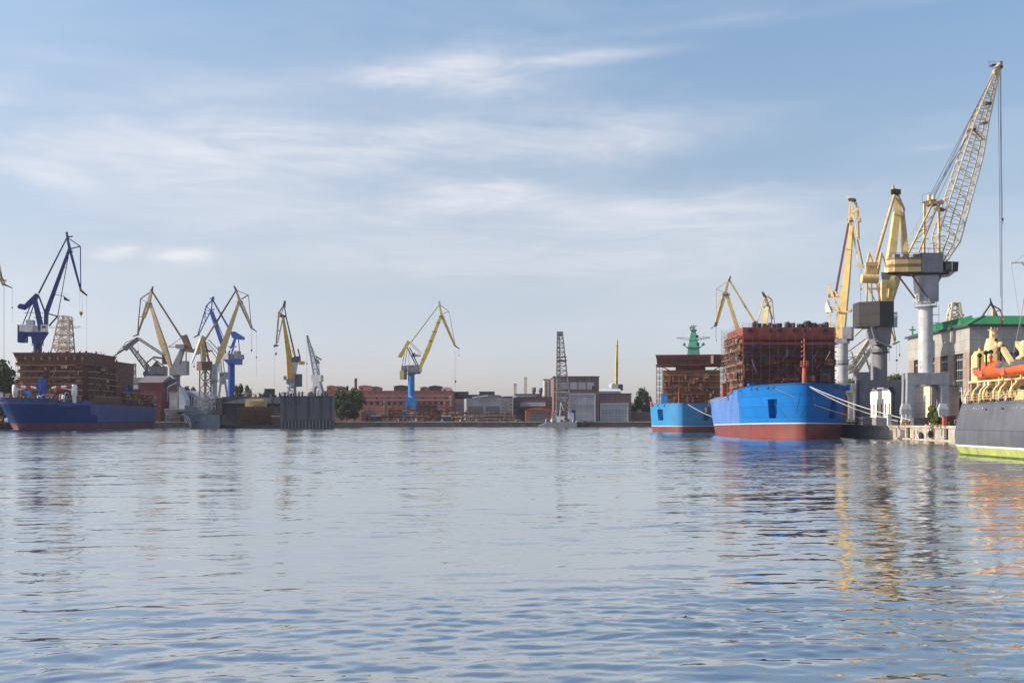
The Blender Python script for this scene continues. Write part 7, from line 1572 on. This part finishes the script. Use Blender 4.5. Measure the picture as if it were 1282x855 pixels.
t2 = thing('chimney', 'round brick chimney rising over the pink factory', 'chimney', (xat(445.4, 830), 830, QZ)); b = MB(); b.lathe((xat(445.4, 830), 830, QZ), [(1.35, 0), (.98, zat(474.6, 830) - QZ), (1.15, zat(474.6, 830) - QZ + .05), (1.15, zat(473.6, 830) - QZ)], 14); b.obj('shaft', 'brick_dark', t2); b = MB(); b.lathe((xat(445.4, 830), 830, zat(477, 830)), [(1.12, 0), (1.12, .5)], 14); b.obj('band', 'dark_steel', t2)
b = MB(); b.lathe((xat(435, 815), 815, zat(489.7, 815)), [(.7, 0), (.7, 3.6), (.8, 3.6), (.8, 4)], 10); b.obj('stack', 'slate_dark', t)
t = bld('hall', 'wide grey concrete hall with two roller doors right of the pink factory', 'hall', 584, 642, 498.4, 780, 50, 'grey_wall'); Y = 780
for a, c in ((586, 604.6), (608, 625)): d = panel(t, 'roller_door', a, c, 508.4, 518, Y, 'slate_roof', .06)
b = MB(); b.prism([(xat(594, Y), Y + 3, zat(498.4, Y)), (xat(634, Y), Y + 3, zat(498.4, Y)), (xat(625, Y), Y + 3, zat(494.4, Y)), (xat(612, Y), Y + 3, zat(493.8, Y))], (0, 40, 0)); b.obj('roof', 'slate_roof', t)
panel(t, 'roof_house', 600, 619, 490, 496, Y + 30, 'slate_dark', 0, 8)
for i, (a, c, py) in enumerate(((570, 586, 490.2), (586, 602, 494), (630, 642, 496))): panel(t, 'roof_house', a, c, py, 499, Y + 52 + i, 'slate_dark', 0, 10)
b = MB(); b.beam(at(591, 497.6, Y), at(611, 495, Y), .7); b.obj('roof_edge', 'white_paint', t)
k = Crane('lattice_tower', 'brown scaffold tower against the right end of the grey hall', 'tower', 635, 766, 0, group=None); k.lat('tower', 'brown_steel', (635, 527), (635, 498), 13, 11, 8, 8, 7, .14, .09); k.done()
t = bld('office_block', 'narrow blue grey block right of the grey hall', 'building', 642.4, 650, 497.6, 790, 20, 'dock_grey'); panel(t, 'window', 644, 648, 505, 507, 790, 'glass', .05); panel(t, 'window', 644, 648, 512, 514, 790, 'glass', .05)
t = bld('workshop', 'dark brick workshop with a pale band left of the floating lattice crane', 'workshop', 648, 694, 497.4, 800, 30, 'brick_dark', roof='slate_dark', rh=.3); panel(t, 'pale_band', 651, 683, 503.6, 508.6, 800, 'frame_grey', .3); panel(t, 'pale_band', 651, 683, 500.6, 503.2, 800, 'slate_roof', .2); panel(t, 'opening', 650, 682, 510.6, 520, 800, 'slate_dark', .1); panel(t, 'window', 688, 691, 505.6, 508.4, 800, 'slate_dark', .1)
t = bld('shed', 'pale flat roof shed on the skyline behind the dark brick workshop', 'shed', 645, 677, 494, 850, 20, 'frame_grey', roof='slate_roof'); panel(t, 'end_wall', 672, 677.2, 493.6, 498, 849.6, 'brick_dark', .1)
for i, (px, y0, w, m, lb) in enumerate(((645, 482, .8, 'cream_lattice', 'short rusty white mast'), (658, 474, .75, 'cream_lattice', 'tall cream striped mast'), (668.4, 485, 1.1, 'slate_roof', 'shorter grey stack'), (677, 485.4, 1.0, 'slate_roof', 'thin grey stack nearest the ribbed tower'))):
    Y = 880; c = Vector((xat(px, Y), Y, QZ)); t = thing('stack' if i > 1 else 'mast', lb + ' on the skyline left of the floating lattice crane', 'stack' if i > 1 else 'mast', c); H = zat(y0, Y) - QZ
    if i < 2: b = MB(); b.lattice(c, c + ZUP * H, 2.4, 1.5, 2.4, 1.5, 16, .22, .13, (0, 1, 0)); b.obj('tower', m, t); b = MB(); b.box(c.x - 1.2, c.x + 1.2, Y - 1.2, Y + 1.2, QZ + H, QZ + H + 1.2); b.obj('mast_head', m, t)
    else: b = MB(); b.lathe(c, [(w, 0), (w, H * .86), (w * 1.5, H * .87), (w * 1.5, H - .4), (w * 1.2, H)], 12); b.obj('shaft', m, t); b = MB(); b.lathe(c + ZUP * H * .8, [(w * 1.1, 0), (w * 1.1, .5)], 12); b.obj('band', 'dark_steel', t)
t = bld('silo_block', 'tall cream ribbed tower block left of the brown dock hall', 'building', 681, 694, 475.4, 850, 12, 'pale_wall', roof='slate_roof', rh=.6)
for q in range(6): panel(t, 'rib', 681.6 + q * 2.1, 682.5 + q * 2.1, 477, 527, 850, 'beige_wall' if q % 2 else 'white_wall', .5)
t = bld('shed', 'coral red shed with a grey gate behind the floating crane barge', 'shed', 658, 690, 513, 745, 16, 'coral_wall'); Y = 745; b = MB(); b.prism([(xat(657, Y), Y - .4, zat(513, Y) + .003), (xat(691, Y), Y - .4, zat(513, Y) + .003), (xat(684, Y), Y - .4, zat(511, Y)), (xat(674, Y), Y - .4, zat(510.2, Y)), (xat(664, Y), Y - .4, zat(511, Y))], (0, 17, 0)); b.obj('roof', 'coral_wall', t); panel(t, 'gate', 664, 685, 515.6, 528, Y, 'slate_roof', .1); panel(t, 'window', 686.6, 689, 517.4, 519, Y, 'slate_dark', .1)
def hall(label, px0, px1, py, Y, gate, strip, m='brick_dark'):
    t = bld('dock_hall', label, 'hall', px0, px1, py, Y, 60, m, roof='slate_dark', rh=.5, group='brown dock halls')
    for k in range(1, 6): px = px0 + (px1 - px0) * k / 6; panel(t, 'pilaster', px, px + .6, py + .6, py + 9, Y, 'slate_dark', .12)
    a, c, g0, g1 = gate
    panel(t, 'gate', a + 1, c - 1, g0 + 1, g1, Y, 'gate_grey', .25)
    b = MB(); x0, x1 = xat(a, Y), xat(c, Y); b.box(x0, xat(a + 1, Y) - .003, Y - .5, Y + .2, zat(g1, Y), zat(g0, Y)); b.box(xat(c - 1, Y) + .003, x1, Y - .5, Y + .2, zat(g1, Y), zat(g0, Y)); b.box(xat(a + 1, Y), xat(c - 1, Y), Y - .5, Y + .2, zat(g0 + 1, Y) + .003, zat(g0, Y)); b.obj('gate_frame', 'frame_grey', t)
    for py_ in strip:
        k = 0
        for q in range(8):
            px = a + 3 + (c - a - 6.4) * q / 7; panel(t, 'gate_window', px, px + 1.1, py_, py_ + 1.2, Y, 'slate_dark', .32, .2)
    return t
t = hall('tall brown dock hall with a high grey sliding gate behind the floating lattice crane', 693.4, 750, 471.8, 765, (712, 745.6, 492.6, 529), (506.4, 509.2, 526))
panel(t, 'upper_glazing', 697, 711, 478.6, 487.4, 765, 'gate_grey', .2)
for q in range(3): panel(t, 'upper_glazing', 713.6 + q * 10.4, 722.8 + q * 10.4, 478.6, 487.4, 765, 'gate_grey', .2)
panel(t, 'upper_opening', 741, 744.4, 483, 487.4, 765, 'slate_dark', .25)
t = hall('lower brown dock hall with a wide grey gate right of the tall one', 750.2, 790.4, 493.2, 766, (751.4, 786.6, 504.6, 529), (513.2, 516, 526))
t = bld('shed', 'pale grey roof house behind the lower dock hall under the lone yellow crane', 'shed', 750, 777, 489.6, 850, 20, 'frame_grey'); gableX(t, 750, 777, 850, 20, 489.6, 487, 'frame_grey')
t = bld('garden_wall', 'long low brick wall between the dock halls and the pale icebreaker', 'wall', 790.6, 900, 516, 775, 1.5, 'brick_dark'); panel(t, 'coping', 790.6, 900, 515.4, 516, 775, 'slate_roof', .3, 2)
# quay side clutter
def rack(px0, px1, py, Y, seed):
    rr = random.Random(seed); x0, x1 = xat(px0, Y), xat(px1, Y); z1 = zat(py, Y)
    t = thing('steel_rack', 'rusty open steel rack stacked with beams and pipes on the far quay', 'rack', ((x0 + x1) / 2, Y, QZ), 'rusty racks on the far quay')
    b = MB(); n = max(2, int((x1 - x0) / 2.6))
    for k in range(n + 1):
        x = x0 + (x1 - x0) * k / n
        for y in (Y, Y + 3): b.beam((x, y, QZ), (x, y, z1 + rr.uniform(-.5, 1.2)), .22)
    nl = max(2, int((z1 - QZ) / 2.0))
    for l in range(1, nl + 1):
        z = QZ + (z1 - QZ) * l / nl; b.beam((x0, Y, z), (x1, Y, z), .2); b.beam((x0, Y + 3, z), (x1, Y + 3, z), .2)
    b.obj('frame', 'rusty_steel', t)
    for l in range(nl):
        z = QZ + (z1 - QZ) * l / nl + .2; b = MB()
        for _ in range(int((x1 - x0) * 1.8)):
            x = rr.uniform(x0, x1); w = rr.uniform(.8, 3.5); b.beam((x - w / 2, Y + rr.uniform(.2, 2.8), z + rr.uniform(0, .9)), (x + w / 2, Y + rr.uniform(.2, 2.8), z + rr.uniform(0, 1.4)), rr.uniform(.15, .6))
        b.obj('stock', rr.choice(['rusty_steel', 'brown_steel', 'plank', 'rust_block']), t)
    return t
for i, (a, c, py, Y) in enumerate(((456, 468, 511, 735), (477, 492, 507.5, 733), (488, 503, 511, 728), (500, 512, 508, 740), (512, 524, 510, 736), (524, 540, 513, 730), (540, 553, 510.5, 734), (553, 567, 507, 742), (565, 580, 513, 728), (578, 594, 514, 726), (594, 610, 515, 730), (610, 626, 513.6, 727), (624, 640, 514.6, 731), (640, 652, 518, 728), (478, 500, 518, 722), (520, 548, 519, 721), (568, 600, 518.6, 720), (602, 634, 519, 720))): rack(a, c, py, Y, 100 + i)
def cabin(px0, px1, py, Y, label, m='dock_grey', roof='white_paint'):
    t = bld('site_cabin', label, 'cabin', px0, px1, py, Y, 4, m, roof=roof, over=.25, rh=.35); panel(t, 'door', px0 + 1.2, px0 + 3, py + 1.6, py + 6, Y, 'slate_dark', .06); panel(t, 'window', px1 - 4, px1 - 1.4, py + 1.6, py + 3.4, Y, 'glass', .06); return t
cabin(464.6, 476.6, 520.6, 717, 'blue grey site cabin with a white roof right of the big tree'); cabin(552.4, 564, 521, 716, 'blue grey site cabin below the hanging hook of the middle crane')
t = bld('shed', 'small brick red shed between the big tree and the site cabin', 'shed', 452.6, 467.6, 518.6, 722, 8, 'brick_pink'); gableX(t, 452.6, 467.6, 722, 8, 518.6, 515.8, 'slate_roof'); panel(t, 'door', 458, 461, 521, 527, 722, 'slate_dark', .08)
t = bld('slipway_block', 'dark steel hull block on the slip below the blue crane', 'ship block', 523, 546, 507.6, 752, 14, 'primer_dark', part='block'); panel(t, 'deck_edge', 522.4, 546.6, 507, 508, 752, 'rusty_steel', .4); panel(t, 'upper_block', 527, 541, 505.4, 507, 755, 'slate_dark', 0, 6)
t = bld('shed', 'long white roofed lean-to behind the racks under the pink factory', 'shed', 536, 553, 512.4, 764, 8, 'beige_wall', roof='white_paint', rh=.4); panel(t, 'opening', 538, 551, 514, 517, 764, 'slate_dark', .08)
t = bld('scaffold_stack', 'bright orange primed steel stack in front of the pink factory right end', 'steel stack', 556.6, 559.8, 504.4, 758, 5, 'hook_orange', part='plates')
for q in range(4): panel(t, 'shelf', 556.4, 564.4, 504.6 + q * 3, 505.2 + q * 3, 757.6, 'coral_wall', .4, 4)
panel(t, 'post', 563.6, 564.4, 504, 527, 757.4, 'cream_lattice', .2)
for i, (px, y0, Y, m) in enumerate(((477.6, 505, 730, 'crane_ochre'), (480.8, 503, 731, 'pale_steel'), (563.8, 497, 745, 'pale_steel'), (556, 503, 748, 'pale_steel'), (633, 505, 735, 'dark_steel'), (497.4, 495, 760, 'brown_steel'), (423, 483, 850, 'dark_steel'))):
    t = thing('lamp_post', 'thin light mast on the far quay, ' + ('ochre, beside the blue grey cabin', 'pale, beside the ochre one', 'pale, by the orange steel stack', 'pale and short, by the slipway block', 'dark, before the grey hall doors', 'brown, left of the blue crane', 'dark aerial over the pink factory roof')[i], 'light mast', (xat(px, Y), Y, QZ)); b = MB(); z = zat(y0, Y)
    b.tube((xat(px, Y), Y, QZ), (xat(px, Y), Y, z), .16, .09, 6); b.obj('pole', m, t); b = MB(); b.box(xat(px, Y) - .7, xat(px, Y) + .7, Y - .3, Y + .3, z, z + .35); b.obj('lamp_head', 'lamp_white' if i in (1, 2) else m, t)
clutter_root = thing('scrap_heap', 'low heap of rusty scrap along the quay edge in front of the grey hall', 'scrap', (xat(610, 716), 716, QZ))
clutter(clutter_root, 'x', 60, (xat(480, 716), xat(650, 716), 714, 719, QZ), ['rusty_steel', 'brown_steel', 'plank', 'dark_steel', 'rusty_steel', 'pale_steel'], 71, .5, 2.2, 2.2)

# floating crane
Yf = 700; t = thing('floating_crane', 'grey lattice floating crane on a low barge in front of the tall dock hall', 'floating crane', (xat(703, Yf), Yf, 0)); m = lambda px, py, o=0: at(px, py, Yf + o)
b = MB(); b.prism([m(674, 533.4, -8), m(682, 529.6, -8), m(684, 528.6, -8), m(722, 528, -8), m(722, 535, -8), m(678, 535, -8)], (0, 18, 0)); b.obj('barge', 'navy_grey', t)
b = MB(); b.lattice(m(705.6, 516), m(701, 418), 9.4, 3.4, 9, 3.4, 17, .28, .15, (0, 1, 0)); b.obj('tower', 'grey_lattice', t)
b = MB(); b.lattice(m(699.4, 516), m(699, 420), 2.6, 1.6, 8, 3, 20, .2, .11, (0, 1, 0)); b.obj('tower_spine', 'grey_lattice', t)
b = MB(); b.beam(m(697, 418), m(705, 418), .8, d=3); b.beam(m(697.4, 418), m(697.4, 415.6), .3); b.beam(m(704.4, 418), m(704.4, 416), .3); b.obj('tower_head', 'grey_steel', t)
for py, w in ((446.6, 5.5), (451, 6), (490.6, 9), (497.4, 7)): b = MB(); b.box(xat(703.6 - w, Yf), xat(703.6 + w, Yf), Yf - 4, Yf + 4, zat(py + .8, Yf), zat(py, Yf)); b.obj('platform', 'brown_steel' if py < 480 else 'pale_steel', t)
b = MB(); b.box(xat(700, Yf), xat(708, Yf), Yf - 3, Yf + 1, zat(502, Yf), zat(497, Yf)); b.obj('machinery_house', 'pale_steel', t)
b = MB(); b.beam(m(697, 514), m(690, 527), 1, d=1.4); b.beam(m(711, 514), m(716, 527), .8, d=1.4); b.beam(m(702, 504, -4), m(700, 527, -4), .7); b.beam(m(702, 504, -4), m(706, 514, -4), .5); b.obj('support_frame', 'white_paint', t)
b = MB(); b.box(xat(691, Yf), xat(697, Yf), Yf - 5, Yf + 2, zat(528.4, Yf), zat(515, Yf)); b.obj('deckhouse', 'grey_steel', t); b = MB(); b.box(xat(711, Yf), xat(718, Yf), Yf - 5, Yf + 2, zat(528.4, Yf), zat(517, Yf)); b.obj('deckhouse', 'pale_steel', t); b = MB(); b.box(xat(716, Yf), xat(720, Yf), Yf - 4, Yf + 2, zat(528.4, Yf), zat(513, Yf)); b.obj('deckhouse', 'crane_navy', t); b = MB(); b.box(xat(697, Yf), xat(706, Yf), Yf - 6, Yf + 2, zat(528.4, Yf), zat(522, Yf)); b.box(xat(696, Yf), xat(707, Yf), Yf - 6.4, Yf + 2, zat(521.8, Yf), zat(521, Yf)); b.obj('winch_house', 'white_paint', t)
clutter(t, 'x', 30, (xat(680, Yf), xat(722, Yf), Yf - 7, Yf - 5, zat(528.6, Yf)), ['grey_steel', 'pale_steel', 'brown_steel', 'white_paint'], 72, .4, 1.3, 1.8)
t = thing('barge', 'low dark work barge moored right of the floating crane', 'barge', (xat(728, 705), 705, 0)); b = MB(); b.prism([at(722.6, 532, 705), at(725, 530.8, 705), at(738, 530.8, 705), at(738, 535, 705), at(724, 535, 705)], (0, 6, 0)); b.obj('hull', 'dock_dark', t); b = MB(); b.box(xat(730, 706), xat(734, 706), 706, 709, zat(530.8, 706), zat(527.6, 706)); b.box(xat(729.6, 706), xat(734.4, 706), 705.8, 709.2, zat(527.6, 706), zat(527, 706)); b.obj('deckhouse', 'dark_grey_steel', t)

# ---------------------------------------------------------------- right quay
# grey hall with the green roof
t = thing('grey_hall', 'large grey concrete hall with a green roof behind the right quay cranes', 'hall', (125, 300, QZ)); XW, YF, YBk, XE = 125.0, 300.0, 347.0, 215.0; zt_ = 30.4; zu = zat(441, 300); zul = zu
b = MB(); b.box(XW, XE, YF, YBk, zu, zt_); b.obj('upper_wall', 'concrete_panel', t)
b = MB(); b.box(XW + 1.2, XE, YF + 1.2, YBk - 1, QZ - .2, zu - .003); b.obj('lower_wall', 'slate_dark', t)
for y in (302.6, 313, 323, 334, 344): b = MB(); b.box(XW + .1, XW + 1.3, y - 2.1, y + 2.1, QZ - .1, zu - .005); b.obj('pier', 'beige_wall', t)
for y in (308, 318, 328.4, 339):
    f = MB(); f.box(XW + .7, XW + 1.15, y - 2.6, y + 2.6, 12, zu - .3); 
    for q in range(4): f.box(XW + .58, XW + .7, y - 2.6, y + 2.6, 12.5 + q * 2.9, 12.8 + q * 2.9, 1)
    for q in range(3): f.box(XW + .6, XW + .7, y - 1.5 + q * 1.5, y - 1.38 + q * 1.5, 12, zu - .3, 1)
    f.obj('window', ['glass', 'gate_grey'], t)
b = MB(); b.box(XW - .0, XW + 4.2, YF + .2, YF + 1.3, QZ - .1, zu - .004); b.obj('pier', 'beige_wall', t)
for x in (131, 137, 143, 149):
    f = MB(); f.box(x - 1.9, x + 1.9, YF + .9, YF + 1.15, zu - 7.6, zu - .2)
    for q in range(4): f.box(x - 1.9, x + 1.9, YF + .75, YF + .9, zu - 7.4 + q * 2, zu - 7.1 + q * 2, 1)
    f.obj('window', ['glass', 'gate_grey'], t)
for x in (134, 140, 146, 153): b = MB(); b.box(x - .9, x + .9, YF + .3, YF + 1.3, QZ - .1, zu - .006); b.obj('pier', 'beige_wall', t)
b = MB(); b.box(129.4, XE, YF + .2, YF + 1.28, QZ - .1, zu - 8); b.obj('lower_panel', 'pale_wall', t)
b = MB(); ze = zt_ + .15; zr = zt_ + 3.0; ins = 6.0
A = [(XW - .6, YF - .6, ze), (XE, YF - .6, ze), (XE, YBk + .6, ze), (XW - .6, YBk + .6, ze)]; Bq = [(XW + ins, YF + ins * .8, zr), (XE, YF + ins * .8, zr), (XE, YBk - ins, zr), (XW + ins, YBk - ins, zr)]
b.hexa(A, Bq); rf = b.obj('roof', 'roof_green', t)
b = MB(); b.box(XW - .7, XE, YF - .7, YF - .55, zt_ - .35, ze + .1); b.box(XW - .72, XW - .55, YF - .7, YBk + .7, zt_ - .35, ze + .1); b.obj('gutter', 'slate_dark', rf)
b = MB(); b.beam((XW - .6, YF - .6, ze + .1), (XW + ins, YF + ins * .8, zr + .08), .5, d=.25); b.obj('hip_cap', 'roof_green', rf)
for y in (309, 315, 321, 327, 333, 339): b = MB(); b.prism([(XW + .8, y - 1.6, ze + .5), (XW + .8, y + 1.6, ze + .5), (XW + .8, y, ze + 2.4)], (3.6, 0, 1.0)); b.obj('dormer', 'roof_green', rf)
b = MB(); b.tube((XW + 1, 345.6, zt_ + .3), (XW + 1, 345.6, zt_ + 3.6), .3, n=8); b.beam((XW, 345.6, zt_ + 2.4), (XW + 2, 345.6, zt_ + 2.4), .4); b.obj('vent_mast', 'mast_green', rf)
# sunlit blocks seen through the portals
t = thing('substation', 'sunlit cream tiled block seen through the arch of the tallest crane', 'building', (117, 314, QZ)); b = MB(); b.box(113, 120.6, 297, 318, QZ - .1, zat(483.4, 300)); b.obj('wall', 'pale_wall', t); b = MB(); b.box(113.3, 120.7, 296.4, 296.99, QZ, zat(484, 300)); b.obj('front_panel', 'beige_wall', t); b = MB(); b.box(112.8, 120.9, 296.2, 318.2, zat(483.4, 300) + .003, zat(482.6, 300)); b.obj('roof', 'slate_roof', t)
t = thing('louvred_building', 'sunlit white block with tall vertical slots seen through the arch of the black-house crane', 'building', (117.2, 350, QZ)); zt2 = zat(489, 350); b = MB(); b.box(117.2, 122, 334, 364, QZ - .1, zt2); b.obj('wall', 'white_wall', t)
for k in range(7): b = MB(); y = 337 + k * 3.6; b.box(117.12, 117.4, y, y + 1.0, QZ + 2.6, zt2 - 4.2); b.obj('slot', 'brick_dark', t)
b = MB(); b.box(117, 122.2, 333.8, 364.2, zt2 + .003, zt2 + .5); b.obj('roof', 'slate_roof', t)
t = thing('storage_shed', 'low dark purple shed behind the near icebreaker bow on the right quay', 'shed', (106, 390, QZ)); b = MB(); b.box(98, 118, 386, 400, QZ - .1, 13); b.obj('wall', 'dark_grey_steel', t); b = MB(); b.prism([(97.5, 385.5, 13.003), (118.5, 385.5, 13.003), (108, 385.5, 15)], (0, 15, 0)); b.obj('roof', 'slate_dark', t); b = MB(); b.box(104, 110, 385.8, 386.2, QZ, 9); b.obj('gate', 'grey_steel', t)
# small things on the quay edge
def qbox(name, label, cat, px0, px1, py0, py1, Y, dep, m, top=None, group=None):
    t = thing(name, label, cat, (xat((px0 + px1) / 2, Y), Y, QZ), group); b = MB(); x0, x1 = xat(px0, Y), xat(px1, Y); b.box(x0, x1, Y, Y + dep, max(QZ + .14, zat(py1, Y)), zat(py0, Y)); b.obj('body', m, t)
    b = MB(); n = max(2, int((x1 - x0) / 1.1))
    for k in range(n + 1): x = x0 + (x1 - x0) * k / n; b.box(x - .05, x + .05, Y - .06, Y - .003, max(QZ + .14, zat(py1, Y)), zat(py0, Y))
    b.obj('rib', m, t)
    b = MB(); b.box(x0 - .1, x1 + .1, Y - .15, Y + dep + .1, zat(py0, Y) + .003, zat(py0, Y) + .14); b.obj('lid', top or m, t); return t
qbox('storage_box', 'long grey steel box with a dark red lid under the pale crane arch', 'box', 1144, 1162, 523.6, 534, 236, 2, 'dark_grey_steel', 'primer_red')
qbox('storage_box', 'dark maroon cabinet on the quay just left of the black ship', 'cabinet', 1184.6, 1196, 521.4, 534.6, 231, 3, 'primer_dark', 'primer_dark')
qbox('storage_box', 'low grey box between the icebreaker bow and the white quay post', 'box', 1097, 1110, 523.6, 533.6, 254, 3, 'grey_steel', 'grey_steel')
qbox('storage_box', 'low grey blue box closest to the icebreaker bow on the quay', 'box', 1080, 1093, 523, 533, 262, 3, 'dark_grey_steel', 'grey_steel')
qbox('storage_box', 'pale timber baulk lying on the quay edge by the shrub', 'timber', 1160, 1180, 532.2, 534, 232, .6, 'fresh_ochre')
qbox('storage_box', 'dark red brown crate beside the long grey box', 'crate', 1162.6, 1167.6, 523, 527, 240, 1.6, 'primer_red', 'primer_red')
for i, (px, Y, y0, m, lb) in enumerate(((1113, 248, 519.6, 'pale_steel', 'square white concrete post on the quay beside the mooring ropes'), (1182.4, 230, 521.8, 'signal_coral', 'pinkish red bollard post by the maroon cabinet'))):
    c = Vector((xat(px, Y), Y, QZ + .1)); t = thing('bollard_post', lb, 'post', c); H = zat(y0, Y) - QZ; b = MB(); b.box(c.x - .36, c.x + .36, Y - .36, Y + .36, QZ + .1, QZ + H); b.obj('shaft', m, t); b = MB(); b.box(c.x - .5, c.x + .5, Y - .5, Y + .5, QZ + H + .003, QZ + H + .18); b.obj('cap', m, t)
for i, (Y, lb) in enumerate(((252, 'rusty iron bollard on the quay coping holding the near icebreaker ropes'), (243, 'rusty iron bollard on the quay coping above the tyre fenders'), (231, 'rusty iron bollard on the quay coping nearest the black ship'))):
    t = thing('bollard', lb, 'bollard', (92, Y, QZ + .14), 'bollards on the right quay'); b = MB(); b.lathe((92, Y, QZ + .14), [(.3, 0), (.24, .1), (.22, .45), (.38, .55), (.38, .68), (.2, .76)], 14); b.obj('post', 'rusty_steel', t); b = MB(); b.lathe((92, Y, QZ + .14), [(.5, 0), (.5, .05)], 14); b.obj('base_plate', 'dark_steel', t)
t = thing('railing', 'thin grey quay railing in front of the green shrub', 'railing', (93, 229, QZ)); b = MB()
for k in range(6): b.beam((93 + k * .0, 226 + k * 1.6, QZ + .1), (93, 226 + k * 1.6, QZ + 1.35), .07)
b.obj('post', 'pale_steel', t); b = MB()
for hh in (.7, 1.3): b.beam((93, 226, QZ + hh), (93, 234, QZ + hh), .06)
b.obj('rail', 'pale_steel', t)
tree(xat(1168, 236), 236, 4.6, 2.6, 'small light green shrub growing on the quay under the pale crane', 'leaf_shrub', 'round', seed=7, n=1100, leaf=1.5, group=None) if 0 else None
leafmat('leaf_shrub', (.055, .085, .018), (.115, .145, .04))
sh = tree(xat(1168, 236), 236, 4.4, 2.3, 'small light green shrub growing on the quay under the pale crane', 'leaf_shrub', 'round', seed=7, n=1100, leaf=1.5, group=None); sh.name = 'shrub'; sh['category'] = 'shrub'
sh = tree(xat(1172, 234), 234, 2.2, 2.4, 'low light green shrub at the foot of the taller shrub', 'leaf_shrub', 'round', seed=8, n=1100, leaf=1.5, group=None); sh.name = 'shrub'; sh['category'] = 'shrub'
person('person in dark jacket and pale hat standing by the white crane bogie', xat(1125, 250), 250, QZ + .14, 1.8, 'dark_steel')
# white cowls over the bogies of the tallest crane
for i, (a, c, y0, y1, Y) in enumerate(((1128, 1141, 505, 518.6, 271.5), (1175, 1187, 505, 519, 271.5))):
    t = thing('bogie_housing', 'white flared steel housing over the %s front bogies of the tallest crane' % ('left', 'right')[i], 'housing', (xat((a + c) / 2, Y), Y, zat(y1, Y)), 'bogie housings of the tallest crane'); b = MB(); x0, x1 = xat(a, Y), xat(c, Y); xm0, xm1 = xat(a + 2.2, Y), xat(c - 2.2, Y)
    b.hexa([(x0, Y - .3, zat(512, Y)), (x1, Y - .3, zat(512, Y)), (x1, Y + 1.0, zat(512, Y)), (x0, Y + 1.0, zat(512, Y))], [(xm0, Y, zat(y0, Y)), (xm1, Y, zat(y0, Y)), (xm1, Y + .8, zat(y0, Y)), (xm0, Y + .8, zat(y0, Y))]); b.box(x0, x1, Y - .3, Y + 1.0, zat(y1, Y), zat(512, Y) - .003); b.obj('cowl', 'pale_steel', t)
    b = MB(); b.beam(at(a + 2, 518.6, Y), at(a + 1, 531, Y), .5); b.beam(at(c - 2, 518.6, Y), at(c - 1, 531, Y), .5); b.beam(at(a + 3, 530, Y), at(c - 3, 520, Y), .35); b.obj('strut', 'white_paint', t)

for i, (px, Y, lb) in enumerate(((1121, 257, 'wooden pallet stack on the quay under the crane with the black house'), (1104, 259, 'taller wooden pallet stack on the quay nearer the icebreaker bow'), (1190, 244, 'wooden pallet stack on the quay behind the maroon cabinet'))):
    x = xat(px, Y); t = thing('pallet_stack', lb, 'pallets', (x, Y, QZ), 'pallet stacks on the right quay')
    for q in range(3 + 2 * (i == 1)): b = MB(); [b.box(x - .6 + k * .26, x - .4 + k * .26, Y, Y + 1, QZ + .12 + q * .3, QZ + .15 + q * .3) for k in range(5)]; [b.box(x - .6, x + .64, Y + k * .45, Y + .1 + k * .45, QZ + .01 + q * .3, QZ + .119 + q * .3) for k in range(3)]; b.obj('pallet', 'plank', t)
for i, (px, Y, lb) in enumerate(((1132.6, 246, 'small wooden cable drum on the quay beside the person'), (1141, 262, 'wooden cable drum on the quay by the left leg of the tallest crane'))):
    x = xat(px, Y); t = thing('cable_drum', lb, 'cable drum', (x, Y, QZ), 'cable drums on the right quay'); r = .55 + .2 * i
    for sg in (-1, 1): b = MB(); b.tube((x, Y + sg * .4, QZ + .1 + r), (x, Y + sg * .5, QZ + .1 + r), r, n=16); b.obj('flange', 'plank', t)
    b = MB(); b.tube((x, Y - .4, QZ + .1 + r), (x, Y + .4, QZ + .1 + r), r * .62, n=14); b.obj('cable', 'rubber', t)
qg = thing('tool_trolley', 'low steel trolley piled with gear on the quay left of the long grey box', 'trolley', (xat(1140, 240), 240, QZ)); x = xat(1140, 240)
b = MB(); b.box(x - .9, x + .9, 240, 241, QZ + .45, QZ + .55); b.beam((x - .9, 240.5, QZ + .5), (x - 1.2, 240.5, QZ + 1.3), .06); b.obj('platform', 'crane_ochre', qg)
for k in (-.6, .6): b = MB(); b.tube((x + k, 240, QZ + .3), (x + k, 240.1, QZ + .3), .17, n=10); b.obj('wheel', 'rubber', qg)
clutter(qg, 'x', 6, (x - .6, x + .6, 240.2, 240.8, QZ + .55), ['pale_steel', 'signal_red', 'dark_steel'], 91, .2, .4, .5)

# ---------------------------------------------------------------- mooring ropes
def rope(label, p, q, sag, r, m='white_rope'):
    n = 18; pts = [p.lerp(q, i / n) - ZUP * sag * 4 * (i / n) * (1 - i / n) for i in range(n + 1)]; b = MB(); b.path(pts, r, 6)
    t = b.obj('mooring_rope', m, None, base=(p + q) / 2); tag(t, label, 'rope', 'mooring ropes')
rope('white mooring rope from the near icebreaker stem, upper of the pair', at(1010, 482, 262.6), Vector((93, 246, QZ + .6)), 1.0, .085)
rope('white mooring rope from the near icebreaker stem, lower of the pair', at(1011, 483, 262.6), Vector((92, 252, QZ + .5)), 1.4, .085)
rope('thin tan mooring line sagging across the near icebreaker bow', at(968, 486, 266.0) - Vector((0, 1.5, 0)), Vector((91.6, 262, QZ + .3)), 1.3, .05, 'fresh_ochre')
rope('white mooring rope sagging from the pale icebreaker bow behind the near one', at(861, 506, 399.6), Vector((91, 396, QZ + .4)), 2.8, .16)
